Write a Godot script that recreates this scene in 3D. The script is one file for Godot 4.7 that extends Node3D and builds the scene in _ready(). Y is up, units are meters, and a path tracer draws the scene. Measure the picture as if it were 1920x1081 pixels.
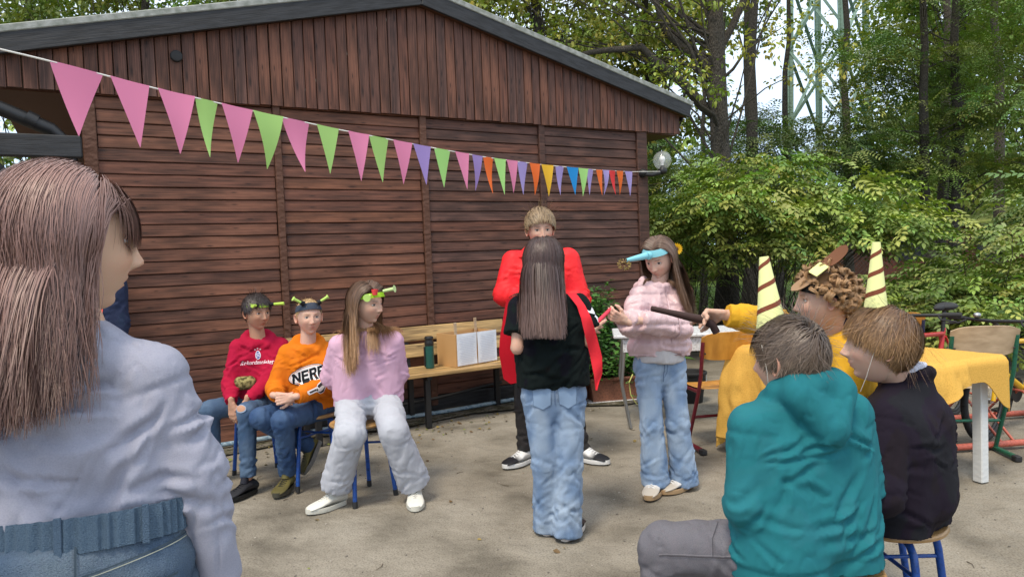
extends Node3D
# The place: a school yard beside a dark stained timber hut, children in paper headgear, a wood behind.
# World: x right, y up, z towards the photographer, metres.

var rng := RandomNumberGenerator.new()
var M := {}
var used := {}
var leaf_meshes := {}

func _ready():
	rng.seed = 7
	var cam := Camera3D.new()
	cam.name = "camera"
	cam.fov = 43.94
	cam.near = 0.05
	cam.far = 400.0
	var pitch := deg_to_rad(2.6)
	var roll := deg_to_rad(2.25)
	var fw := Vector3(0, -sin(pitch), -cos(pitch))
	var up := Vector3(0, cos(pitch), -sin(pitch))
	var rt := Vector3(1, 0, 0)
	cam.transform = Transform3D(Basis(rt * cos(roll) - up * sin(roll), rt * sin(roll) + up * cos(roll), -fw), Vector3(0, 1.38, 0))
	add_child(cam)
	var env := Environment.new()
	env.background_mode = Environment.BG_SKY
	env.tonemap_mode = Environment.TONE_MAPPER_LINEAR
	env.tonemap_exposure = 2.0
	var sky := Sky.new()
	var sm := ProceduralSkyMaterial.new()
	sm.sky_top_color = Color(0.84, 0.87, 0.91)
	sm.sky_horizon_color = Color(0.66, 0.77, 0.89)
	sm.sky_curve = 0.2
	sm.ground_bottom_color = Color(0.4, 0.38, 0.34)
	sm.ground_horizon_color = Color(0.7, 0.7, 0.68)
	sm.sky_energy_multiplier = 1.0
	sky.sky_material = sm
	env.sky = sky
	env.sdfgi_enabled = true
	env.ssao_enabled = true
	env.ssil_enabled = true
	var we := WorldEnvironment.new()
	we.name = "world_environment"
	we.environment = env
	add_child(we)
	var sun := DirectionalLight3D.new()
	sun.name = "sun"
	sun.light_energy = 0.48
	sun.light_color = Color(1.0, 0.95, 0.87)
	sun.light_angular_distance = 14.0
	sun.shadow_enabled = true
	sun.transform = Transform3D(Basis.looking_at(Vector3(0.25, -1.0, -0.5), Vector3.UP), Vector3(0, 12, 0))
	add_child(sun)
	materials()
	ground()
	hut()
	neighbour()
	bench_and_things()
	planters()
	furniture()
	bicycles()
	wood_behind()
	bunting()
	people()
	ground_litter()

# ---------------------------------------------------------------- naming
func numbered(called: String) -> String:
	if not used.has(called):
		used[called] = 0
		return called
	used[called] += 1
	return "%s_%03d" % [called, used[called]]

func tag(o: Node, label := "", category := "", group := "", kind := "") -> Node:
	if label:
		o.set_meta("label", label)
	if category:
		o.set_meta("category", category)
	if group:
		o.set_meta("group", group)
	if kind:
		o.set_meta("kind", kind)
	return o

func thing(called: String, label: String, category: String, at := Vector3.ZERO, turn := 0.0, group := "") -> Node3D:
	var o := Node3D.new()
	o.name = numbered(called)
	o.position = at
	o.rotation.y = turn
	add_child(o)
	tag(o, label, category, group)
	return o

# a mesh under a thing; world = true: its vertices are world coordinates
func put(called: String, mesh: Mesh, mat: Material, parent: Node3D, xf := Transform3D(), world := false) -> MeshInstance3D:
	var o := MeshInstance3D.new()
	o.name = numbered(called) if parent == self else called
	o.mesh = mesh
	o.transform = xf
	if world and parent != self:
		o.transform = to_root(parent).affine_inverse()
	if mat:
		o.material_override = mat
	parent.add_child(o, true)
	return o

func to_root(n: Node3D) -> Transform3D:
	var t := n.transform
	var p = n.get_parent()
	while p != self and p != null:
		t = p.transform * t
		p = p.get_parent()
	return t

# ---------------------------------------------------------------- a mesh being collected
class Buf:
	var v := PackedVector3Array()
	var n := PackedVector3Array()
	var c := PackedColorArray()
	var i := PackedInt32Array()
	var col := Color.WHITE

	func poly(p: Array, nn: Vector3):
		var s := v.size()
		for q in p:
			v.append(q)
			n.append(nn)
			c.append(col)
		var flip: bool = (p[1] - p[0]).cross(p[2] - p[0]).dot(nn) > 0.0
		for k in range(1, p.size() - 1):
			i.append(s)
			i.append(s + (k + 1 if flip else k))
			i.append(s + (k if flip else k + 1))

	# a box with chamfered edges
	func box(at: Vector3, size: Vector3, ch := 0.004, b := Basis.IDENTITY):
		var h := size * 0.5
		ch = minf(ch, minf(h.x, minf(h.y, h.z)) * 0.9)
		for a in 3:
			var a1 := (a + 1) % 3
			var a2 := (a + 2) % 3
			for s in [-1.0, 1.0]:
				var nn := Vector3.ZERO
				nn[a] = s
				var q := []
				for t in [[-1, -1], [1, -1], [1, 1], [-1, 1]]:
					var p := Vector3.ZERO
					p[a] = s * h[a]
					p[a1] = t[0] * (h[a1] - ch)
					p[a2] = t[1] * (h[a2] - ch)
					q.append(at + b * p)
				poly(q, b * nn)
			if ch > 0.0:
				for s in [[-1, -1], [1, -1], [1, 1], [-1, 1]]:
					var nn := Vector3.ZERO
					nn[a1] = s[0]
					nn[a2] = s[1]
					nn = nn.normalized()
					var q := []
					for t in [[-1, 0], [1, 0], [1, 1], [-1, 1]]:
						var p := Vector3.ZERO
						p[a] = t[0] * (h[a] - ch)
						p[a1] = s[0] * (h[a1] - (ch if t[1] else 0.0))
						p[a2] = s[1] * (h[a2] - (0.0 if t[1] else ch))
						q.append(at + b * p)
					poly(q, b * nn)

	# a box between two points
	func bar(a: Vector3, e: Vector3, w: float, d: float, ch := 0.004, side := Vector3.ZERO):
		var y := (e - a).normalized()
		var x := side if side != Vector3.ZERO else (Vector3.RIGHT if absf(y.x) < 0.8 else Vector3.BACK)
		x = (x - y * x.dot(y)).normalized()
		box((a + e) * 0.5, Vector3(w, (e - a).length(), d), ch, Basis(x, y, x.cross(y)))

	# a tube along points, radii one per point
	func tube(p: Array, r: Array, seg := 10, caps := true):
		var m := p.size()
		var s := v.size()
		var t0: Vector3 = (p[1] - p[0]).normalized()
		var x: Vector3 = (Vector3.UP if absf(t0.y) < 0.9 else Vector3.RIGHT)
		x = (x - t0 * x.dot(t0)).normalized()
		for k in m:
			var t: Vector3 = (p[mini(k + 1, m - 1)] - p[maxi(k - 1, 0)]).normalized()
			x = (x - t * x.dot(t)).normalized()
			var y := t.cross(x)
			var rr: float = r[mini(k, r.size() - 1)]
			for q in seg:
				var a := TAU * q / seg
				var d := x * cos(a) + y * sin(a)
				v.append(p[k] + d * rr)
				n.append(d)
				c.append(col)
		for k in m - 1:
			for q in seg:
				var a := s + k * seg + q
				var b := s + k * seg + (q + 1) % seg
				i.append_array(PackedInt32Array([a, a + seg, b, b, a + seg, b + seg]))
		if caps:
			for e in [0, m - 1]:
				var t: Vector3 = (p[1] - p[0]).normalized() * -1.0 if e == 0 else (p[m - 1] - p[m - 2]).normalized()
				var q := []
				for k in seg:
					q.append(v[s + e * seg + k])
				poly(q, t)

	# turned shape: profile of Vector2(radius, height) about axis y of basis b
	func lathe(at: Vector3, prof: Array, seg := 24, b := Basis.IDENTITY, squash := 1.0):
		var s := v.size()
		var m := prof.size()
		for k in m:
			var p: Vector2 = prof[k]
			var t: Vector2 = (prof[mini(k + 1, m - 1)] - prof[maxi(k - 1, 0)])
			var nn := Vector2(t.y, -t.x).normalized()
			for q in seg:
				var a := TAU * q / seg
				v.append(at + b * Vector3(cos(a) * p.x, p.y, sin(a) * p.x * squash))
				n.append((b * Vector3(cos(a) * nn.x, nn.y, sin(a) * nn.x)).normalized())
				c.append(col)
		for k in m - 1:
			for q in seg:
				var a := s + k * seg + q
				var e := s + k * seg + (q + 1) % seg
				i.append_array(PackedInt32Array([a, e, a + seg, e, e + seg, a + seg]))

	func ball(at: Vector3, r: Vector3, b := Basis.IDENTITY, seg := 14, rings := 9):
		var s := v.size()
		for k in rings + 1:
			var th := PI * k / rings
			for q in seg:
				var a := TAU * q / seg
				var d := Vector3(sin(th) * cos(a), cos(th), sin(th) * sin(a))
				v.append(at + b * (d * r))
				n.append((b * (d / r)).normalized())
				c.append(col)
		for k in rings:
			for q in seg:
				var a := s + k * seg + q
				var e := s + k * seg + (q + 1) % seg
				i.append_array(PackedInt32Array([a, a + seg, e, e, a + seg, e + seg]))

	# a grid of points rows x cols with smooth normals; both sides are drawn
	func grid(p: Array, rows: int, cols: int, thick := 0.0):
		var s := v.size()
		for k in rows:
			for q in cols:
				var du: Vector3 = p[k * cols + mini(q + 1, cols - 1)] - p[k * cols + maxi(q - 1, 0)]
				var dv: Vector3 = p[mini(k + 1, rows - 1) * cols + q] - p[maxi(k - 1, 0) * cols + q]
				v.append(p[k * cols + q])
				n.append(du.cross(dv).normalized())
				c.append(col)
		for k in rows - 1:
			for q in cols - 1:
				var a := s + k * cols + q
				i.append_array(PackedInt32Array([a, a + cols, a + 1, a + 1, a + cols, a + cols + 1]))
		if thick > 0.0:
			var t := v.size()
			for k in rows * cols:
				v.append(v[s + k] - n[s + k] * thick)
				n.append(-n[s + k])
				c.append(col)
			for k in rows - 1:
				for q in cols - 1:
					var a := t + k * cols + q
					i.append_array(PackedInt32Array([a, a + 1, a + cols, a + 1, a + cols + 1, a + cols]))
			var ring := []
			for q in cols:
				ring.append(q)
			for k in range(1, rows):
				ring.append(k * cols + cols - 1)
			for q in range(cols - 2, -1, -1):
				ring.append((rows - 1) * cols + q)
			for k in range(rows - 2, 0, -1):
				ring.append(k * cols)
			for k in ring.size():
				var a: int = ring[k]
				var b: int = ring[(k + 1) % ring.size()]
				var mid := (v[s + a] + v[t + b]) * 0.5
				var nn := (v[s + b] - v[s + a]).cross(n[s + a]).normalized()
				poly([v[s + a], v[s + b], v[t + b], v[t + a]], nn)

	func smooth(from := 0, ifrom := 0):
		for k in range(from, v.size()):
			n[k] = Vector3.ZERO
		for k in range(ifrom, i.size(), 3):
			var f := (v[i[k + 2]] - v[i[k]]).cross(v[i[k + 1]] - v[i[k]])
			n[i[k]] += f
			n[i[k + 1]] += f
			n[i[k + 2]] += f
		for k in range(from, v.size()):
			n[k] = n[k].normalized() if n[k].length_squared() > 1e-20 else Vector3.UP

	func done() -> ArrayMesh:
		var a := []
		a.resize(Mesh.ARRAY_MAX)
		a[Mesh.ARRAY_VERTEX] = v
		a[Mesh.ARRAY_NORMAL] = n
		a[Mesh.ARRAY_COLOR] = c
		a[Mesh.ARRAY_INDEX] = i
		var m := ArrayMesh.new()
		m.add_surface_from_arrays(Mesh.PRIMITIVE_TRIANGLES, a)
		return m

func lin(r: float, g: float, b: float) -> Color:   # a linear base colour as the sRGB colour materials want
	return Color(r, g, b).linear_to_srgb()

func srgb(r: int, g: int, b: int) -> Color:         # an sRGB colour as the linear one vertex colours want
	return Color(r / 255.0, g / 255.0, b / 255.0).srgb_to_linear()
# ---------------------------------------------------------------- materials
func noise_tex(size: int, freq: float, seed_: int, as_normal := false, bump := 4.0, type := FastNoiseLite.TYPE_SIMPLEX_SMOOTH, oct := 4, ramp: Gradient = null) -> NoiseTexture2D:
	var f := FastNoiseLite.new()
	f.noise_type = type
	f.frequency = freq
	f.seed = seed_
	f.fractal_octaves = oct
	var t := NoiseTexture2D.new()
	t.width = size
	t.height = size
	t.seamless = true
	t.noise = f
	t.as_normal_map = as_normal
	t.bump_strength = bump
	if ramp:
		t.color_ramp = ramp
	return t

func ramp(stops: Array) -> Gradient:
	var g := Gradient.new()
	var o := PackedFloat32Array()
	var c := PackedColorArray()
	for s in stops:
		o.append(s[0])
		c.append(s[1])
	g.offsets = o
	g.colors = c
	return g

func mat(col: Color, rough := 0.8, spec := 0.5, vc := false) -> StandardMaterial3D:
	var m := StandardMaterial3D.new()
	m.albedo_color = col
	m.roughness = rough
	m.metallic_specular = spec
	m.vertex_color_use_as_albedo = vc
	return m

func tri(m: StandardMaterial3D, scale: Vector3, normal: Texture2D = null, strength := 1.0, albedo: Texture2D = null, world := false) -> StandardMaterial3D:
	m.uv1_triplanar = true
	m.uv1_world_triplanar = world
	m.uv1_scale = scale
	if normal:
		m.normal_enabled = true
		m.normal_texture = normal
		m.normal_scale = strength
	if albedo:
		m.albedo_texture = albedo
	return m

func materials():
	# grain that runs along the boards: stretched noise with darker streaks and knots
	var w := 512
	var h := 256
	var grain := FastNoiseLite.new()
	grain.seed = 3
	grain.frequency = 0.02
	grain.fractal_octaves = 4
	var blot := FastNoiseLite.new()
	blot.seed = 9
	blot.frequency = 0.012
	var im := Image.create(w, h, false, Image.FORMAT_RGB8)
	var bm := Image.create(w, h, false, Image.FORMAT_RGB8)
	var knots := []
	for k in 16:
		knots.append(Vector3(rng.randf() * w, rng.randf() * h, rng.randf_range(3.0, 7.0)))
	for y in h:
		for x in w:
			var fx := TAU * x / w
			var wob := grain.get_noise_3d(cos(fx) * 18.0, sin(fx) * 18.0, y * 0.5) * 3.0
			var g := grain.get_noise_3d(cos(fx) * 25.0, sin(fx) * 25.0, (y + wob) * 9.0)
			var l := blot.get_noise_3d(cos(fx) * 60.0, sin(fx) * 60.0, y * 1.2)
			var t := 0.8 + g * 0.32 + l * 0.3
			for q in knots:
				var dx: float = absf(x - q.x)
				dx = minf(dx, w - dx) / (q.z * 1.6)
				var dy: float = (y - q.y) / q.z
				var d := dx * dx + dy * dy
				if d < 4.0:
					t *= 1.0 - 0.5 * exp(-d * 1.3)
			t = clampf(t, 0.15, 1.0)
			im.set_pixel(x, y, Color(t, t, t))
			var b := clampf(0.5 + g * 0.5, 0.0, 1.0)
			bm.set_pixel(x, y, Color(b, b, b))
	bm.bump_map_to_normal_map(3.0)
	var wood := ImageTexture.create_from_image(im)
	var woodn := ImageTexture.create_from_image(bm)
	M.wood_tex = wood
	var fine := noise_tex(512, 0.06, 11, true, 3.0)
	var weave := noise_tex(256, 0.22, 12, true, 5.0, FastNoiseLite.TYPE_SIMPLEX, 3)
	var fleece := noise_tex(512, 0.05, 14, true, 8.0, FastNoiseLite.TYPE_SIMPLEX, 5)
	var crease := noise_tex(512, 0.012, 15, true, 10.0, FastNoiseLite.TYPE_SIMPLEX_SMOOTH, 3)
	M.boards = []
	var tints := [lin(0.202, 0.083, 0.049), lin(0.172, 0.073, 0.046), lin(0.152, 0.067, 0.046), lin(0.216, 0.089, 0.051), lin(0.124, 0.059, 0.042), lin(0.228, 0.091, 0.049), lin(0.143, 0.069, 0.051), lin(0.189, 0.075, 0.046)]
	for k in tints.size():
		var m := tri(mat(tints[k], 0.62, 0.4), Vector3(0.55, 3.4, 3.4), woodn, 0.7, wood)
		m.uv1_offset = Vector3(k * 0.37, k * 0.713, k * 0.29)
		M.boards.append(m)
	M.post = tri(mat(lin(0.10, 0.044, 0.026), 0.62, 0.4), Vector3(3.4, 0.5, 3.4), woodn, 0.5)
	M.blackwood = tri(mat(lin(0.021, 0.022, 0.025), 0.6), Vector3(0.5, 4.0, 4.0), woodn, 0.9, noise_tex(256, 0.03, 33, false, 1.0, FastNoiseLite.TYPE_SIMPLEX, 4, ramp([[0.0, Color(0.55, 0.55, 0.55)], [0.6, Color(1, 1, 1)], [1.0, Color(1.6, 1.6, 1.6)]])))
	M.zinc = tri(mat(lin(0.36, 0.37, 0.35), 0.6), Vector3(2, 2, 2), fine, 0.3, noise_tex(256, 0.02, 34, false, 1.0, FastNoiseLite.TYPE_SIMPLEX, 4, ramp([[0.0, Color(0.7, 0.72, 0.68)], [1.0, Color(1, 1, 1)]])))
	M.pine = []
	for k in 3:
		var m := tri(mat([lin(0.62, 0.40, 0.16), lin(0.66, 0.45, 0.20), lin(0.58, 0.36, 0.14)][k], 0.5), Vector3(0.5, 3.5, 3.5), woodn, 0.35, wood)
		m.uv1_offset = Vector3(k * 0.31, k * 0.2, k * 0.57)
		M.pine.append(m)
	M.ply = tri(mat(lin(0.62, 0.36, 0.14), 0.38), Vector3(0.8, 2.5, 2.5), woodn, 0.15, wood)
	M.orange_ply = tri(mat(lin(0.66, 0.31, 0.05), 0.33), Vector3(2.0, 0.8, 2.0), woodn, 0.1, noise_tex(256, 0.02, 21, false, 1.0, FastNoiseLite.TYPE_SIMPLEX, 4, ramp([[0.0, Color(0.78, 0.74, 0.7)], [1.0, Color(1, 1, 1)]])))
	M.pale_ply = tri(mat(lin(0.58, 0.43, 0.28), 0.4), Vector3(0.9, 2.5, 2.5), woodn, 0.15, noise_tex(256, 0.03, 22, false, 1.0, FastNoiseLite.TYPE_SIMPLEX, 4, ramp([[0.0, Color(0.8, 0.78, 0.75)], [1.0, Color(1, 1, 1)]])))
	var paint := noise_tex(256, 0.03, 23, false, 1.0, FastNoiseLite.TYPE_SIMPLEX, 5, ramp([[0.0, Color(0.6, 0.58, 0.55)], [0.4, Color(0.93, 0.93, 0.93)], [1.0, Color(1, 1, 1)]]))
	M.blue = tri(mat(lin(0.012, 0.075, 0.33), 0.33), Vector3(5, 5, 5), fine, 0.15, paint)
	M.navy = tri(mat(lin(0.018, 0.03, 0.08), 0.4), Vector3(5, 5, 5), fine, 0.15, paint)
	M.wine = tri(mat(lin(0.16, 0.012, 0.025), 0.35), Vector3(5, 5, 5), fine, 0.15, paint)
	M.green = tri(mat(lin(0.012, 0.12, 0.07), 0.35), Vector3(5, 5, 5), fine, 0.15, paint)
	M.rubber = tri(mat(lin(0.018, 0.018, 0.019), 0.75), Vector3(12, 12, 12), fine, 0.4)
	M.black = mat(lin(0.012, 0.012, 0.013), 0.45)
	M.chrome = mat(lin(0.42, 0.42, 0.41), 0.32)
	M.chrome.metallic = 0.9
	M.white = tri(mat(lin(0.72, 0.73, 0.74), 0.4), Vector3(4, 4, 4), fine, 0.1, paint)
	M.whitewood = tri(mat(lin(0.62, 0.63, 0.62), 0.55), Vector3(4, 1, 4), woodn, 0.2)
	M.terra = tri(mat(lin(0.26, 0.105, 0.06), 0.8), Vector3(5, 5, 5), fine, 0.5, paint)
	M.card = tri(mat(lin(0.52, 0.30, 0.12), 0.85), Vector3(6, 6, 6), fine, 0.15)
	M.paper = tri(mat(lin(0.74, 0.76, 0.80), 0.8), Vector3(4, 4, 4), crease, 0.25)
	M.coral = tri(mat(lin(0.52, 0.12, 0.075), 0.5), Vector3(5, 5, 5), fine, 0.2, paint)
	M.redpaint = tri(mat(lin(0.45, 0.02, 0.02), 0.3), Vector3(5, 5, 5), fine, 0.1)
	M.yellowpaint = tri(mat(lin(0.66, 0.38, 0.01), 0.3), Vector3(5, 5, 5), fine, 0.1)
	M.steelgreen = tri(mat(lin(0.20, 0.31, 0.25), 0.7), Vector3(1, 1, 1), fine, 0.2, paint)
	M.bottle = mat(lin(0.012, 0.085, 0.07), 0.35)
	M.pole = tri(mat(lin(0.36, 0.45, 0.52), 0.6), Vector3(3, 3, 3), fine, 0.4, noise_tex(256, 0.02, 24, false, 1.0, FastNoiseLite.TYPE_SIMPLEX, 4, ramp([[0.0, Color(0.25, 0.4, 0.55)], [0.5, Color(0.9, 0.92, 0.9)], [1.0, Color(1, 1, 1)]])))
	M.glass = mat(Color(0.95, 0.97, 0.97, 0.16), 0.05)
	M.glass.transparency = BaseMaterial3D.TRANSPARENCY_ALPHA
	M.milk = mat(lin(0.8, 0.8, 0.78), 0.3)
	# cloth and skin: the colour is in the vertices
	M.cloth = tri(mat(Color.WHITE, 0.9, 0.3, true), Vector3(9, 9, 9), weave, 0.55)
	M.denim = tri(mat(Color.WHITE, 0.85, 0.3, true), Vector3(7, 7, 7), weave, 0.9, noise_tex(512, 0.08, 25, false, 1.0, FastNoiseLite.TYPE_SIMPLEX, 5, ramp([[0.0, Color(0.72, 0.75, 0.8)], [0.55, Color(1, 1, 1)], [1.0, Color(1, 1, 1)]])))
	M.jersey = tri(mat(Color.WHITE, 0.9, 0.3, true), Vector3(9, 9, 9), weave, 0.3, noise_tex(512, 0.05, 26, false, 1.0, FastNoiseLite.TYPE_SIMPLEX, 5, ramp([[0.0, Color(0.93, 0.93, 0.94)], [0.6, Color(1, 1, 1)], [1.0, Color(1, 1, 1)]])))
	M.nylon = tri(mat(Color.WHITE, 0.42, 0.5, true), Vector3(5, 5, 5), crease, 0.55)
	M.rain = tri(mat(Color.WHITE, 0.6, 0.4, true), Vector3(4, 4, 4), crease, 0.35)
	M.fleece = tri(mat(lin(0.66, 0.385, 0.085), 0.95, 0.2), Vector3(5, 5, 5), fleece, 0.6, noise_tex(512, 0.03, 27, false, 1.0, FastNoiseLite.TYPE_SIMPLEX, 5, ramp([[0.0, Color(0.86, 0.84, 0.78)], [0.5, Color(1, 1, 1)], [1.0, Color(1, 1, 1)]])))
	M.skin = tri(mat(Color.WHITE, 0.55, 0.4, true), Vector3(14, 14, 14), fine, 0.12)
	M.skin.subsurf_scatter_enabled = true
	M.skin.subsurf_scatter_strength = 0.12
	M.hair = mat(Color.WHITE, 0.42, 0.5, true)
	M.plain = mat(Color.WHITE, 0.7, 0.4, true)
	M.shoe = tri(mat(Color.WHITE, 0.55, 0.4, true), Vector3(12, 12, 12), fine, 0.3)
	M.print = mat(Color.WHITE, 0.7, 0.3, true)
	# foliage
	M.leaf = mat(Color.WHITE, 0.5, 0.4, true)
	M.leaf.backlight_enabled = true
	M.leaf.backlight = Color(0.55, 0.62, 0.2)
	M.bark = tri(mat(lin(0.082, 0.07, 0.056), 0.95), Vector3(3, 1.0, 3), noise_tex(512, 0.03, 28, true, 14.0, FastNoiseLite.TYPE_SIMPLEX, 5), 1.0, noise_tex(512, 0.03, 28, false, 1.0, FastNoiseLite.TYPE_SIMPLEX, 5, ramp([[0.0, Color(0.45, 0.43, 0.4)], [0.6, Color(1, 1, 1)], [1.0, Color(1.0, 1.0, 0.95)]])), true)
	M.twig = mat(lin(0.045, 0.036, 0.026), 0.9)
	M.soil = mat(lin(0.035, 0.026, 0.018), 0.95)
	# trodden sandy ground: broad patches, grit and a relief of small lumps
	var dirt := noise_tex(1024, 0.006, 41, false, 1.0, FastNoiseLite.TYPE_SIMPLEX, 7, ramp([[0.0, lin(0.125, 0.11, 0.087)], [0.35, lin(0.215, 0.191, 0.153)], [0.6, lin(0.262, 0.234, 0.19)], [1.0, lin(0.31, 0.279, 0.23)]]))
	M.dirt = tri(mat(Color.WHITE, 0.95, 0.3), Vector3(0.21, 0.21, 0.21), noise_tex(1024, 0.02, 42, true, 8.0, FastNoiseLite.TYPE_SIMPLEX, 7), 0.5, dirt, true)
	var grit := noise_tex(512, 0.11, 43, false, 1.0, FastNoiseLite.TYPE_SIMPLEX, 4, ramp([[0.0, Color(0.7, 0.69, 0.67)], [0.33, Color(0.92, 0.92, 0.91)], [0.5, Color(1, 1, 1)], [1.0, Color(1, 1, 1)]]))
	M.dirt.detail_enabled = true
	M.dirt.detail_blend_mode = BaseMaterial3D.BLEND_MODE_MUL
	M.dirt.detail_uv_layer = BaseMaterial3D.DETAIL_UV_2
	M.dirt.uv2_triplanar = true
	M.dirt.uv2_world_triplanar = true
	M.dirt.uv2_scale = Vector3(1.3, 1.3, 1.3)
	M.dirt.detail_albedo = grit
	M.humus = tri(mat(Color.WHITE, 0.95, 0.3), Vector3(0.5, 0.5, 0.5), noise_tex(512, 0.06, 44, true, 12.0, FastNoiseLite.TYPE_SIMPLEX, 5), 1.0, noise_tex(512, 0.03, 45, false, 1.0, FastNoiseLite.TYPE_SIMPLEX, 6, ramp([[0.0, lin(0.05, 0.042, 0.03)], [0.5, lin(0.11, 0.095, 0.07)], [1.0, lin(0.2, 0.18, 0.13)]])), true)
	M.grassy = tri(mat(Color.WHITE, 0.95, 0.3), Vector3(0.3, 0.3, 0.3), noise_tex(512, 0.06, 44, true, 12.0, FastNoiseLite.TYPE_SIMPLEX, 5), 1.0, noise_tex(512, 0.03, 46, false, 1.0, FastNoiseLite.TYPE_SIMPLEX, 6, ramp([[0.0, lin(0.06, 0.09, 0.02)], [0.5, lin(0.12, 0.2, 0.04)], [1.0, lin(0.2, 0.27, 0.08)]])), true)
	M.mossy = tri(mat(Color.WHITE, 0.95, 0.3), Vector3(0.6, 0.6, 0.6), noise_tex(512, 0.06, 44, true, 12.0, FastNoiseLite.TYPE_SIMPLEX, 5), 1.0, noise_tex(512, 0.02, 47, false, 1.0, FastNoiseLite.TYPE_SIMPLEX, 6, ramp([[0.0, lin(0.06, 0.055, 0.035)], [0.4, lin(0.12, 0.11, 0.07)], [0.6, lin(0.17, 0.15, 0.115)], [1.0, lin(0.22, 0.2, 0.165)]])), true)
	M.wire = mat(lin(0.05, 0.05, 0.045), 0.7)
	M.string = mat(lin(0.75, 0.73, 0.68), 0.9)
	M.redbrick = tri(mat(lin(0.16, 0.05, 0.035), 0.9), Vector3(1, 1, 1), fine, 0.4)
	M.moss = tri(mat(lin(0.24, 0.27, 0.06), 0.95), Vector3(1, 1, 1), fine, 0.6)

# ---------------------------------------------------------------- ground
var ground_noise := FastNoiseLite.new()

func ground_y(x: float, z: float) -> float:
	if absf(x) > 9.0 or z < -9.0 or z > 4.0:
		return 0.0
	return ground_noise.get_noise_2d(x * 1.0, z * 1.0) * 0.012 + ground_noise.get_noise_2d(x * 6.0 + 40.0, z * 6.0) * 0.004 - 0.004

func ground():
	ground_noise.seed = 5
	ground_noise.frequency = 0.5
	ground_noise.fractal_octaves = 3
	var xs := []
	var q := -9.6
	xs.append_array([-160.0, -60.0, -20.0])
	while q <= 9.6:
		xs.append(q)
		q += 0.08
	xs.append_array([20.0, 60.0, 160.0])
	var zs := [-200.0, -60.0, -20.0]
	q = -9.6
	while q <= 4.4:
		zs.append(q)
		q += 0.08
	zs.append_array([20.0, 60.0, 120.0])
	var p := []
	for z in zs:
		for x in xs:
			p.append(Vector3(x, ground_y(x, z), z))
	var b := Buf.new()
	b.grid(p, zs.size(), xs.size())
	tag(put("ground", b.done(), M.dirt, self), "", "", "", "structure")
	sheet("woodland_floor", M.humus, [Vector2(2.4, -9.6), Vector2(4.4, -8.9), Vector2(9.4, -8.2), Vector2(20, -8.8), Vector2(60, -20), Vector2(60, -90), Vector2(-60, -90), Vector2(-40, -14), Vector2(-8, -13), Vector2(1.0, -12.5)], 0.006)
	var hx := hut_xf()
	var edge := []
	for e in [Vector2(-2.6, 0.02), Vector2(-2.6, 0.3), Vector2(-1.6, 0.42), Vector2(-0.9, 0.30), Vector2(-0.2, 0.46), Vector2(0.5, 0.36), Vector2(1.1, 0.52), Vector2(1.7, 0.95), Vector2(2.5, 1.0), Vector2(3.2, 0.5), Vector2(3.4, -0.6), Vector2(2.9, -0.6), Vector2(2.9, 0.02)]:
		var w: Vector3 = hx * Vector3(e.x, 0, e.y)
		edge.append(Vector2(w.x, w.z))
	sheet("mossy_ground", M.mossy, edge, 0.014)
	sheet("lawn", M.grassy, [Vector2(2.0, -13.4), Vector2(12, -12.2), Vector2(26, -16), Vector2(24, -30), Vector2(-4, -30)], 0.012)

func sheet(called: String, m: Material, outline: Array, y: float):
	var pts := PackedVector2Array()
	for k in outline.size():
		var a: Vector2 = outline[k]
		var e: Vector2 = outline[(k + 1) % outline.size()]
		var steps := int(clampf(a.distance_to(e) / 0.25, 1, 60))
		for s in steps:
			var w := a.lerp(e, float(s) / steps)
			pts.append(w + Vector2(rng.randf_range(-1, 1), rng.randf_range(-1, 1)) * minf(0.12, a.distance_to(e) * 0.02))
	var b := Buf.new()
	var t := Geometry2D.triangulate_polygon(pts)
	for k in range(0, t.size(), 3):
		b.poly([Vector3(pts[t[k]].x, y, pts[t[k]].y), Vector3(pts[t[k + 1]].x, y, pts[t[k + 1]].y), Vector3(pts[t[k + 2]].x, y, pts[t[k + 2]].y)], Vector3.UP)
	tag(put(called, b.done(), m, self), "", "", "", "structure")

# ---------------------------------------------------------------- the hut; its own axes: x along the front, y up, z out of the front
const HUT_AT := Vector3(-0.992, 0.0, -6.298)
const HUT_TURN := 0.5309

func hut_xf() -> Transform3D:
	return Transform3D(Basis(Vector3.UP, HUT_TURN), HUT_AT)

func roof_y(s: float) -> float:   # underside of the roof over the gable
	return 3.60 - absf(s - 0.27) * 0.2455

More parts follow.
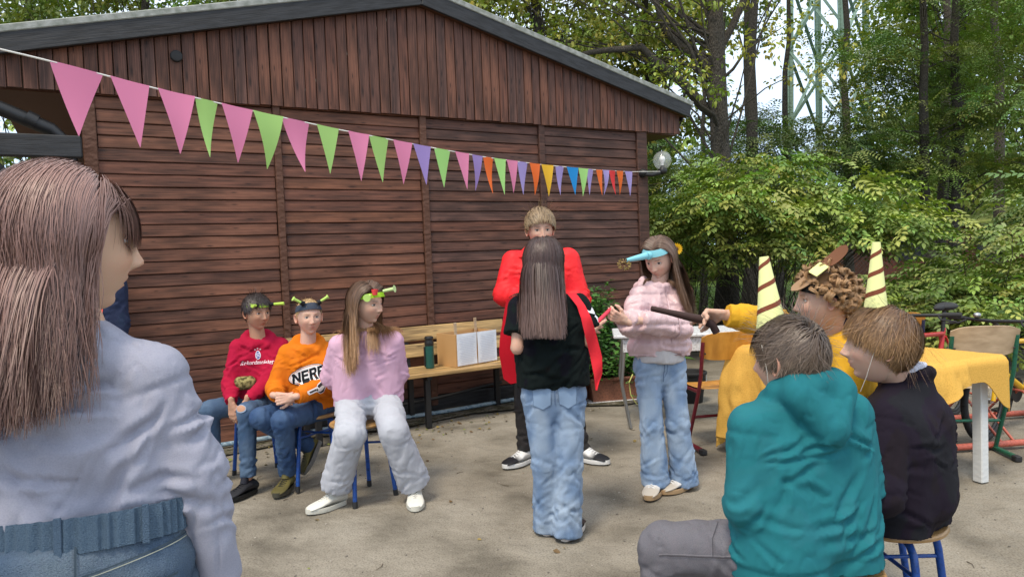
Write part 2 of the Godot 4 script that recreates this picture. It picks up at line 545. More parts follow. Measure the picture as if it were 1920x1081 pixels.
func hut():
	var t := thing("timber_hut", "dark brown stained timber hut with a shallow gable roof across the yard", "hut", HUT_AT, HUT_TURN)
	var x0 := -2.33
	var x1 := 2.873
	# core walls and back of the hut, 6.4 m deep
	var b := Buf.new()
	b.box(Vector3((x0 + x1) * 0.5, 1.36, -3.2), Vector3(x1 - x0 - 0.02, 2.72, 6.34), 0.0)
	put("wall_core", b.done(), M.post, t)
	var n := 28
	var pitch := 0.0921
	var posts := [[-2.335, -2.245], [-1.02, -0.963], [0.243, 0.306], [1.498, 1.563], [2.736, 2.873]]
	# shiplap boards, bay by bay
	var meshes := []
	for bay in 4:
		var a: float = posts[bay][1]
		var e: float = posts[bay + 1][0]
		meshes.append([])
		for var_ in 3:
			var q := Buf.new()
			var l := e - a - 0.004 - 0.006 * var_
			var hh := pitch - 0.0045
			var prof := [Vector2(0.0, -hh * 0.5), Vector2(0.021, -hh * 0.5), Vector2(0.024, -hh * 0.5 + 0.004), Vector2(0.017, hh * 0.5 - 0.006), Vector2(0.012, hh * 0.5), Vector2(0.0, hh * 0.5)]
			var segs := 7
			for k in prof.size():
				var p0: Vector2 = prof[k]
				var p1: Vector2 = prof[(k + 1) % prof.size()]
				var nn := Vector3(0, -(p1.x - p0.x), p1.y - p0.y).normalized()
				if nn.z < -0.9:
					continue
				for s in segs:
					var xa := -l * 0.5 + l * s / segs
					var xb := -l * 0.5 + l * (s + 1) / segs
					var wa := sin(s * 1.7 + var_ * 2.0) * 0.0018
					var wb := sin((s + 1) * 1.7 + var_ * 2.0) * 0.0018
					q.poly([Vector3(xa, p0.y, p0.x + wa), Vector3(xb, p0.y, p0.x + wb), Vector3(xb, p1.y, p1.x + wb), Vector3(xa, p1.y, p1.x + wa)], nn)
			for s in [-1.0, 1.0]:
				var cap := []
				for p in prof:
					cap.append(Vector3(s * l * 0.5, p.y, p.x))
				q.poly(cap, Vector3(s, 0, 0))
			meshes[bay].append(q.done())
		for k in n:
			var y := 0.15 + pitch * (k + 0.5)
			var o := put("board", meshes[bay][rng.randi() % 3], M.boards[[2, 4, 6, 1, 7][rng.randi() % 5] if bay >= 2 else [0, 1, 3, 7, 5, 0][rng.randi() % 6]], t, Transform3D(Basis(Vector3.RIGHT, rng.randf_range(-0.02, 0.03)).rotated(Vector3.BACK, rng.randf_range(-0.0012, 0.0012)), Vector3((a + e) * 0.5 + rng.randf_range(-0.002, 0.002), y, rng.randf_range(-0.001, 0.003))))
			o.name = numbered("board_of_front") if false else o.name
	for k in posts.size():
		var q := Buf.new()
		var ww: float = posts[k][1] - posts[k][0]
		q.box(Vector3.ZERO, Vector3(ww, 2.62, 0.07), 0.006)
		put("post", q.done(), M.post if k < 3 else M.boards[4], t, Transform3D(Basis(), Vector3((posts[k][0] + posts[k][1]) * 0.5, 1.37, 0.012)))
	# low plinth under the boards
	var pl := Buf.new()
	pl.box(Vector3((x0 + x1) * 0.5, 0.07, 0.004), Vector3(x1 - x0, 0.15, 0.05), 0.01)
	put("plinth", pl.done(), M.blackwood, t)
	# upright boards of the gable, standing proud of the wall below and running out under the eaves
	var gp := 0.0908
	var gx := -2.93
	var idx := 0
	while gx < 3.27:
		var w := gp - rng.randf_range(0.005, 0.009)
		var ya := 2.645 + rng.randf_range(-0.004, 0.004)
		var xa := gx
		var xb := gx + w
		var q := Buf.new()
		var z0 := 0.045
		var z1 := 0.068 + rng.randf_range(-0.003, 0.003)
		var ta := roof_y(xa) - 0.005
		var tb := roof_y(xb) - 0.005
		var ch := 0.004
		var mid := (xa + xb) * 0.5
		var cx := mid
		# built about its own centre with x along the grain, then stood upright
		var f := [Vector3(xa + ch, ya, z1), Vector3(xb - ch, ya, z1), Vector3(xb - ch, tb, z1), Vector3(xa + ch, ta, z1)]
		var lft := [Vector3(xa, ya, z0), Vector3(xa, ta, z0), Vector3(xa, ta, z1 - ch), Vector3(xa, ya, z1 - ch)]
		var rgt := [Vector3(xb, ya, z0), Vector3(xb, tb, z0), Vector3(xb, tb, z1 - ch), Vector3(xb, ya, z1 - ch)]
		var cl := [Vector3(xa, ya, z1 - ch), Vector3(xa, ta, z1 - ch), f[3], f[0]]
		var cr := [Vector3(xb, ya, z1 - ch), Vector3(xb, tb, z1 - ch), f[2], f[1]]
		var bot := [Vector3(xa, ya, z0), Vector3(xb, ya, z0), Vector3(xb, ya, z1 - ch), f[1], f[0], Vector3(xa, ya, z1 - ch)]
		var o3 := Vector3(cx, 2.645, 0)
		var stand := Basis(Vector3(0, 1, 0), Vector3(-1, 0, 0), Vector3(0, 0, 1))   # own x is up
		var inv := stand.inverse()
		for side in [[f, Vector3(0, 0, 1)], [lft, Vector3(-1, 0, 0)], [rgt, Vector3(1, 0, 0)], [cl, Vector3(-1, 0, 1)], [cr, Vector3(1, 0, 1)], [bot, Vector3(0, -1, 0)]]:
			var pts := []
			for p in side[0]:
				pts.append(inv * (p - o3))
			q.poly(pts, inv * side[1].normalized())
		put("gable_board", q.done(), M.boards[[2, 1, 6, 2, 7, 1, 0][rng.randi() % 7]], t, Transform3D(stand, o3))
		gx += gp
		idx += 1
	# roof: soffit, fascia boards, metal edge, covering
	for s in [-1.0, 1.0]:
		var ex: float = 0.27 + s * 3.14
		var tip := Vector3(ex, roof_y(ex), 0)
		var top := Vector3(0.27, roof_y(0.27), 0)
		var along := (tip - top).normalized()
		var nrm := Vector3(-along.y * s, along.x * s, 0)
		var bas := Basis(along * s, nrm, Vector3.BACK)
		var len := tip.distance_to(top)
		var mid := (tip + top) * 0.5
		var so := Buf.new()
		so.box(mid + nrm * 0.012 + Vector3(0, 0, 0.02), Vector3(len, 0.022, 0.2), 0.002, bas)
		put("soffit", so.done(), M.post, t)
		var fa := Buf.new()
		fa.box(Vector3.ZERO, Vector3(len, 0.135, 0.03), 0.005, Basis())
		put("fascia", fa.done(), M.blackwood, t, Transform3D(bas, mid + nrm * 0.055 + Vector3(0, 0, 0.136)))
		var zi := Buf.new()
		zi.box(mid + nrm * 0.143 + Vector3(0, 0, 0.135), Vector3(len + 0.03, 0.05, 0.05), 0.006, bas)
		put("roof_edge", zi.done(), M.zinc, t)
		var ro := Buf.new()
		ro.box(mid + nrm * 0.135 + Vector3(0, 0, -3.2), Vector3(len + 0.02, 0.05, 6.6), 0.004, bas)
		put("roof", ro.done(), M.zinc, t)
		var ga := Buf.new()   # eaves board down the side
		ga.box(Vector3(ex - s * 0.012, tip.y + 0.045, -3.2), Vector3(0.024, 0.15, 6.5), 0.003)
		put("eaves_board", ga.done(), M.blackwood, t)
		var un := Buf.new()   # boxed underside of the eaves
		var inner := x1 if s > 0 else x0
		un.box(Vector3((inner + ex - s * 0.03) * 0.5, 2.658, -3.2), Vector3(absf(ex - inner) - 0.04, 0.02, 6.3), 0.002)
		put("eaves_underside", un.done(), M.post, t)
	var kb := Buf.new()   # round vent cap in the gable
	kb.lathe(Vector3.ZERO, [Vector2(0.0, 0.03), Vector2(0.034, 0.03), Vector2(0.042, 0.022), Vector2(0.044, 0.0)], 20, Basis(Vector3.RIGHT, PI / 2))
	put("vent_cap", kb.done(), M.rubber, t, Transform3D(Basis(), Vector3(-1.70, 2.955, 0.066)))
	# rain pipe under the left eaves, running back to the corner
	var rp := Buf.new()
	rp.tube([Vector3(-3.12, 2.6, 0.1), Vector3(-2.8, 2.5, 0.06), Vector3(-2.52, 2.38, 0.02), Vector3(-2.42, 2.28, 0.0), Vector3(-2.41, 1.6, 0.0), Vector3(-2.41, 0.1, 0.0)], [0.05], 14)
	rp.tube([Vector3(-2.66, 2.452, 0.04), Vector3(-2.6, 2.42, 0.035)], [0.056], 14)
	put("rain_pipe", rp.done(), M.black, t)
	# globe lamp on the right hand corner
	var lamp := thing("wall_lamp", "clear glass globe lamp on a black arm at the hut corner", "lamp", hut_xf() * Vector3(2.79, 2.19, 0.06), HUT_TURN)
	var ar := Buf.new()
	ar.lathe(Vector3(0, 0.015, -0.012), [Vector2(0.0, 0.07), Vector2(0.02, 0.066), Vector2(0.045, 0.03), Vector2(0.05, 0.0)], 18, Basis(Vector3.RIGHT, PI / 2))
	ar.tube([Vector3(0, 0.0, 0.03), Vector3(0.06, -0.008, 0.07), Vector3(0.16, 0.012, 0.09), Vector3(0.19, 0.02, 0.095)], [0.024, 0.022, 0.024, 0.028], 12)
	ar.lathe(Vector3(0.19, 0.0, 0.095), [Vector2(0.0, 0.0), Vector2(0.036, 0.0), Vector2(0.05, 0.02), Vector2(0.05, 0.05), Vector2(0.03, 0.06), Vector2(0.022, 0.09), Vector2(0.0, 0.09)], 18)
	put("arm", ar.done(), M.black, lamp)
	var gl := Buf.new()
	gl.ball(Vector3(0.19, 0.145, 0.095), Vector3(0.098, 0.098, 0.098), Basis(), 28, 18)
	put("globe", gl.done(), M.glass, lamp)
	var bu := Buf.new()
	bu.lathe(Vector3(0.19, 0.09, 0.095), [Vector2(0.014, 0.0), Vector2(0.016, 0.025), Vector2(0.03, 0.055), Vector2(0.032, 0.075), Vector2(0.02, 0.098), Vector2(0.0, 0.103)], 16)
	put("bulb", bu.done(), M.milk, lamp)

# ---------------------------------------------------------------- what stands to the left of the hut
func neighbour():
	var xf := hut_xf()
	var t := thing("pergola", "black timber beam and post frame standing against the left end of the hut", "pergola", xf * Vector3(-2.44, 0, 0.16), HUT_TURN)
	var b := Buf.new()
	b.box(Vector3.ZERO, Vector3(1.5, 0.15, 0.07), 0.008)
	put("beam", b.done(), M.blackwood, t, Transform3D(Basis(), Vector3(-0.65, 2.24, 0.02)))
	b = Buf.new()
	b.box(Vector3.ZERO, Vector3(0.11, 2.16, 0.11), 0.008)
	put("post", b.done(), M.blackwood, t, Transform3D(Basis(), Vector3(-0.06, 1.08, -0.05)))
	put("post", b.done(), M.blackwood, t, Transform3D(Basis(), Vector3(-1.3, 1.08, -0.05)))
	b = Buf.new()
	b.bar(Vector3(-0.12, 1.75, -0.04), Vector3(-0.45, 2.17, -0.04), 0.07, 0.07, 0.006)
	put("brace", b.done(), M.blackwood, t)
	b = Buf.new()
	b.box(Vector3(-0.5, 2.36, -0.2), Vector3(0.07, 0.12, 0.9), 0.006)
	b.box(Vector3(-1.1, 2.36, -0.2), Vector3(0.07, 0.12, 0.9), 0.006)
	put("rafter", b.done(), M.blackwood, t)
	# a lower shed behind with a pale board wall
	var s := thing("shed", "pale weathered shed with a dark roof edge behind the black beam", "shed", xf * Vector3(-5.6, 0, -3.4), HUT_TURN)
	for k in 14:
		b = Buf.new()
		b.box(Vector3.ZERO, Vector3(0.19, 2.6, 0.03), 0.004)
		put("plank", b.done(), M.pale_ply, s, Transform3D(Basis(), Vector3(-1.3 + k * 0.197, 1.3, 1.0)))
	b = Buf.new()
	b.box(Vector3(0, 1.3, 0), Vector3(2.74, 2.58, 1.94), 0.0)
	put("wall", b.done(), M.post, s)
	b = Buf.new()
	b.box(Vector3(0, 1.95, 1.03), Vector3(2.9, 0.1, 0.05), 0.004)
	b.box(Vector3(0, 2.66, 0.1), Vector3(3.1, 0.1, 2.3), 0.004)
	put("roof", b.done(), M.blackwood, s)

# ---------------------------------------------------------------- bench at the wall and what lies on it
func bench_and_things():
	var xf := hut_xf()
	var t := thing("wooden_bench", "long slatted pine bench with a backrest against the hut wall", "bench", xf * Vector3(-0.06, 0, 0.4), HUT_TURN)
	var l := 2.02
	var rows := [["backrest_board", 0.735, -0.262, 0.125, 0.028, -0.16], ["backrest_board", 0.592, -0.232, 0.115, 0.028, -0.16], ["seat_board", 0.447, 0.175, 0.13, 0.034, 0.0], ["seat_board", 0.447, 0.035, 0.13, 0.034, 0.0], ["seat_board", 0.447, -0.105, 0.13, 0.034, 0.0]]
	for k in rows.size():
		var r = rows[k]
		var b := Buf.new()
		if r[0] == "seat_board":
			b.box(Vector3.ZERO, Vector3(l, r[4], r[3]), 0.006)
		else:
			b.box(Vector3.ZERO, Vector3(l, r[3], r[4]), 0.006)
		put(r[0], b.done(), M.pine[k % 3], t, Transform3D(Basis(Vector3.RIGHT, r[5]), Vector3(0, r[1], r[2])))
	for x in [-0.86, 0.04, 0.89]:
		var b := Buf.new()
		b.bar(Vector3(x, 0.0, 0.16), Vector3(x, 0.43, 0.16), 0.045, 0.045, 0.004)
		b.bar(Vector3(x, 0.0, -0.2), Vector3(x, 0.43, -0.2), 0.045, 0.045, 0.004)
		b.bar(Vector3(x, 0.4, -0.22), Vector3(x, 0.78, -0.29), 0.04, 0.03, 0.004)
		b.bar(Vector3(x, 0.415, -0.22), Vector3(x, 0.415, 0.22), 0.045, 0.03, 0.004)
		put("leg", b.done(), M.black, t)
	# water bottle
	var w := thing("water_bottle", "dark green water bottle with a black lid on the bench", "bottle", xf * Vector3(0.075, 0.465, 0.42), 0.3)
	var b := Buf.new()
	b.lathe(Vector3.ZERO, [Vector2(0, 0), Vector2(0.034, 0), Vector2(0.037, 0.008), Vector2(0.037, 0.19), Vector2(0.034, 0.2), Vector2(0.0, 0.2)], 24)
	put("flask", b.done(), M.bottle, w)
	b = Buf.new()
	b.lathe(Vector3(0, 0.2, 0), [Vector2(0.036, -0.012), Vector2(0.039, 0.0), Vector2(0.039, 0.022), Vector2(0.035, 0.028), Vector2(0.034, 0.045), Vector2(0.037, 0.05), Vector2(0.037, 0.064), Vector2(0.03, 0.07), Vector2(0.0, 0.07)], 24)
	b.box(Vector3(-0.041, -0.1 + 0.2, 0.0), Vector3(0.012, 0.17, 0.03), 0.004)
	put("lid", b.done(), M.black, w)
	# cardboard box with lined paper on its front and two sticks
	var at := xf * Vector3(0.45, 0.465, 0.38)
	var c := thing("cardboard_box", "open cardboard box with two sheets of paper glued to its front on the bench", "box", at, HUT_TURN + 0.22)
	var hw := 0.225
	var hd := 0.13
	var hh := 0.275
	for q in [["side_panel", Vector3(-hw, hh * 0.5, 0), Vector3(0.006, hh, hd * 2)], ["side_panel", Vector3(hw, hh * 0.5, 0), Vector3(0.006, hh, hd * 2)], ["front_panel", Vector3(0, hh * 0.5, hd), Vector3(hw * 2 - 0.007, hh, 0.006)], ["back_panel", Vector3(0, hh * 0.5, -hd), Vector3(hw * 2 - 0.007, hh, 0.006)], ["bottom_panel", Vector3(0, 0.004, 0), Vector3(hw * 2 - 0.02, 0.006, hd * 2 - 0.02)]]:
		b = Buf.new()
		b.box(q[1], q[2], 0.001)
		put(q[0], b.done(), M.card, c)
	for k in 2:
		var p := []
		for r in 7:
			for s in 7:
				var u: float = s / 6.0
				var v: float = r / 6.0
				p.append(Vector3((-0.22 if k == 0 else 0.003) + u * 0.217, 0.01 + 0.268 * v, hd + 0.007 + 0.003 * sin(u * 5.0 + k) * sin(v * 4.0) + (0.004 * k)))
		b = Buf.new()
		b.grid(p, 7, 7, 0.0008)
		var pap := put("paper_sheet", b.done(), M.paper, c)
		b = Buf.new()
		b.col = Color(0.50, 0.53, 0.62)
		for r in 16:
			b.box(Vector3((-0.112 if k == 0 else 0.112), 0.035 + r * 0.0145, hd + 0.0112 + 0.004 * k), Vector3(0.18 - rng.randf() * 0.05, 0.0022, 0.0008), 0.0)
		put("ruled_lines", b.done(), M.plain, pap)
	for x in [-0.20, 0.205]:
		b = Buf.new()
		b.bar(Vector3(x, 0.01, hd - 0.016 if x < 0 else -hd + 0.02), Vector3(x - 0.012, 0.375, hd - 0.02 if x < 0 else -hd + 0.02), 0.03, 0.012, 0.003)
		put("stick", b.done(), M.pale_ply, c)
	# crumpled white paper between two children
	b = Buf.new()
	var cf := FastNoiseLite.new()
	cf.frequency = 14.0
	b.ball(Vector3.ZERO, Vector3(0.06, 0.035, 0.05), Basis(), 20, 12)
	for k in b.v.size():
		b.v[k] *= 1.0 + 0.35 * cf.get_noise_3dv(b.v[k])
		b.v[k].y += 0.033
	b.smooth()
	var cp := put("crumpled_paper", b.done(), M.paper, self, Transform3D(Basis(), xf * Vector3(-0.62, 0.466, 0.45)))
	tag(cp, "crumpled white paper on the bench between the orange hoodie and the pink sweatshirt", "paper")
	# a weathered round pole along the foot of the wall
	b = Buf.new()
	b.tube([Vector3(-2.2, 0.05, 0.2), Vector3(-0.7, 0.036, 0.19), Vector3(0.3, 0.034, 0.215), Vector3(1.35, 0.04, 0.17)], [0.018], 12)
	tag(put("ground_pole", b.done(), M.pole, self, xf), "weathered blue and white pole lying along the foot of the hut", "pole")
	b = Buf.new()
	b.tube([Vector3(-1.6, 0.12, 0.06), Vector3(-0.4, 0.1, 0.07), Vector3(0.3, 0.13, 0.06), Vector3(0.96, 0.19, 0.06)], [0.014], 10)
	tag(put("black_hose", b.done(), M.rubber, self, xf), "black hose running along the plinth of the hut under the bench", "hose")
	# a loose plank lying at the wall by the left stools
	b = Buf.new()
	b.box(Vector3.ZERO, Vector3(1.6, 0.16, 0.035), 0.004)
	tag(put("loose_plank", b.done(), M.boards[3], self, xf * Transform3D(Basis(Vector3.RIGHT, -0.12), Vector3(-1.75, 0.085, 0.07))), "brown plank leaning on edge along the foot of the hut by the stools", "plank")
# ---------------------------------------------------------------- pots and plants at the hut corner
func leaf_mesh(kind: String) -> ArrayMesh:
	if leaf_meshes.has(kind):
		return leaf_meshes[kind]
	var b := Buf.new()
	var r := RandomNumberGenerator.new()
	r.seed = hash(kind)
	match kind:
		"ovate":       # a twig with alternate ovate leaves
			for k in 13:
				var t := 0.05 + 0.30 * k / 12.0
				var s := -1.0 if k % 2 else 1.0
				one_leaf(b, Vector3(0, r.randf_range(-0.015, 0.015), t), Vector3(s * 0.85, r.randf_range(-0.3, 0.15), 0.6).normalized(), Vector3(s * 0.2, 1, -0.1), r.randf_range(0.06, 0.085), 0.5, 0.8 + r.randf() * 0.4)
			one_leaf(b, Vector3(0, 0, 0.36), Vector3(0, -0.2, 1), Vector3.UP, 0.075, 0.5, 1.0)
		"pinnate":     # a feathered leaf with paired leaflets
			for f in 3:
				var dir := Vector3((f - 1) * 0.75, r.randf_range(-0.25, 0.05), 1.0).normalized()
				var side := dir.cross(Vector3.UP).normalized()
				for k in 7:
					var p := dir * (0.06 + 0.042 * k) + Vector3.DOWN * (0.0016 * k * k)
					for s in [-1.0, 1.0]:
						one_leaf(b, p, (side * s + dir * 0.35 + Vector3(0, r.randf_range(-0.25, 0.05), 0)).normalized(), Vector3(0, 1, 0) + side * s * 0.2, r.randf_range(0.045, 0.06), 0.42, 0.85 + r.randf() * 0.3)
		"oak":         # a loose tuft of blunt leaves
			for k in 12:
				var d := Vector3(r.randf_range(-1, 1), r.randf_range(-0.7, 0.6), r.randf_range(-0.2, 1)).normalized()
				one_leaf(b, d * r.randf_range(0.05, 0.22), (d + Vector3(r.randf_range(-0.5, 0.5), r.randf_range(-0.6, 0.3), r.randf_range(-0.5, 0.5))).normalized(), Vector3(r.randf_range(-0.5, 0.5), 1, r.randf_range(-0.5, 0.5)), r.randf_range(0.08, 0.12), 0.55, 0.75 + r.randf() * 0.5)
		"herb":
			for k in 10:
				var a := k * 2.4
				var d := Vector3(cos(a), r.randf_range(0.0, 0.5), sin(a)).normalized()
				one_leaf(b, Vector3(0, 0.02 * k, 0) + d * 0.01, d, Vector3.UP, r.randf_range(0.04, 0.07), 0.55, 0.8 + r.randf() * 0.4)
	leaf_meshes[kind] = b.done()
	return leaf_meshes[kind]

# a folded leaf of six triangles from its stalk
func one_leaf(b: Buf, at: Vector3, dir: Vector3, up: Vector3, l: float, wide: float, tone: float):
	dir = dir.normalized()
	var side := dir.cross(up).normalized()
	var nn := side.cross(dir).normalized()
	var w := l * wide * 0.5
	var s := b.v.size()
	var pts := [at, at + dir * l * 0.33 + side * w + nn * w * 0.35, at + dir * l * 0.68 + side * w * 0.82 + nn * w * 0.25 - nn * l * 0.04, at + dir * l - nn * l * 0.13, at + dir * l * 0.68 - side * w * 0.82 + nn * w * 0.25 - nn * l * 0.04, at + dir * l * 0.33 - side * w + nn * w * 0.35, at + dir * l * 0.5]
	for k in 7:
		b.v.append(pts[k])
		b.n.append((nn + (side * -0.35 if k == 1 or k == 2 else (side * 0.35 if k == 4 or k == 5 else Vector3.ZERO))).normalized())
		b.c.append(Color(tone, tone, tone))
	for q in [[0, 1, 6], [1, 2, 6], [2, 3, 6], [3, 4, 6], [4, 5, 6], [5, 0, 6]]:
		b.i.append_array(PackedInt32Array([s + q[0], s + q[2], s + q[1]]))

func sprays(called: String, parent: Node3D, kind: String, xfs: Array, cols: PackedColorArray) -> MultiMeshInstance3D:
	var mm := MultiMesh.new()
	mm.transform_format = MultiMesh.TRANSFORM_3D
	mm.use_colors = true
	mm.mesh = leaf_mesh(kind)
	mm.instance_count = xfs.size()
	for k in xfs.size():
		mm.set_instance_transform(k, xfs[k])
		mm.set_instance_color(k, cols[k])
	var o := MultiMeshInstance3D.new()
	o.name = called
	o.multimesh = mm
	o.material_override = M.leaf
	parent.add_child(o, true)
	return o

func pot_plant(called: String, label: String, at: Vector3, w: float, h: float, n: int, col: Color, deep := 0.0, turn := 0.0, group := ""):
	var t := thing(called, label, "plant", at, turn, group)
	var xfs := []
	var cols := PackedColorArray()
	var st := Buf.new()
	for k in n:
		var root := Vector3(rng.randf_range(-1, 1) * w * 0.32, 0, rng.randf_range(-1, 1) * maxf(deep, w) * 0.32 if deep == 0.0 else rng.randf_range(-1, 1) * deep * 0.4)
		var top := root + Vector3(rng.randf_range(-1, 1) * w * 0.35, h * rng.randf_range(0.45, 1.0), rng.randf_range(-1, 1) * w * 0.3)
		var mid := root.lerp(top, 0.5) + Vector3(rng.randf_range(-0.03, 0.03), 0.03, rng.randf_range(-0.03, 0.03))
		st.tube([root, mid, top], [0.004, 0.003, 0.0015], 5, false)
		for q in 4:
			var p := root.lerp(top, 0.3 + 0.7 * q / 3.0)
			xfs.append(Transform3D(Basis.from_euler(Vector3(rng.randf_range(-0.4, 0.4), rng.randf() * TAU, rng.randf_range(-0.4, 0.4))).scaled(Vector3.ONE * rng.randf_range(0.7, 1.25)), p - Vector3(0, 0.06, 0)))
			var j := rng.randf_range(0.75, 1.3)
			cols.append(Color(col.r * j, col.g * j, col.b * j * rng.randf_range(0.7, 1.2)))
	put("stem", st.done(), M.twig, t)
	tag(sprays("leaves", t, "herb", xfs, cols), "", "", "", "stuff")

func planters():
	var xf := hut_xf()
	var green := Color(0.085, 0.20, 0.045)
	var lime := Color(0.16, 0.28, 0.05)
	# the long terracotta trough in front
	var spots := [["planter_trough", "long terracotta plastic trough of herbs on a white tray at the hut corner", Vector3(0.99, 0.0, -6.62), 0.66, 0.23, 0.17], ["planter_trough", "second brown trough standing right behind the terracotta one", Vector3(1.25, 0.0, -6.98), 0.62, 0.3, 0.2]]
	for q in spots:
		var t := thing(q[0], q[1], "planter", q[2], HUT_TURN * 0.35, "planters at the hut corner")
		var l: float = q[3]
		var h: float = q[4]
		var d: float = q[5]
		var b := Buf.new()
		for s in [[Vector3(0, 0, 1), l], [Vector3(0, 0, -1), l], [Vector3(1, 0, 0), d], [Vector3(-1, 0, 0), d]]:
			var o: Vector3 = s[0]
			var along := Vector3(o.z, 0, -o.x)
			var half: float = s[1] * 0.5
			var off: float = (d if absf(o.z) > 0.5 else l) * 0.5
			b.poly([o * off * 0.92 - along * half * 0.92 + Vector3(0, 0.012, 0), o * off * 0.92 + along * half * 0.92 + Vector3(0, 0.012, 0), o * off + along * half + Vector3(0, h, 0), o * off - along * half + Vector3(0, h, 0)], o)
			b.poly([o * (off - 0.012) - along * half + Vector3(0, h - 0.07, 0), o * (off - 0.012) + along * half + Vector3(0, h - 0.07, 0), o * (off - 0.012) + along * half + Vector3(0, h, 0), o * (off - 0.012) - along * half + Vector3(0, h, 0)], -o)
			b.box(o * (off + 0.004) + Vector3(0, h - 0.012, 0), Vector3(absf(along.x) * (l + 0.03) + absf(o.x) * 0.026, 0.026, absf(along.z) * (d - 0.004) + absf(o.z) * 0.026), 0.005)
		put("trough", b.done(), M.terra, t)
		b = Buf.new()
		b.box(Vector3(0, h - 0.045, 0), Vector3(l - 0.03, 0.02, d - 0.03), 0.0)
		put("soil", b.done(), M.soil, t)
		b = Buf.new()
		b.box(Vector3(0, 0.008, 0), Vector3(l + 0.06, 0.016, d + 0.06), 0.005)
		put("tray", b.done(), M.white, t)
	pot_plant("herb_plant", "low green herbs trailing out of the terracotta trough", Vector3(0.99, 0.19, -6.62), 0.62, 0.22, 16, green, 0.12, HUT_TURN * 0.35)
	pot_plant("leafy_plant", "broad leaved plant growing in the brown trough behind the herbs", Vector3(1.25, 0.26, -6.98), 0.6, 0.42, 30, Color(0.06, 0.15, 0.035), 0.15, HUT_TURN * 0.35)
	pot_plant("bushy_plant", "tall bushy plant at the foot of the hut behind the black shirt", Vector3(0.62, 0.24, -6.72), 0.5, 0.72, 60, green)
	pot_plant("yellowing_plant", "yellow green plant in a clay pot beside the trough", Vector3(0.50, 0.2, -6.45), 0.36, 0.4, 30, lime)
	pot_plant("upright_plant", "dark upright plant against the corner post above the pots", Vector3(0.86, 0.34, -7.05), 0.34, 0.62, 34, Color(0.05, 0.13, 0.04))
	for q in [[Vector3(0.62, 0, -6.72), 0.15, 0.27, "round clay pot under the tall bushy plant"], [Vector3(0.50, 0, -6.45), 0.13, 0.22, "small clay pot holding the yellow green plant"], [Vector3(0.86, 0.0, -7.05), 0.13, 0.36, "tall clay pot by the corner post"]]:
		var t := thing("clay_pot", q[3], "pot", q[0], 0.0, "clay pots at the hut corner")
		var r: float = q[1]
		var h: float = q[2]
		var b := Buf.new()
		b.lathe(Vector3.ZERO, [Vector2(0, 0), Vector2(r * 0.68, 0), Vector2(r * 0.93, h - 0.05), Vector2(r, h - 0.048), Vector2(r * 1.02, h - 0.004), Vector2(r * 0.98, h), Vector2(r * 0.9, h - 0.004), Vector2(r * 0.86, h - 0.05)], 28)
		put("pot", b.done(), M.terra, t)
		b = Buf.new()
		b.lathe(Vector3.ZERO, [Vector2(r * 0.88, h - 0.045), Vector2(0, h - 0.035)], 20)
		put("soil", b.done(), M.soil, t)
	# a long trailing stem on the ground in front of the trough
	var ts := thing("trailing_stem", "pale trailing stem with a few leaves hanging from the trough to the ground", "plant", Vector3(1.02, 0, -6.45))
	var b := Buf.new()
	b.col = srgb(190, 190, 110)
	b.tube([Vector3(0.05, 0.26, -0.02), Vector3(0.0, 0.2, 0.06), Vector3(0.01, 0.09, 0.08), Vector3(0.05, 0.02, 0.14), Vector3(0.14, 0.012, 0.17), Vector3(0.26, 0.012, 0.16)], [0.006, 0.005, 0.005, 0.004, 0.003], 6)
	put("stem", b.done(), M.plain, ts)
	b = Buf.new()
	for q in [Vector3(0.0, 0.2, 0.06), Vector3(0.03, 0.08, 0.09), Vector3(0.1, 0.016, 0.15), Vector3(0.15, 0.016, 0.18), Vector3(0.2, 0.016, 0.15), Vector3(0.26, 0.016, 0.17)]:
		for s in [-1.0, 1.0]:
			b.col = Color.WHITE
			one_leaf(b, q, Vector3(rng.randf_range(-1, 1), 0.15, s).normalized(), Vector3.UP, 0.06, 0.6, 1.0)
	for k in b.c.size():
		b.c[k] = Color(0.11, 0.2, 0.05)
	put("leaf", b.done(), M.leaf, ts)
	# black bucket
	var bk := thing("bucket", "black plastic bucket behind the girl in the pale pink jacket", "bucket", Vector3(1.58, 0, -6.42))
	b = Buf.new()
	b.lathe(Vector3.ZERO, [Vector2(0, 0), Vector2(0.105, 0), Vector2(0.14, 0.25), Vector2(0.15, 0.255), Vector2(0.15, 0.275), Vector2(0.14, 0.28), Vector2(0.132, 0.27), Vector2(0.1, 0.02), Vector2(0, 0.02)], 28)
	put("bucket_body", b.done(), M.rubber, bk)
	b = Buf.new()
	b.tube([Vector3(-0.15, 0.265, 0), Vector3(-0.12, 0.2, 0.1), Vector3(0, 0.17, 0.155), Vector3(0.12, 0.2, 0.1), Vector3(0.15, 0.265, 0)], [0.003], 6)
	put("handle", b.done(), M.chrome, bk)
	# one sunflower head above the shrub behind the girl
	var sf := thing("sunflower", "small yellow sunflower by the hut corner above the shrub", "flower", Vector3(1.60, 0, -6.95))
	b = Buf.new()
	b.col = Color(0.1, 0.17, 0.04)
	b.tube([Vector3(0, 0, 0), Vector3(0.03, 0.7, 0.0), Vector3(0.0, 1.25, 0.02), Vector3(0.0, 1.37, 0.05)], [0.009, 0.008, 0.006, 0.005], 6)
	for k in 7:
		one_leaf(b, Vector3(0.02, 0.3 + k * 0.14, 0), Vector3(cos(k * 2.4), 0.1, sin(k * 2.4)), Vector3.UP, 0.16, 0.7, 1.0)
	for k in b.c.size():
		b.c[k] = Color(0.09, 0.17, 0.04)
	put("stem", b.done(), M.leaf, sf)
	b = Buf.new()
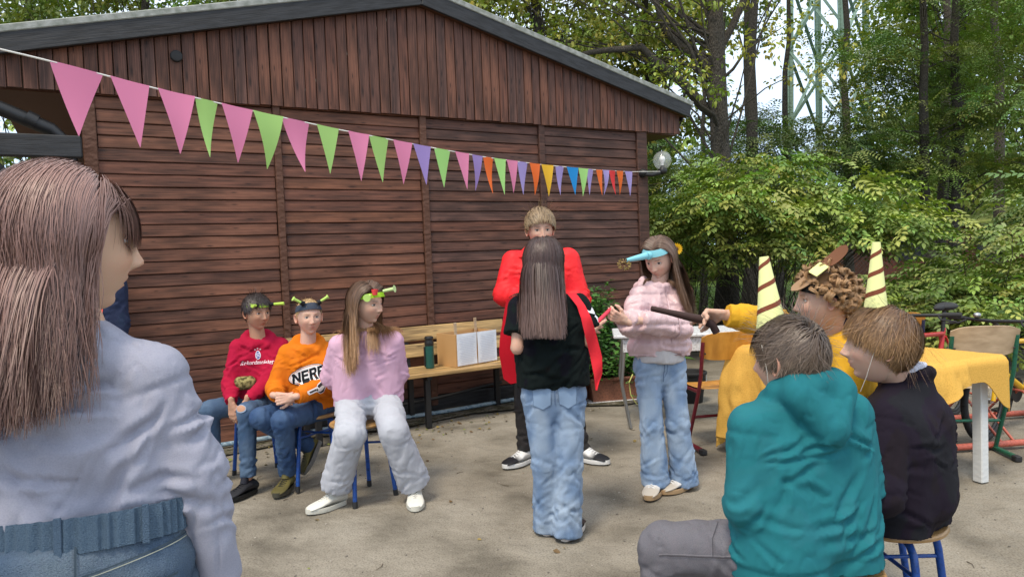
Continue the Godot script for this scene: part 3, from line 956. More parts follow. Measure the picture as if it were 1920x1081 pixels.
	for k in 18:
		var a := TAU * k / 18.0
		one_leaf(b, Vector3(cos(a) * 0.016, 1.385 + sin(a) * 0.016, 0.06), Vector3(cos(a), sin(a), 0.18), Vector3(0, 0, 1), 0.046, 0.4, 1.0)
	for k in b.c.size():
		b.c[k] = Color(0.75, 0.42, 0.01)
	put("petals", b.done(), M.leaf, sf)
	b = Buf.new()
	b.col = Color(0.12, 0.05, 0.01)
	b.ball(Vector3(0, 1.385, 0.063), Vector3(0.02, 0.02, 0.008))
	put("flower_centre", b.done(), M.plain, sf)

# ---------------------------------------------------------------- tables, chairs, stools
func stool(label: String, at: Vector3, turn: float, h := 0.45):
	var t := thing("stool", label, "stool", at, turn, "stools with blue tube legs and plywood seats")
	var b := Buf.new()
	b.lathe(Vector3(0, h - 0.02, 0), [Vector2(0, 0), Vector2(0.16, 0), Vector2(0.168, 0.004), Vector2(0.172, 0.011), Vector2(0.168, 0.018), Vector2(0.16, 0.022), Vector2(0.1, 0.019), Vector2(0, 0.018)], 36)
	put("seat", b.done(), M.ply, t)
	for k in 4:
		var a := PI / 4 + k * PI / 2
		var d := Vector3(cos(a), 0, sin(a))
		b = Buf.new()
		var y := h - 0.034
		b.tube([d * 0.02 + Vector3(0, y, 0), d * 0.09 + Vector3(0, y, 0), d * 0.125 + Vector3(0, y - 0.008, 0), d * 0.148 + Vector3(0, y - 0.032, 0), d * 0.157 + Vector3(0, y - 0.07, 0), d * 0.195 + Vector3(0, 0.03, 0)], [0.0125], 14)
		var leg := put("leg", b.done(), M.blue, t)
		b = Buf.new()
		b.tube([d * 0.194 + Vector3(0, 0.035, 0), d * 0.198 + Vector3(0, -0.002, 0)], [0.0145], 12)
		put("foot_cap", b.done(), M.rubber, leg)
	b = Buf.new()
	for k in 2:
		var a := PI / 4 + k * PI / 2
		var d := Vector3(cos(a), 0, sin(a)) * 0.166
		b.tube([d + Vector3(0, h - 0.13, 0), -d + Vector3(0, h - 0.13 - k * 0.018, 0)], [0.007], 8)
	put("brace", b.done(), M.blue, t)

func school_chair(label: String, at: Vector3, turn: float, frame: Material, ply: Material, sh := 0.44, bh := 0.80):
	# faces its own -z; the backrest is on the +z side
	var t := thing("school_chair", label, "chair", at, turn, "school chairs round the tables")
	var p := []
	for r in 9:
		for q in 9:
			var u := (q / 8.0 - 0.5) * 2.0
			var v := r / 8.0
			var hw := 0.19 * (1.0 - 0.10 * pow(absf(v - 0.5) * 2.0, 3.0))
			p.append(Vector3(u * hw, sh + 0.006 * u * u + (-0.022 * pow(maxf(0.0, 0.35 - v) / 0.35, 2.0)), -0.2 + v * 0.38))
	var b := Buf.new()
	b.grid(p, 9, 9, -0.011)
	put("seat", b.done(), ply, t)
	p = []
	for r in 9:
		for q in 13:
			var u := (q / 12.0 - 0.5) * 2.0
			var v := r / 8.0
			var crn := pow(absf(u), 4.0)
			var yy := bh - 0.19 + 0.19 * v - (v - 0.5) * 2.0 * crn * 0.03
			p.append(Vector3(u * 0.2, yy, 0.2 + 0.045 * v + 0.03 * (1.0 - u * u)))
	b = Buf.new()
	b.grid(p, 9, 13, 0.009)
	var bk := put("backrest", b.done(), ply, t)
	b = Buf.new()
	for s in [-1.0, 1.0]:
		for y in [0.05, 0.13]:
			b.ball(Vector3(s * 0.172, bh - 0.19 + y, 0.226 + 0.008 * y / 0.13), Vector3(0.007, 0.007, 0.004), Basis(), 8, 5)
	put("screw", b.done(), M.black, bk)
	for s in [-1.0, 1.0]:
		b = Buf.new()
		b.tube([Vector3(s * 0.195, 0.03, -0.02), Vector3(s * 0.19, 0.2, 0.055), Vector3(s * 0.188, sh - 0.02, 0.15), Vector3(s * 0.188, sh + 0.1, 0.19), Vector3(s * 0.188, bh - 0.06, 0.232)], [0.013], 10)
		put("upright", b.done(), frame, t)
		b = Buf.new()
		b.bar(Vector3(s * 0.195, 0.02, -0.22), Vector3(s * 0.195, 0.02, 0.21), 0.034, 0.026, 0.006)
		var ru := put("runner", b.done(), frame, t)
		b = Buf.new()
		for e in [-0.215, 0.205]:
			b.box(Vector3(s * 0.195, 0.016, e), Vector3(0.042, 0.036, 0.05), 0.006)
		put("end_cap", b.done(), M.rubber, ru)
		b = Buf.new()
		b.bar(Vector3(s * 0.175, sh - 0.018, -0.17), Vector3(s * 0.186, sh - 0.018, 0.15), 0.022, 0.022, 0.004)
		put("seat_rail", b.done(), frame, t)
	b = Buf.new()
	b.tube([Vector3(-0.19, 0.22, 0.06), Vector3(0.19, 0.22, 0.06)], [0.01], 8)
	b.tube([Vector3(-0.18, sh - 0.02, -0.1), Vector3(0.18, sh - 0.02, -0.1)], [0.01], 8)
	put("cross_tube", b.done(), frame, t)

func furniture():
	# stools under the seated children
	stool("blue legged stool under the boy in the crimson hoodie", Vector3(-1.70, 0, -4.64), 0.55)
	stool("blue legged stool under the boy in the orange hoodie", Vector3(-1.28, 0, -4.47), 0.42)
	stool("blue legged stool under the girl in the pale pink sweatshirt", Vector3(-0.93, 0, -4.16), 0.78)
	stool("blue legged stool under the boy in the teal hoodie", Vector3(0.86, 0, -2.02), 0.4)
	stool("blue legged stool under the boy in the black sweatshirt", Vector3(1.24, 0, -2.36), 0.75)
	stool("blue legged stool under the curly haired boy in yellow", Vector3(1.28, 0, -2.72), 0.3)
	# white folding table by the hut corner
	var t := thing("white_table", "white topped table with steel legs behind the girl in the pink jacket", "table", Vector3(1.32, 0, -5.72), -0.12)
	var b := Buf.new()
	b.box(Vector3.ZERO, Vector3(1.12, 0.025, 0.55), 0.006)
	put("table_top", b.done(), M.white, t, Transform3D(Basis(), Vector3(0.04, 0.72, 0)))
	b = Buf.new()
	b.box(Vector3(0.04, 0.65, 0.235), Vector3(0.98, 0.11, 0.018), 0.003)
	b.box(Vector3(0.04, 0.65, -0.235), Vector3(0.98, 0.11, 0.018), 0.003)
	put("apron", b.done(), M.white, t)
	for q in [[-0.43, 0.22], [0.52, 0.22], [-0.43, -0.22], [0.52, -0.22]]:
		b = Buf.new()
		b.tube([Vector3(q[0], 0.705, q[1]), Vector3(q[0] * 1.04 - 0.02, 0.35, q[1] * 1.02), Vector3(q[0] * 1.08 - 0.055 * signf(-q[0]) * -1.0, 0.0, q[1] * 1.05)], [0.014], 12)
		put("leg", b.done(), M.chrome, t)
	# low square table under the yellow blanket: corner R, edges along a and b
	var R := Vector3(2.67, 0, -3.97)
	var a := Vector3(-0.933, 0, 0.36).normalized()
	var e := Vector3(-0.477, 0, -0.879).normalized()
	var c := R + a * 0.3 + e * 0.6
	var yt := thing("square_legged_table", "white legged wooden table under the yellow blanket", "table", c)
	var bas := Basis(a, Vector3.UP, a.cross(Vector3.UP))
	b = Buf.new()
	b.box(Vector3(0, 0.69, 0), Vector3(0.6, 0.04, 1.2), 0.006, bas)
	put("table_top", b.done(), M.whitewood, yt)
	for q in [[-0.26, -0.56], [0.26, -0.56], [-0.26, 0.56], [0.26, 0.56]]:
		b = Buf.new()
		b.box(Vector3.ZERO, Vector3(0.058, 0.67, 0.058), 0.005)
		put("leg", b.done(), M.whitewood, yt, Transform3D(bas, a * q[0] + e * q[1] + Vector3(0, 0.335, 0)))
	blanket(c, a, e)
	school_chair("red framed chair with an orange plywood back left of the yellow blanket", Vector3(1.39, 0, -4.98), 0.2, M.wine, M.orange_ply, 0.43, 0.82)
	school_chair("green framed chair with a pale plywood back by the right end of the yellow table", Vector3(2.89, 0, -4.56), -0.10, M.green, M.pale_ply, 0.45, 0.845)
	school_chair("navy framed chair with an orange plywood back behind the yellow table", Vector3(2.86, 0, -5.45), -0.25, M.navy, M.orange_ply, 0.45, 0.86)

# a thick fleece blanket over the table: flat on top, hanging in folds, longest at the left end
func blanket(c: Vector3, a: Vector3, e: Vector3):
	var nx := 84
	var nz := 116
	var hx := 0.33
	var hz := 0.63
	var f := FastNoiseLite.new()
	f.seed = 31
	f.frequency = 2.2
	var p := []
	for r in nz:
		for q in nx:
			var u: float = (q / float(nx - 1) - 0.5) * 2.0
			var v: float = (r / float(nz - 1) - 0.5) * 2.0
			# blanket coordinates run past the table edge
			var bu := u * (hx + 0.62)
			var bv := v * (hz + 0.36) + 0.14
			var ou := maxf(absf(bu) - hx, 0.0)
			var ov := maxf(absf(bv) - hz, 0.0)
			# the front edge is drawn up towards the right corner, where one flap wraps the leg
			if bu < 0.0:
				ou *= 0.14
			elif bv < 0.0 and ou > 0.0:
				ou *= 0.34 + 0.6 * smoothstep(-hz, 0.1, bv)
			if bv < -hz:
				ov *= 0.62 + 0.75 * smoothstep(-0.12, -hx, bu) + 0.5 * smoothstep(0.0, hx, bu)
			var x := clampf(bu, -hx, hx)
			var z := clampf(bv, -hz, hz)
			var drop := sqrt(ou * ou + ov * ov)
			if ou > 0.0 and ov > 0.0:
				drop = maxf(ou, ov) + 0.25 * minf(ou, ov)
			var sx := signf(bu)
			var sz := signf(bv)
			var rr := 0.03
			var turn := minf(drop / rr, PI / 2)
			var out := rr * sin(turn)
			var down := rr * (1.0 - cos(turn)) + maxf(0.0, drop - rr * PI / 2)
			var around := (bv if ou > ov else bu) * 1.0
			var amp := clampf(drop * 0.30, 0.0, 0.075)
			out += amp * (0.5 + 0.5 * sin(around * 13.0 + 2.2 * f.get_noise_2d(around * 2.0, drop))) + 0.10 * drop
			if bu < 0.0:
				out = rr * sin(turn) + 0.02 * drop
			var dx := sx * out * (1.0 if ou > 0.0 else 0.0) * (ou / maxf(ou + ov, 1e-5))
			var dz := sz * out * (ov / maxf(ou + ov, 1e-5))
			var y := 0.716 - down + (0.004 + 0.005 * f.get_noise_2d(bu * 3.0, bv * 3.0) if drop < 0.01 else 0.0)
			p.append(c + a * (x + dx) + e * (z + dz) + Vector3(0, maxf(y, 0.02), 0))
	var b := Buf.new()
	b.grid(p, nz, nx, -0.006 if false else 0.006)
	var o := put("yellow_blanket", b.done(), M.fleece, self)
	tag(o, "thick yellow fleece blanket draped over the table", "blanket")
# ---------------------------------------------------------------- bicycles in their rack
func bicycle(label: String, at: Vector3, turn: float, r: float, paint: Material, tall: float):
	# its own axes: x forward, y up; at = the ground under the front hub
	var t := thing("bicycle", label, "bicycle", at, turn, "bicycles in the rack")
	for x in [0.0, -0.98]:
		var b := Buf.new()
		var w := put("wheel", null, null, t)
		w.position = Vector3(x, r, 0)
		var pts := []
		for k in 41:
			pts.append(Vector3(cos(TAU * k / 40.0), sin(TAU * k / 40.0), 0) * (r - 0.022))
		b.tube(pts, [0.022], 10, false)
		w.mesh = b.done()
		w.material_override = M.rubber
		b = Buf.new()
		pts = []
		for k in 41:
			pts.append(Vector3(cos(TAU * k / 40.0), sin(TAU * k / 40.0), 0) * (r - 0.05))
		b.tube(pts, [0.012], 6, false)
		put("rim", b.done(), M.black, w)
		b = Buf.new()
		b.tube([Vector3(0, 0, -0.045), Vector3(0, 0, 0.045)], [0.02], 10)
		for k in 24:
			var a := TAU * k / 24.0
			b.tube([Vector3(cos(a + 0.5) * 0.02, sin(a + 0.5) * 0.02, 0.03 if k % 2 else -0.03), Vector3(cos(a), sin(a), 0) * (r - 0.05)], [0.0012], 4, false)
		put("spokes", b.done(), M.chrome, w)
	var bb := Vector3(-0.58, 0.27, 0)
	var head := Vector3(-0.16, tall - 0.16, 0)
	var headlow := Vector3(-0.11, tall - 0.3, 0)
	var seat := Vector3(-0.74, tall - 0.2, 0)
	var b := Buf.new()
	b.tube([head + Vector3(-0.012, 0.05, 0), headlow + Vector3(0.01, -0.04, 0)], [0.023], 12)
	b.tube([headlow, bb], [0.021, 0.023], 12)
	b.tube([head, seat], [0.017], 12)
	b.tube([bb, seat + Vector3(-0.02, 0.04, 0)], [0.018], 12)
	for s in [-1.0, 1.0]:
		b.tube([Vector3(-0.98, r, s * 0.055), bb + Vector3(-0.02, 0, s * 0.03)], [0.01], 8)
		b.tube([Vector3(-0.98, r, s * 0.055), seat + Vector3(0, -0.02, s * 0.02)], [0.009], 8)
	put("frame", b.done(), paint, t)
	b = Buf.new()
	for s in [-1.0, 1.0]:
		b.tube([Vector3(0, r, s * 0.055), Vector3(-0.06, r + 0.2, s * 0.055), headlow + Vector3(0.012, -0.05, s * 0.045), headlow + Vector3(0.01, -0.04, 0)], [0.013, 0.017, 0.02, 0.02], 10)
	put("fork", b.done(), paint, t)
	b = Buf.new()
	b.tube([head, head + Vector3(-0.02, 0.12, 0), head + Vector3(0.05, 0.15, 0)], [0.014], 10)
	b.tube([head + Vector3(0.0, 0.16, -0.29), head + Vector3(0.03, 0.155, -0.14), head + Vector3(0.05, 0.15, 0), head + Vector3(0.03, 0.155, 0.14), head + Vector3(0.0, 0.16, 0.29)], [0.012], 10)
	var hb := put("handlebar", b.done(), M.black, t)
	b = Buf.new()
	for s in [-1.0, 1.0]:
		b.tube([head + Vector3(0.0, 0.16, s * 0.3), head + Vector3(0.015, 0.158, s * 0.19)], [0.017], 10)
		b.tube([head + Vector3(0.03, 0.15, s * 0.17), head + Vector3(0.075, 0.13, s * 0.2), head + Vector3(0.07, 0.12, s * 0.29)], [0.007], 6)
	put("grip", b.done(), M.rubber, hb)
	b = Buf.new()
	b.ball(head + Vector3(0.035, 0.185, 0.1), Vector3(0.026, 0.02, 0.026), Basis(), 14, 8)
	put("bell", b.done(), M.chrome, hb)
	b = Buf.new()
	b.tube([seat, seat + Vector3(-0.04, 0.18, 0)], [0.014], 10)
	put("seat_post", b.done(), M.black, t)
	b = Buf.new()
	b.ball(seat + Vector3(-0.08, 0.2, 0), Vector3(0.13, 0.032, 0.075), Basis(), 18, 10)
	b.ball(seat + Vector3(0.05, 0.2, 0), Vector3(0.11, 0.025, 0.03), Basis(), 14, 8)
	put("saddle", b.done(), M.rubber, t)
	b = Buf.new()
	b.lathe(bb + Vector3(0, 0, 0.05), [Vector2(0.0, 0.006), Vector2(0.085, 0.006), Vector2(0.09, 0.0), Vector2(0.0, -0.004)], 24, Basis(Vector3.RIGHT, PI / 2))
	b.bar(bb + Vector3(0, 0, 0.07), bb + Vector3(0.07, -0.15, 0.075), 0.024, 0.014, 0.004)
	b.bar(bb + Vector3(0, 0, -0.07), bb + Vector3(-0.07, 0.15, -0.075), 0.024, 0.014, 0.004)
	b.box(bb + Vector3(0.07, -0.15, 0.13), Vector3(0.09, 0.02, 0.09), 0.004)
	b.box(bb + Vector3(-0.07, 0.15, -0.13), Vector3(0.09, 0.02, 0.09), 0.004)
	put("crank", b.done(), M.black, t)

func bicycles():
	bicycle("yellow bicycle with black handlebars leaning in the rack behind the green chair", Vector3(3.16, 0, -4.78), PI + 0.55, 0.285, M.yellowpaint, 0.82)
	bicycle("red bicycle with a black saddle behind the yellow blanket", Vector3(2.67, 0, -4.86), PI + 0.72, 0.29, M.redpaint, 0.87)
	var t := thing("bicycle_rack", "coral red steel bicycle rack low on the ground at the right", "rack", Vector3(3.6, 0, -5.0), 0.12)
	for z in [-0.35, 0.35]:
		var b := Buf.new()
		b.tube([Vector3(-1.1, 0.035, z), Vector3(1.6, 0.035, z)], [0.022], 10)
		put("rail", b.done(), M.coral, t)
	for k in 6:
		for s in [-1.0, 1.0]:
			var b := Buf.new()
			var x: float = -0.9 + 0.45 * k + s * 0.045
			b.tube([Vector3(x, 0.04, 0.35), Vector3(x - 0.03, 0.3, 0.06), Vector3(x - 0.03, 0.3, -0.06), Vector3(x, 0.04, -0.35)], [0.009], 8)
			put("wheel_loop", b.done(), M.coral, t)

# ---------------------------------------------------------------- trees, shrubs, fence, pylon
func bend(a: Vector3, b: Vector3, n: int, wob: float, sag := 0.0) -> Array:
	var out := []
	var side := (b - a).cross(Vector3(rng.randf_range(-1, 1), rng.randf_range(-1, 1), rng.randf_range(-1, 1))).normalized()
	var ph := rng.randf() * 3.0
	for k in n + 1:
		var t := float(k) / n
		out.append(a.lerp(b, t) + side * wob * sin(ph + t * 5.0) * t * (1.2 - t) + Vector3(0, sag * sin(PI * t), 0) + Vector3(rng.randf_range(-1, 1), rng.randf_range(-1, 1), rng.randf_range(-1, 1)) * wob * 0.18 * (1.0 if k > 0 and k < n else 0.0))
	return out

func taper(a: float, b: float, n: int) -> Array:
	var out := []
	for k in n + 1:
		out.append(lerpf(a, b, float(k) / n))
	return out

# crowns: [offset from the base, radii, clumps, sprays per clump, clump size]
func tree(called: String, label: String, cat: String, at: Vector3, h: float, r: float, lean: Vector3, crowns: Array, kind: String, col: Color, group := "", limbs := [], size := 1.0, droop := 0.25):
	var t := thing(called, label, cat, at, 0.0, group)
	var trunk := Buf.new()
	var top := lean + Vector3(0, h, 0)
	var tp := bend(Vector3(0, -0.05, 0), top, 12, h * 0.025)
	var tr := taper(r, r * 0.16, 12)
	tr[0] = r * 1.35
	if r > 0.02:
		trunk.tube(tp, tr, 14)
	for l in limbs:
		var lp := []
		for k in l.size() - 1:
			var seg := bend(l[k][0], l[k + 1][0], 3, 0.12)
			for q in 3:
				lp.append(seg[q])
		lp.append(l[l.size() - 1][0])
		var lr := []
		for k in lp.size():
			lr.append(lerpf(l[0][1], l[l.size() - 1][1], float(k) / (lp.size() - 1)))
		trunk.tube(lp, lr, 9)
	var xfs := []
	var cols := PackedColorArray()
	for cr in crowns:
		var off: Vector3 = cr[0]
		var rad: Vector3 = cr[1]
		for k in int(cr[2]):
			var d := Vector3(rng.randfn(), rng.randfn(), rng.randfn()).normalized() * pow(rng.randf(), 0.42)
			var cc := off + d * rad
			var ty := clampf((cc.y - rng.randf_range(0.2, 2.6) * rad.y * 0.7) / maxf(top.y, 0.1), 0.12, 0.97)
			var fi := ty * 12.0
			var from: Vector3 = tp[int(fi)].lerp(tp[mini(int(fi) + 1, 12)], fi - int(fi))
			if r <= 0.02:
				from = Vector3(rng.randf_range(-0.12, 0.12), 0, rng.randf_range(-0.12, 0.12))
			var lr: float = clampf(r * (1.0 - ty) * rng.randf_range(0.1, 0.3), 0.006, 0.05)
			trunk.tube(bend(from, cc, 5, from.distance_to(cc) * 0.12, 0.05 * from.distance_to(cc)), taper(lr, 0.004, 5), 6, false)
			var tone := rng.randf_range(0.72, 1.3)
			var warm := rng.randf_range(0.85, 1.25)
			var cs: float = cr[4] * rng.randf_range(0.7, 1.3)
			var out := Vector3(d.x, 0.0, d.z).normalized()
			for q in int(cr[3]):
				var sp := Vector3(rng.randfn() * 0.6, rng.randfn() * 0.24, rng.randfn() * 0.6) * cs
				var yaw := atan2(out.x + rng.randfn() * 0.8, out.z + rng.randfn() * 0.8)
				var b := Basis.from_euler(Vector3(droop + rng.randfn() * 0.25, yaw, rng.randfn() * 0.3)).scaled(Vector3.ONE * size * rng.randf_range(0.75, 1.25))
				xfs.append(Transform3D(b, cc + sp))
				var j := tone * rng.randf_range(0.85, 1.18)
				cols.append(Color(col.r * j * warm * rng.randf_range(0.85, 1.2), col.g * j, col.b * j * rng.randf_range(0.8, 1.2)))
	put("trunk" if r > 0.02 else "stems", trunk.done(), M.bark if r > 0.02 else M.twig, t)
	tag(sprays("crown", t, kind, xfs, cols), "", "", "", "stuff")
	return t

func wood_behind():
	var dark := Color(0.165, 0.24, 0.08)
	var mid := Color(0.22, 0.305, 0.075)
	var fresh := Color(0.25, 0.355, 0.085)
	var yel := Color(0.29, 0.33, 0.06)
	# shrubs along the fence, nearest first
	tree("leafy_shrub", "broad green shrub with oval leaves arching over the fence right of the hut", "shrub", Vector3(3.25, 0, -8.9), 1.2, 0.015, Vector3.ZERO, [[Vector3(-0.75, 1.72, 0.3), Vector3(0.95, 0.42, 0.7), 24, 24, 0.40], [Vector3(0.75, 1.68, 0.2), Vector3(1.1, 0.38, 0.7), 24, 22, 0.40], [Vector3(0.2, 2.15, -0.1), Vector3(1.5, 0.35, 0.6), 20, 22, 0.42]], "ovate", fresh, "shrubs along the fence", [], 1.0, 0.3)
	tree("leafy_shrub", "dense green shrub with oval leaves above the parked bicycles", "shrub", Vector3(5.0, 0, -7.6), 1.0, 0.015, Vector3.ZERO, [[Vector3(-0.35, 0.75, 0.3), Vector3(0.85, 0.5, 0.5), 22, 22, 0.35], [Vector3(0.7, 1.15, 0.0), Vector3(1.1, 0.6, 0.6), 26, 22, 0.4], [Vector3(-0.9, 0.5, 0.3), Vector3(0.5, 0.35, 0.3), 8, 18, 0.3]], "ovate", mid, "shrubs along the fence", [], 0.95, 0.3)
	tree("feathery_shrub", "pale green feathery leaved shrub right beside the hut corner", "shrub", Vector3(2.35, 0, -9.6), 1.0, 0.015, Vector3.ZERO, [[Vector3(0, 2.0, 0), Vector3(0.7, 0.55, 0.5), 14, 16, 0.4], [Vector3(0.2, 1.1, 0), Vector3(0.6, 0.6, 0.4), 8, 14, 0.4]], "pinnate", fresh, "shrubs along the fence", [], 0.95)
	tree("leafy_shrub", "dark shrub with oval leaves at the far right end of the fence", "shrub", Vector3(7.3, 0, -8.8), 1.0, 0.015, Vector3.ZERO, [[Vector3(0, 1.2, 0), Vector3(1.4, 1.0, 0.7), 36, 22, 0.45]], "ovate", dark, "shrubs along the fence", [], 1.0, 0.3)
	# the big oak behind the corner with its long limb reaching over the roof
	tree("oak_tree", "thick dark oak trunk with a long limb reaching left over the hut roof", "tree", Vector3(3.05, 0, -10.3), 13.0, 0.165, Vector3(0.2, 0, -0.3), [[Vector3(-1.6, 6.4, -0.5), Vector3(3.4, 1.9, 2.4), 30, 34, 0.7], [Vector3(1.0, 9.0, -1.0), Vector3(4.0, 2.6, 3.0), 24, 30, 0.8], [Vector3(-2.0, 4.5, -0.5), Vector3(1.6, 0.5, 1.0), 8, 16, 0.5], [Vector3(-0.2, 3.9, 0.5), Vector3(1.6, 0.9, 0.35), 6, 12, 0.45]], "oak", yel, "trees of the wood behind", [[[Vector3(-0.02, 3.3, -0.1), 0.085], [Vector3(-0.5, 3.75, 0), 0.07], [Vector3(-1.1, 4.25, 0.1), 0.055], [Vector3(-1.8, 4.2, 0.1), 0.04], [Vector3(-2.5, 4.05, 0), 0.02]], [[Vector3(0.0, 3.9, -0.1), 0.07], [Vector3(-0.7, 4.5, -0.1), 0.05], [Vector3(-0.95, 5.3, -0.1), 0.04], [Vector3(-1.5, 6.0, 0), 0.015]], [[Vector3(0.05, 4.2, -0.1), 0.06], [Vector3(0.6, 5.2, 0), 0.04], [Vector3(1.3, 6.0, 0), 0.02]]], 0.66)
	tree("leaning_tree", "leaning grey trunk standing on the grass behind the fence", "tree", Vector3(4.05, 0, -12.2), 9.0, 0.14, Vector3(0.55, 0, -0.4), [[Vector3(0.9, 7.2, -1.5), Vector3(1.6, 1.6, 1.6), 12, 24, 0.7]], "oak", mid, "trees of the wood behind", [], 1.0)
	# feathery leaved trees in front of and around the pylon
	var rob := [[Vector3(7.5, 0, -12.8), 9.5, 0.11, "slender feathery leaved tree with two forks right of the pylon"], [Vector3(8.2, 0, -13.2), 10.0, 0.12, "taller feathery leaved tree at the right edge of the wood"], [Vector3(5.2, 0, -13.8), 8.0, 0.09, "thin feathery leaved tree standing just before the pylon"], [Vector3(3.6, 0, -13.5), 6.2, 0.08, "small feathery leaved tree between the oak and the pylon"], [Vector3(9.6, 0, -12.0), 9.0, 0.10, "feathery leaved tree leaning in from the far right"]]
	for k in rob.size():
		var q = rob[k]
		var hh: float = q[1]
		var lo: float = [2.9, 2.6, 2.6, 2.5, 2.7][k]
		var hi: float = [6.8, 7.5, 4.0, 3.3, 7.0][k]
		var cs := []
		for z in 6:
			var y := lerpf(lo, hi, z / 5.0)
			cs.append([Vector3(rng.randf_range(-0.5, 0.5), y, rng.randf_range(-0.4, 0.4)), Vector3(1.75 - 0.12 * z, 0.42, 1.5), 7 - z, 20, 0.6])
		tree("feathery_tree", q[3], "tree", q[0], hh, q[2], Vector3(rng.randf_range(-0.4, 0.4), 0, 0), cs, "pinnate", [dark, mid, dark, dark, mid][k], "trees of the wood behind", [], 1.25)
	# taller trees further back, with lighter leaves
	var far := [[Vector3(-9.5, 0, -19), 13.0, "leafy tree showing its top above the left roof slope"], [Vector3(-13.5, 0, -21), 14.0, "leafy tree at the far left above the roof"], [Vector3(-5.0, 0, -22), 13.5, "yellow green tree above the roof left of the ridge"], [Vector3(1.2, 0, -17.5), 13.0, "yellow green oak above the right roof slope"], [Vector3(3.8, 0, -19.5), 12.0, "yellow green oak behind the long oak limb"], [Vector3(-1.0, 0, -20.0), 14.0, "yellow green oak above the ridge of the hut"], [Vector3(12.5, 0, -20), 13.0, "bright leaved tree behind the feathery trees at right"], [Vector3(16.5, 0, -22), 14.0, "bright leaved tree at the far right edge"], [Vector3(15.2, 0, -25), 12.0, "bright leaved tree just right of the pylon behind the dark trunks"], [Vector3(20.5, 0, -27), 15.0, "tall tree in the far right background"]]
	for k in far.size():
		var q = far[k]
		var hh: float = q[1]
		tree("forest_tree", q[2], "tree", q[0], hh, 0.2, Vector3(rng.randf_range(-0.5, 0.5), 0, 0), [[Vector3(0, hh * 0.66, 0), Vector3(3.3, hh * 0.30, 3.0), 40, 26, 0.85], [Vector3(0, hh * 0.3, 0), Vector3(2.6, hh * 0.16, 2.0), 14, 22, 0.8]], "oak", [mid, mid, yel, yel, yel, yel, fresh, fresh, yel, mid][k], "trees of the wood behind", [], 1.5)
	# bare stems of pines and oaks standing in the wood
	for q in [[Vector3(4.75, 0, -14.0), 12.0, 0.10, "straight thin trunk right of the oak"], [Vector3(9.3, 0, -15.5), 12.0, 0.13, "straight dark trunk left of the brick shed"], [Vector3(11.6, 0, -17.0), 13.0, 0.14, "straight dark trunk right of the brick shed"], [Vector3(8.3, 0, -17.5), 13.0, 0.12, "straight trunk seen between the pylon and the feathery tree"]]:
		tree("bare_trunk", q[3], "tree", q[0], q[1], q[2], Vector3(rng.randf_range(-0.3, 0.3), 0, 0), [[Vector3(0, q[1] * 0.88, 0), Vector3(1.6, 1.4, 1.6), 8, 22, 0.7]], "oak", mid, "bare trunks in the wood", [], 1.2)
	undergrowth()
	fence()
	pylon()
	var s := thing("brick_shed", "low red brown shed with a mossy roof far behind the shrubs", "shed", Vector3(12.4, 0, -20.5), -0.15)
	var b := Buf.new()
	b.box(Vector3(0, 0.9, 0), Vector3(5.0, 1.8, 3.0), 0.01)
	put("wall", b.done(), M.redbrick, s)
	b = Buf.new()
	b.box(Vector3(0, 2.0, 0.2), Vector3(5.4, 0.12, 3.6), 0.02, Basis(Vector3.RIGHT, 0.14))
	put("roof", b.done(), M.moss, s)
	for x in [-1.4, 0.6]:
		b = Buf.new()
		b.box(Vector3(x, 1.15, 1.51), Vector3(0.8, 0.6, 0.04), 0.004)
		put("window", b.done(), M.black, s)

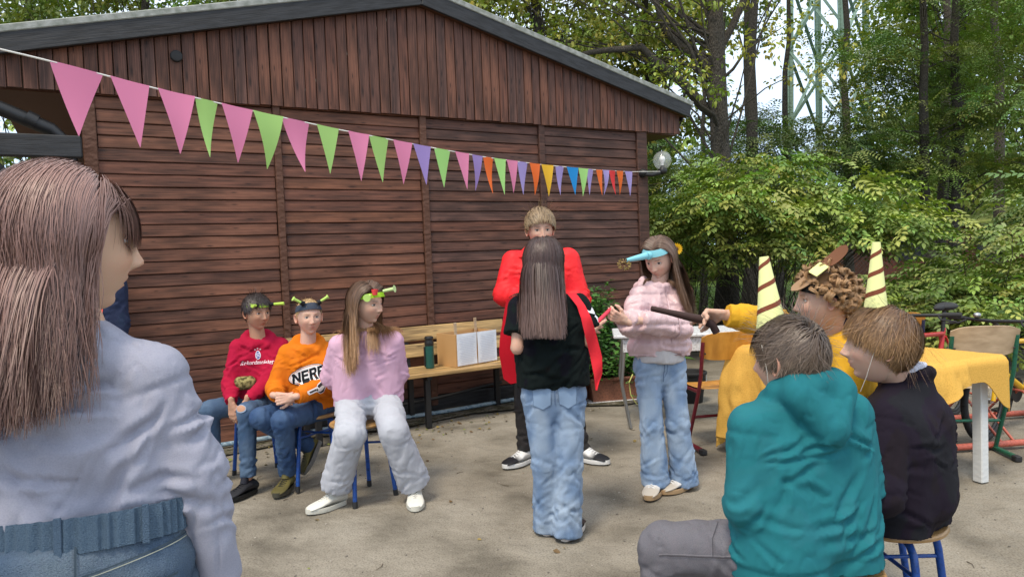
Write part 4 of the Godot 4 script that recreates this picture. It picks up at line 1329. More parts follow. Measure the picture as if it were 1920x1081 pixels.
# the closed mass of undergrowth and farther wood
func undergrowth():
	var xfs := []
	var cols := PackedColorArray()
	for k in 8200:
		var x := rng.randf_range(-24, 44)
		var z := rng.randf_range(-46, -27)
		var top := 6.5 + 3.0 * sin(x * 0.35) + 2.0 * sin(x * 0.9 + 1.0)
		if x > 8.0 and x < 20.0:
			top *= 0.3
		var y := rng.randf() * top
		if k >= 5200:
			x = rng.randf_range(-62, -14) if k < 6800 else rng.randf_range(14, 62)
			z = -19.0 + rng.randf_range(-9.0, 3.0) - 0.1 * absf(x)
			y = rng.randf() * (6.5 + 2.5 * sin(x * 0.4))
			if x > 0.0 and x < 24.0:
				z -= 14.0
				y *= 0.6
		xfs.append(Transform3D(Basis.from_euler(Vector3(rng.randf_range(-0.5, 0.7), rng.randf() * TAU, rng.randf_range(-0.5, 0.5))).scaled(Vector3.ONE * rng.randf_range(3.0, 5.5)), Vector3(x, y, z)))
		var j := rng.randf_range(0.6, 1.35)
		cols.append(Color(0.26 * j * rng.randf_range(0.7, 1.3), 0.34 * j, 0.07 * j))
	var t := Node3D.new()
	tag(sprays("far_woodland", self, "oak", xfs, cols), "", "", "", "stuff")
	xfs = []
	cols = PackedColorArray()
	for k in 1500:
		var x := rng.randf_range(3.0, 15.0)
		var z := rng.randf_range(-11.5, -9.2) - maxf(0.0, 6.0 - x) * 0.15
		var y := pow(rng.randf(), 1.7) * (0.9 if x < 6.0 else 1.5)
		if x < 5.2 and (y > 0.5 or rng.randf() < 0.55):
			continue
		xfs.append(Transform3D(Basis.from_euler(Vector3(rng.randf_range(-0.5, 0.5), rng.randf() * TAU, rng.randf_range(-0.4, 0.4))).scaled(Vector3.ONE * rng.randf_range(0.7, 1.3)), Vector3(x, y, z)))
		var j := rng.randf_range(0.6, 1.35)
		cols.append(Color(0.10 * j, 0.17 * j, 0.045 * j))
	tag(sprays("undergrowth", self, "ovate", xfs, cols), "", "", "", "stuff")
	xfs = []
	cols = PackedColorArray()
	for k in 2600:
		xfs.append(Transform3D(Basis.from_euler(Vector3(rng.randf_range(-0.6, 0.6), rng.randf() * TAU, 0)).scaled(Vector3.ONE * rng.randf_range(0.8, 1.5)), Vector3(rng.randf_range(2.0, 18.0), rng.randf_range(-0.02, 0.12), rng.randf_range(-22, -12.8))))
		var j := rng.randf_range(0.7, 1.3)
		cols.append(Color(0.14 * j, 0.23 * j, 0.05 * j))
	tag(sprays("grass", self, "herb", xfs, cols), "", "", "", "stuff")

func fence():
	var t := thing("wire_fence", "dark chain link fence on thin posts under the shrubs", "fence", Vector3(6.0, 0, -10.6))
	var x0 := -3.6
	var x1 := 6.0
	var k := 0
	var x := x0
	while x <= x1 + 0.01:
		var b := Buf.new()
		b.tube([Vector3(x, 0, 0), Vector3(x, 1.62, 0)], [0.024], 8)
		put("post", b.done(), M.wire, t)
		x += 2.4
	var w := Buf.new()
	x = x0 - 1.6
	while x < x1:
		for s in [-1.0, 1.0]:
			var a := Vector3(x if s > 0 else x + 1.6, 0.02, 0.004 * s)
			var e := Vector3(x + 1.6 if s > 0 else x, 1.6, 0.004 * s)
			if minf(a.x, e.x) < x0:
				continue
			w.tube([a, e], [0.0022], 4, false)
		x += 0.075
	for y in [0.05, 0.8, 1.58]:
		w.tube([Vector3(x0, y, 0.01), Vector3(x1, y, 0.01)], [0.003], 4, false)
	tag(put("wire_mesh", w.done(), M.wire, t), "", "", "", "stuff")

func pylon():
	var t := thing("power_pylon", "pale green steel lattice pylon rising behind the trees", "pylon", Vector3(14.0, 0, -31.0))
	var feet := [Vector3(-2.35, 0, 1.0), Vector3(-0.15, 0, 1.6), Vector3(2.35, 0, -1.0), Vector3(0.15, 0, -1.6)]
	var h := 19.0
	var tops := []
	for f in feet:
		tops.append(f * 0.8 + Vector3(0, h, 0))
	for k in 4:
		var b := Buf.new()
		var d: Vector3 = feet[k].normalized()
		b.bar(feet[k], tops[k], 0.30, 0.045, 0.004, d.rotated(Vector3.UP, 0.78))
		b.bar(feet[k] - d * 0.08, tops[k] - d * 0.08, 0.045, 0.28, 0.004, d.rotated(Vector3.UP, 0.78))
		put("leg", b.done(), M.steelgreen, t)
	for k in 4:
		var a0: Vector3 = feet[k]
		var a1: Vector3 = tops[k]
		var b0: Vector3 = feet[(k + 1) % 4]
		var b1: Vector3 = tops[(k + 1) % 4]
		for l in 6:
			var t0 := l / 6.0
			var t1 := (l + 1) / 6.0
			for s in 2:
				var b := Buf.new()
				var p := a0.lerp(a1, t0) if s == 0 else b0.lerp(b1, t0)
				var e := b0.lerp(b1, t1) if s == 0 else a0.lerp(a1, t1)
				var n := (b0 - a0).cross(a1 - a0).normalized() * (0.03 if s == 0 else -0.03)
				b.bar(p + n, e + n, 0.13, 0.03, 0.003)
				put("brace", b.done(), M.steelgreen, t)

# ---------------------------------------------------------------- bunting
func bunting():
	var A := Vector3(-1.378, 0, -2.333)
	var u := Vector3(0.49236, 0, -0.87039)
	var ks := [-0.6, -0.08, 0.28, 0.7, 1.2, 1.9, 2.5, 3.26, 4.27, 5.2, 6.1]
	var ky := [2.06, 2.045, 2.024, 2.012, 2.003, 2.002, 2.006, 2.029, 2.077, 2.136, 2.215]
	var line := []
	for k in 60:
		line.append(A + u * lerpf(-0.6, 6.1, k / 59.0) + Vector3(0, curve(ks, ky, lerpf(-0.6, 6.1, k / 59.0)), 0))
	var t := thing("bunting", "string of coloured paper pennants hung from the left across to the hut lamp", "bunting", A + u * 2.7)
	var b := Buf.new()
	b.tube(line, [0.003], 6)
	put("string", b.done(), M.string, t, Transform3D(), true)
	var tones := {"p": srgb(232, 142, 176), "g": srgb(176, 212, 122), "v": srgb(164, 138, 196), "m": srgb(178, 226, 134), "o": srgb(246, 120, 46), "y": srgb(244, 196, 46), "l": srgb(178, 160, 214), "b": srgb(24, 146, 214), "r": srgb(232, 58, 62)}
	var st := [-0.08, 0.11, 0.28, 0.44, 0.55, 0.7, 0.86, 1.06, 1.26, 1.42, 1.6, 1.77, 1.97, 2.17, 2.36, 2.5, 2.62, 2.78, 2.94, 3.1, 3.28, 3.54, 3.72, 3.94, 4.13, 4.31, 4.45, 4.62, 4.79, 5.0]
	var en := [0.09, 0.25, 0.43, 0.54, 0.7, 0.86, 1.02, 1.2, 1.41, 1.57, 1.76, 1.93, 2.13, 2.32, 2.48, 2.62, 2.77, 2.93, 3.09, 3.26, 3.48, 3.69, 3.94, 4.14, 4.27, 4.45, 4.6, 4.77, 4.96, 5.2]
	var which := "pppgpgpgpgpvmpvomploylbmlolrol"
	var side := u.cross(Vector3.UP)
	for k in st.size():
		var m := mat(Color.WHITE, 0.55, 0.4)
		var tone: Color = tones[which[k]]
		m.albedo_color = tone.linear_to_srgb()
		m.backlight_enabled = true
		m.backlight = (tone * 0.5).linear_to_srgb()
		var a: float = st[k]
		var e: float = en[k]
		var hh := rng.randf_range(0.212, 0.232)
		var tipx := rng.randf_range(-0.02, 0.02)
		var tw := rng.randf_range(-0.03, 0.03)
		var cv := rng.randf_range(0.002, 0.009) * (1.0 if k % 3 else -1.0)
		var p := []
		for r in 9:
			for q in 7:
				var v := r / 8.0
				var w := q / 6.0
				var s := lerpf(lerpf(a, e, w), (a + e) * 0.5 + tipx, v * 0.985)
				var y := curve(ks, ky, lerpf(a, e, w)) - hh * v + 0.002
				if r > 0:
					y = lerpf(curve(ks, ky, lerpf(a, e, w)), curve(ks, ky, (a + e) * 0.5) , v) - hh * v
				p.append(A + u * s + side * (0.004 + cv * sin(PI * v * 0.9) + tw * v * v + 0.008 * cv / 0.009 * (w - 0.5) * (w - 0.5) * 4.0 * (1.0 - v)) + Vector3(0, y, 0))
		b = Buf.new()
		b.grid(p, 9, 7, 0.0006)
		var o := put("pennant", b.done(), m, t, Transform3D(), true)
		var names := {"p": "pink", "g": "lime green", "v": "purple", "m": "pale green", "o": "orange", "y": "yellow", "l": "lilac", "b": "blue", "r": "red"}
		o.set_meta("label", names[which[k]] + " paper pennant")

func curve(ks: Array, ky: Array, x: float) -> float:
	for k in ks.size() - 1:
		if x <= ks[k + 1] or k == ks.size() - 2:
			var w := clampf((x - ks[k]) / (ks[k + 1] - ks[k]), 0.0, 1.0)
			return lerpf(ky[k], ky[k + 1], w)
	return 0.0

# ---------------------------------------------------------------- litter on the ground
func ground_litter():
	var b := Buf.new()
	one_leaf(b, Vector3.ZERO, Vector3(0, 0, 1), Vector3.UP, 0.05, 0.6, 1.0)
	var mm := MultiMesh.new()
	mm.transform_format = MultiMesh.TRANSFORM_3D
	mm.use_colors = true
	mm.mesh = b.done()
	mm.instance_count = 900
	for k in 900:
		var x := rng.randf_range(-4, 6)
		var z := rng.randf_range(-9, -1.6)
		if k < 560:   # most of it lies along the wall and under the shrubs
			var w := hut_xf() * Vector3(rng.randf_range(-2.2, 3.2), 0, pow(rng.randf(), 1.6) * 0.9 + 0.05)
			x = w.x
			z = w.z
		if k > 780:
			x = rng.randf_range(2.0, 7.0)
			z = rng.randf_range(-9.3, -6.2)
		mm.set_instance_transform(k, Transform3D(Basis.from_euler(Vector3(rng.randf_range(-0.3, 0.3), rng.randf() * TAU, rng.randf_range(-0.5, 0.5))).scaled(Vector3.ONE * rng.randf_range(0.3, 0.9)), Vector3(x, ground_y(x, z) + 0.008, z)))
		var c: Color = [Color(0.16, 0.1, 0.045), Color(0.1, 0.06, 0.03), Color(0.28, 0.2, 0.06), Color(0.2, 0.15, 0.08), Color(0.22, 0.24, 0.06)][rng.randi() % 5]
		mm.set_instance_color(k, c)
	var o := MultiMeshInstance3D.new()
	o.name = "fallen_leaves"
	o.multimesh = mm
	o.material_override = M.leaf
	add_child(o)
	tag(o, "", "", "", "stuff")
	b = Buf.new()
	b.ball(Vector3.ZERO, Vector3(1, 0.6, 0.8), Basis(), 7, 5)
	mm = MultiMesh.new()
	mm.transform_format = MultiMesh.TRANSFORM_3D
	mm.use_colors = true
	mm.mesh = b.done()
	mm.instance_count = 8200
	for k in 8200:
		var z := -1.5 - 7.0 * pow(rng.randf(), 1.3)
		var x := rng.randf_range(-0.55, 0.62) * -z * 1.7
		var s := 0.0015 + 0.0065 * pow(rng.randf(), 5.0)
		mm.set_instance_transform(k, Transform3D(Basis.from_euler(Vector3(0, rng.randf() * TAU, 0)).scaled(Vector3.ONE * s), Vector3(x, ground_y(x, z) + s * 0.25, z)))
		var j := rng.randf_range(0.35, 1.25)
		mm.set_instance_color(k, Color(0.27 * j, 0.24 * j, 0.2 * j))
	o = MultiMeshInstance3D.new()
	o.name = "gravel"
	o.multimesh = mm
	o.material_override = M.plain
	add_child(o)
	tag(o, "", "", "", "stuff")
	b = Buf.new()
	for k in 60:
		var z := -1.8 - 6.5 * rng.randf()
		var x := rng.randf_range(-0.5, 0.6) * -z * 1.5
		var a := rng.randf() * TAU
		var l := rng.randf_range(0.02, 0.09)
		var g := Vector3(x, ground_y(x, z) + 0.004, z)
		b.col = Color(0.09, 0.065, 0.04) * rng.randf_range(0.6, 1.4)
		b.tube([g, g + Vector3(cos(a), 0.03, sin(a)) * l * 0.5, g + Vector3(cos(a + 0.3), 0.0, sin(a + 0.3)) * l], [0.002, 0.0015, 0.001], 5, false)
	tag(put("twig_debris", b.done(), M.plain, self), "", "", "", "stuff")
# ---------------------------------------------------------------- soft shapes: tapered capsules joined smoothly, meshed by surface nets
var wrinkle := FastNoiseLite.new()

# a bone: [a, ra, b, rb, cuts]; cuts = list of [point, normal], the side the normal points to is cut away
func bone_d(q: Array, p: Vector3) -> float:
	var a: Vector3 = q[0]
	var ba: Vector3 = q[2] - a
	var pa := p - a
	var l2 := ba.length_squared()
	var t := clampf(pa.dot(ba) / l2, 0.0, 1.0) if l2 > 1e-12 else 0.0
	var dd: float = (pa - ba * t).length() - lerpf(q[1], q[3], t)
	if q.size() > 4:
		for c in q[4]:
			dd = maxf(dd, (p - c[0]).dot(c[1]))
	return dd

func field_at(bones: Array, k: float, p: Vector3) -> float:
	var o := 1.0
	for q in bones:
		var dd := bone_d(q, p)
		var m := k - absf(dd - o)
		o = minf(dd, o) - (m * m * 0.25 / k if m > 0.0 else 0.0)
	return o

func field_n(bones: Array, k: float, p: Vector3) -> Vector3:
	var e := 0.004
	return Vector3(field_at(bones, k, p + Vector3(e, 0, 0)) - field_at(bones, k, p - Vector3(e, 0, 0)), field_at(bones, k, p + Vector3(0, e, 0)) - field_at(bones, k, p - Vector3(0, e, 0)), field_at(bones, k, p + Vector3(0, 0, e)) - field_at(bones, k, p - Vector3(0, 0, e))).normalized()

# folds: {amp, freq, seed, rings: [[pos, axis, sigma, amp, freq]], quilt}
func fold(p: Vector3, f: Dictionary) -> float:
	if f.is_empty():
		return 0.0
	var s: float = f.get("seed", 0.0)
	var fr: float = f.get("freq", 1.0)
	var amp: float = f.get("amp", 0.006)
	var dir: Vector3 = f.get("run", Vector3(0.25, 1.0, 0.1))
	var q := p - dir * (p.dot(dir) / dir.length_squared()) * 0.72     # folds run along this
	var n1 := wrinkle.get_noise_3d(p.x * 6.0 * fr + s, p.y * 5.0 * fr, p.z * 6.0 * fr)
	var n2 := wrinkle.get_noise_3d(q.x * 15.0 * fr + s, q.y * 15.0 * fr + 31.0, q.z * 15.0 * fr)
	var h := amp * n1 - amp * 0.8 * pow(maxf(0.0, 1.0 - absf(n2) * 3.4), 2.0) * clampf(0.35 + n1 * 1.6, 0.0, 1.0) + amp * 0.5 * n2
	for r in f.get("rings", []):
		var v: Vector3 = p - r[0]
		var w := exp(-v.length_squared() / (r[2] * r[2]))
		if w > 0.03:
			var u: float = v.dot(r[1])
			var wob := wrinkle.get_noise_3d(p.x * 13.0 + s, p.y * 13.0, p.z * 13.0 + 7.0)
			var c := sin(u * r[4] * 0.8 + wob * 6.0)
			h += w * r[3] * 0.45 * (c - 0.5 * c * c) * clampf(0.6 + wob * 2.0, 0.0, 1.3)
	for c in f.get("creases", []):
		var a: Vector3 = c[0]
		var ba: Vector3 = c[1] - a
		var l2 := ba.length_squared()
		var t := (p - a).dot(ba) / l2
		if t < 0.0 or t > 1.0:
			continue
		var v := p - a - ba * t
		var off: Vector3 = c[4]
		var m: float = v.dot(off) + c[5] * sin(t * 3.1 + c[5] * 90.0)       # across the crease, along the surface
		var w: float = c[2] * (0.6 + 0.8 * t)
		if absf(m) < w * 4.0 and v.length_squared() < 0.05:
			var e := sin(PI * t)
			var x: float = m / w
			h += c[3] * e * (0.75 * exp(-(x - 1.5) * (x - 1.5)) - exp(-x * x) + 0.35 * exp(-(x + 1.8) * (x + 1.8)))
	for r in f.get("bands", []):
		var v: Vector3 = p - r[0]
		var u: float = v.dot(r[1])
		var bh: float = r[2]
		if u > -0.006 and u < bh + 0.006 and v.length_squared() - u * u < r[3] * r[3]:
			h -= r[4] * smoothstep(-0.006, 0.002, u) * (1.0 - smoothstep(bh - 0.003, bh + 0.005, u))
	if f.has("quilt"):
		var qd = f.quilt
		var u: float = (p - qd[0]).dot(qd[1])
		var c := absf(sin(u * PI / qd[2]))
		h += 0.017 * pow(c, 0.55) - 0.011 + 0.0032 * wrinkle.get_noise_3d(p.x * 34.0, p.y * 16.0, p.z * 34.0)
	return h

func field_mesh(into: Buf, bones: Array, cell: float, k: float, folds := {}, tint := Color.WHITE, dye := ""):
	var lo := Vector3(1e9, 1e9, 1e9)
	var hi := -lo
	for q in bones:
		var rr: float = maxf(q[1], q[3])
		lo = lo.min(q[0] - Vector3.ONE * rr).min(q[2] - Vector3.ONE * rr)
		hi = hi.max(q[0] + Vector3.ONE * rr).max(q[2] + Vector3.ONE * rr)
	lo -= Vector3.ONE * (cell * 2.5 + k * 0.3)
	hi += Vector3.ONE * (cell * 2.5 + k * 0.3)
	var nx := int((hi.x - lo.x) / cell) + 2
	var ny := int((hi.y - lo.y) / cell) + 2
	var nz := int((hi.z - lo.z) / cell) + 2
	var f := PackedFloat32Array()
	f.resize(nx * ny * nz)
	f.fill(1.0)
	var ik := 0.25 / k
	for q in bones:
		var a: Vector3 = q[0]
		var b: Vector3 = q[2]
		var ra: float = q[1]
		var dr: float = q[3] - ra
		var ba := b - a
		var il2 := 1.0 / maxf(ba.length_squared(), 1e-12)
		var cuts: Array = q[4] if q.size() > 4 else []
		var mg := k + cell * 3.0
		var l := ((a - Vector3.ONE * (ra + mg)).min(b - Vector3.ONE * (q[3] + mg)) - lo) / cell
		var h := ((a + Vector3.ONE * (ra + mg)).max(b + Vector3.ONE * (q[3] + mg)) - lo) / cell
		var x0 := maxi(0, int(l.x))
		var x1 := mini(nx - 1, int(h.x) + 1)
		for z in range(maxi(0, int(l.z)), mini(nz - 1, int(h.z) + 1) + 1):
			for y in range(maxi(0, int(l.y)), mini(ny - 1, int(h.y) + 1) + 1):
				var at := (z * ny + y) * nx
				# skip the part of the row that the capsule cannot reach
				var row := Vector3(0, lo.y + y * cell, lo.z + z * cell)
				for x in range(x0, x1 + 1):
					row.x = lo.x + x * cell
					var pa := row - a
					var t := clampf(pa.dot(ba) * il2, 0.0, 1.0)
					var dd := (pa - ba * t).length() - (ra + dr * t)
					if dd > mg:
						continue
					for c in cuts:
						dd = maxf(dd, (row - c[0]).dot(c[1]))
					var o := f[at + x]
					var m := k - absf(dd - o)
					f[at + x] = minf(dd, o) - (m * m * ik if m > 0.0 else 0.0)
	var id := PackedInt32Array()
	id.resize(nx * ny * nz)
	id.fill(-1)
	var v0 := into.v.size()
	var i0 := into.i.size()
	var sy := nx
	var sz := nx * ny
	var offs := [0, 1, sy, sy + 1, sz, sz + 1, sz + sy, sz + sy + 1]
	var edges := [[0, 1], [2, 3], [4, 5], [6, 7], [0, 2], [1, 3], [4, 6], [5, 7], [0, 4], [1, 5], [2, 6], [3, 7]]
	var cor := [Vector3(0, 0, 0), Vector3(1, 0, 0), Vector3(0, 1, 0), Vector3(1, 1, 0), Vector3(0, 0, 1), Vector3(1, 0, 1), Vector3(0, 1, 1), Vector3(1, 1, 1)]
	var val := PackedFloat32Array()
	val.resize(8)
	for z in nz - 1:
		for y in ny - 1:
			var at := (z * ny + y) * nx
			for x in nx - 1:
				var c := at + x
				var e0 := f[c]
				if e0 > cell * 6.0 or e0 < -cell * 6.0:
					continue
				var neg := 0
				for k8 in 8:
					var w := f[c + offs[k8]]
					val[k8] = w
					if w < 0.0:
						neg += 1
				if neg == 0 or neg == 8:
					continue
				var sum := Vector3.ZERO
				var cnt := 0
				for e in edges:
					var wa := val[e[0]]
					var wb := val[e[1]]
					if (wa < 0.0) != (wb < 0.0):
						sum += cor[e[0]].lerp(cor[e[1]], wa / (wa - wb))
						cnt += 1
				var p := lo + (Vector3(x, y, z) + sum / cnt) * cell
				id[c] = into.v.size()
				var g := Vector3(val[1] + val[3] + val[5] + val[7] - val[0] - val[2] - val[4] - val[6], val[2] + val[3] + val[6] + val[7] - val[0] - val[1] - val[4] - val[5], val[4] + val[5] + val[6] + val[7] - val[0] - val[1] - val[2] - val[3]).normalized()
				var hgt := 0.0
				if not folds.is_empty():
					hgt = fold(p, folds)
				into.v.append(p + g * hgt)
				into.n.append(g)
				into.c.append(stain(p, tint, dye, hgt))
	for z in range(1, nz - 1):
		for y in range(1, ny - 1):
			var at := (z * ny + y) * nx
			for x in range(1, nx - 1):
				var c := at + x
				if id[c] < 0:
					continue
				var s := f[c] < 0.0
				if (f[c + 1] < 0.0) != s:
					quad(into, id[c], id[c - sy], id[c - sy - sz], id[c - sz], s)
				if (f[c + sy] < 0.0) != s:
					quad(into, id[c], id[c - sz], id[c - sz - 1], id[c - 1], s)
				if (f[c + sz] < 0.0) != s:
					quad(into, id[c], id[c - 1], id[c - 1 - sy], id[c - sy], s)
	into.smooth(v0, i0)

func quad(b: Buf, p: int, q: int, r: int, s: int, inside: bool):
	if p < 0 or q < 0 or r < 0 or s < 0:
		return
	if ((b.v[r] - b.v[p]).cross(b.v[s] - b.v[q])).dot(b.n[p] + b.n[r]) < 0.0:
		b.i.append_array(PackedInt32Array([p, q, r, p, r, s]))
	else:
		b.i.append_array(PackedInt32Array([p, r, q, p, s, r]))

# colour that belongs to the cloth: dye, fading, mottling
func stain(p: Vector3, tint: Color, dye: String, h: float) -> Color:
	var n := wrinkle.get_noise_3d(p.x * 7.0 + 5.0, p.y * 5.0, p.z * 7.0)
	match dye:
		"jeans":
			var w := clampf(0.5 + n * 0.9 + h * 18.0, 0.0, 1.0)
			return Color(tint.r * lerpf(0.72, 1.5, w), tint.g * lerpf(0.78, 1.35, w), tint.b * lerpf(0.85, 1.18, w))
		"camo":
			var m := wrinkle.get_noise_3d(p.x * 42.0, p.y * 42.0, p.z * 42.0)
			return tint * (1.5 if m > 0.12 else (0.35 if m < -0.15 else 0.85))
		"skin":
			return Color(tint.r * (1.0 + 0.05 * n), tint.g * (1.0 + 0.08 * n), tint.b * (1.0 + 0.08 * n))
		"plain":
			return tint
	var j := 1.0 + 0.07 * n
	return Color(tint.r * j, tint.g * j, tint.b * j)

# ---------------------------------------------------------------- heads
const HEAD := Vector3(0.073, 0.108, 0.093)

func bump(p: Vector3, c: Vector3, s: Vector3) -> float:
	var v := (p - c) / s
	var l := v.length_squared()
	return exp(-l) if l < 9.0 else 0.0

func head_point(dd: Vector3, fine := true) -> Vector3:
	var p := Vector3(dd.x * HEAD.x, dd.y * (0.110 if dd.y > 0 else 0.112), dd.z * HEAD.z)
	if dd.y < 0.0:
		var t := -dd.y
		p.x *= 1.0 - 0.26 * pow(t, 1.6)
		if dd.z < 0.0:
			p.z *= 1.0 - 0.42 * t * t
		else:
			p.z *= 1.0 + 0.05 * t
	else:
		p.x *= 1.0 + 0.05 * bump(p, Vector3(0, 0.055, -0.03), Vector3(9, 0.05, 0.07))
	p.z -= 0.009 * bump(p, Vector3(0, 0.04, -0.09), Vector3(0.08, 0.06, 0.05))
	p.z -= 0.005 * bump(p, Vector3(0, 0.085, 0.07), Vector3(0.06, 0.03, 0.04))
	if not fine or dd.z < 0.0:
		return p
	var ax := absf(p.x)
	var sx := signf(p.x)
	var o := p
	var q := Vector3(ax, p.y, p.z)
	o += Vector3(0, -0.003, 0.019) * bump(p, Vector3(0, -0.026, 0.094), Vector3(0.0105, 0.012, 0.03))
	o += Vector3(0, 0, 0.011) * bump(p, Vector3(0, -0.006, 0.094), Vector3(0.0085, 0.021, 0.03))
	o += Vector3(sx * 0.002, 0, 0.008) * bump(q, Vector3(0.011, -0.031, 0.09), Vector3(0.006, 0.006, 0.03))
	o += Vector3(0, 0, -0.010) * bump(q, Vector3(0.030, 0.006, 0.085), Vector3(0.017, 0.011, 0.04))
	o += Vector3(0, 0, 0.003) * bump(q, Vector3(0.028, 0.025, 0.085), Vector3(0.02, 0.008, 0.04))
	o += Vector3(sx * 0.002, 0, 0.005) * bump(q, Vector3(0.040, -0.026, 0.07), Vector3(0.02, 0.02, 0.05))
	o += Vector3(0, 0, 0.0065) * bump(p, Vector3(0, -0.0535, 0.09), Vector3(0.017, 0.0045, 0.04))
	o += Vector3(0, 0, 0.0065) * bump(p, Vector3(0, -0.0645, 0.09), Vector3(0.014, 0.0055, 0.04))
	o += Vector3(0, 0, -0.004) * bump(p, Vector3(0, -0.059, 0.09), Vector3(0.02, 0.002, 0.04))
	o += Vector3(0, 0, -0.004) * bump(p, Vector3(0, -0.077, 0.08), Vector3(0.02, 0.006, 0.05))
	o += Vector3(0, -0.003, 0.011) * bump(p, Vector3(0, -0.093, 0.06), Vector3(0.02, 0.014, 0.06))
	return o

func scalp(dd: Vector3) -> bool:
	return dd.y * 0.75 - dd.z * 0.66 - (0.10 if absf(dd.x) > 0.75 and dd.z > -0.1 else 0.0) > 0.06

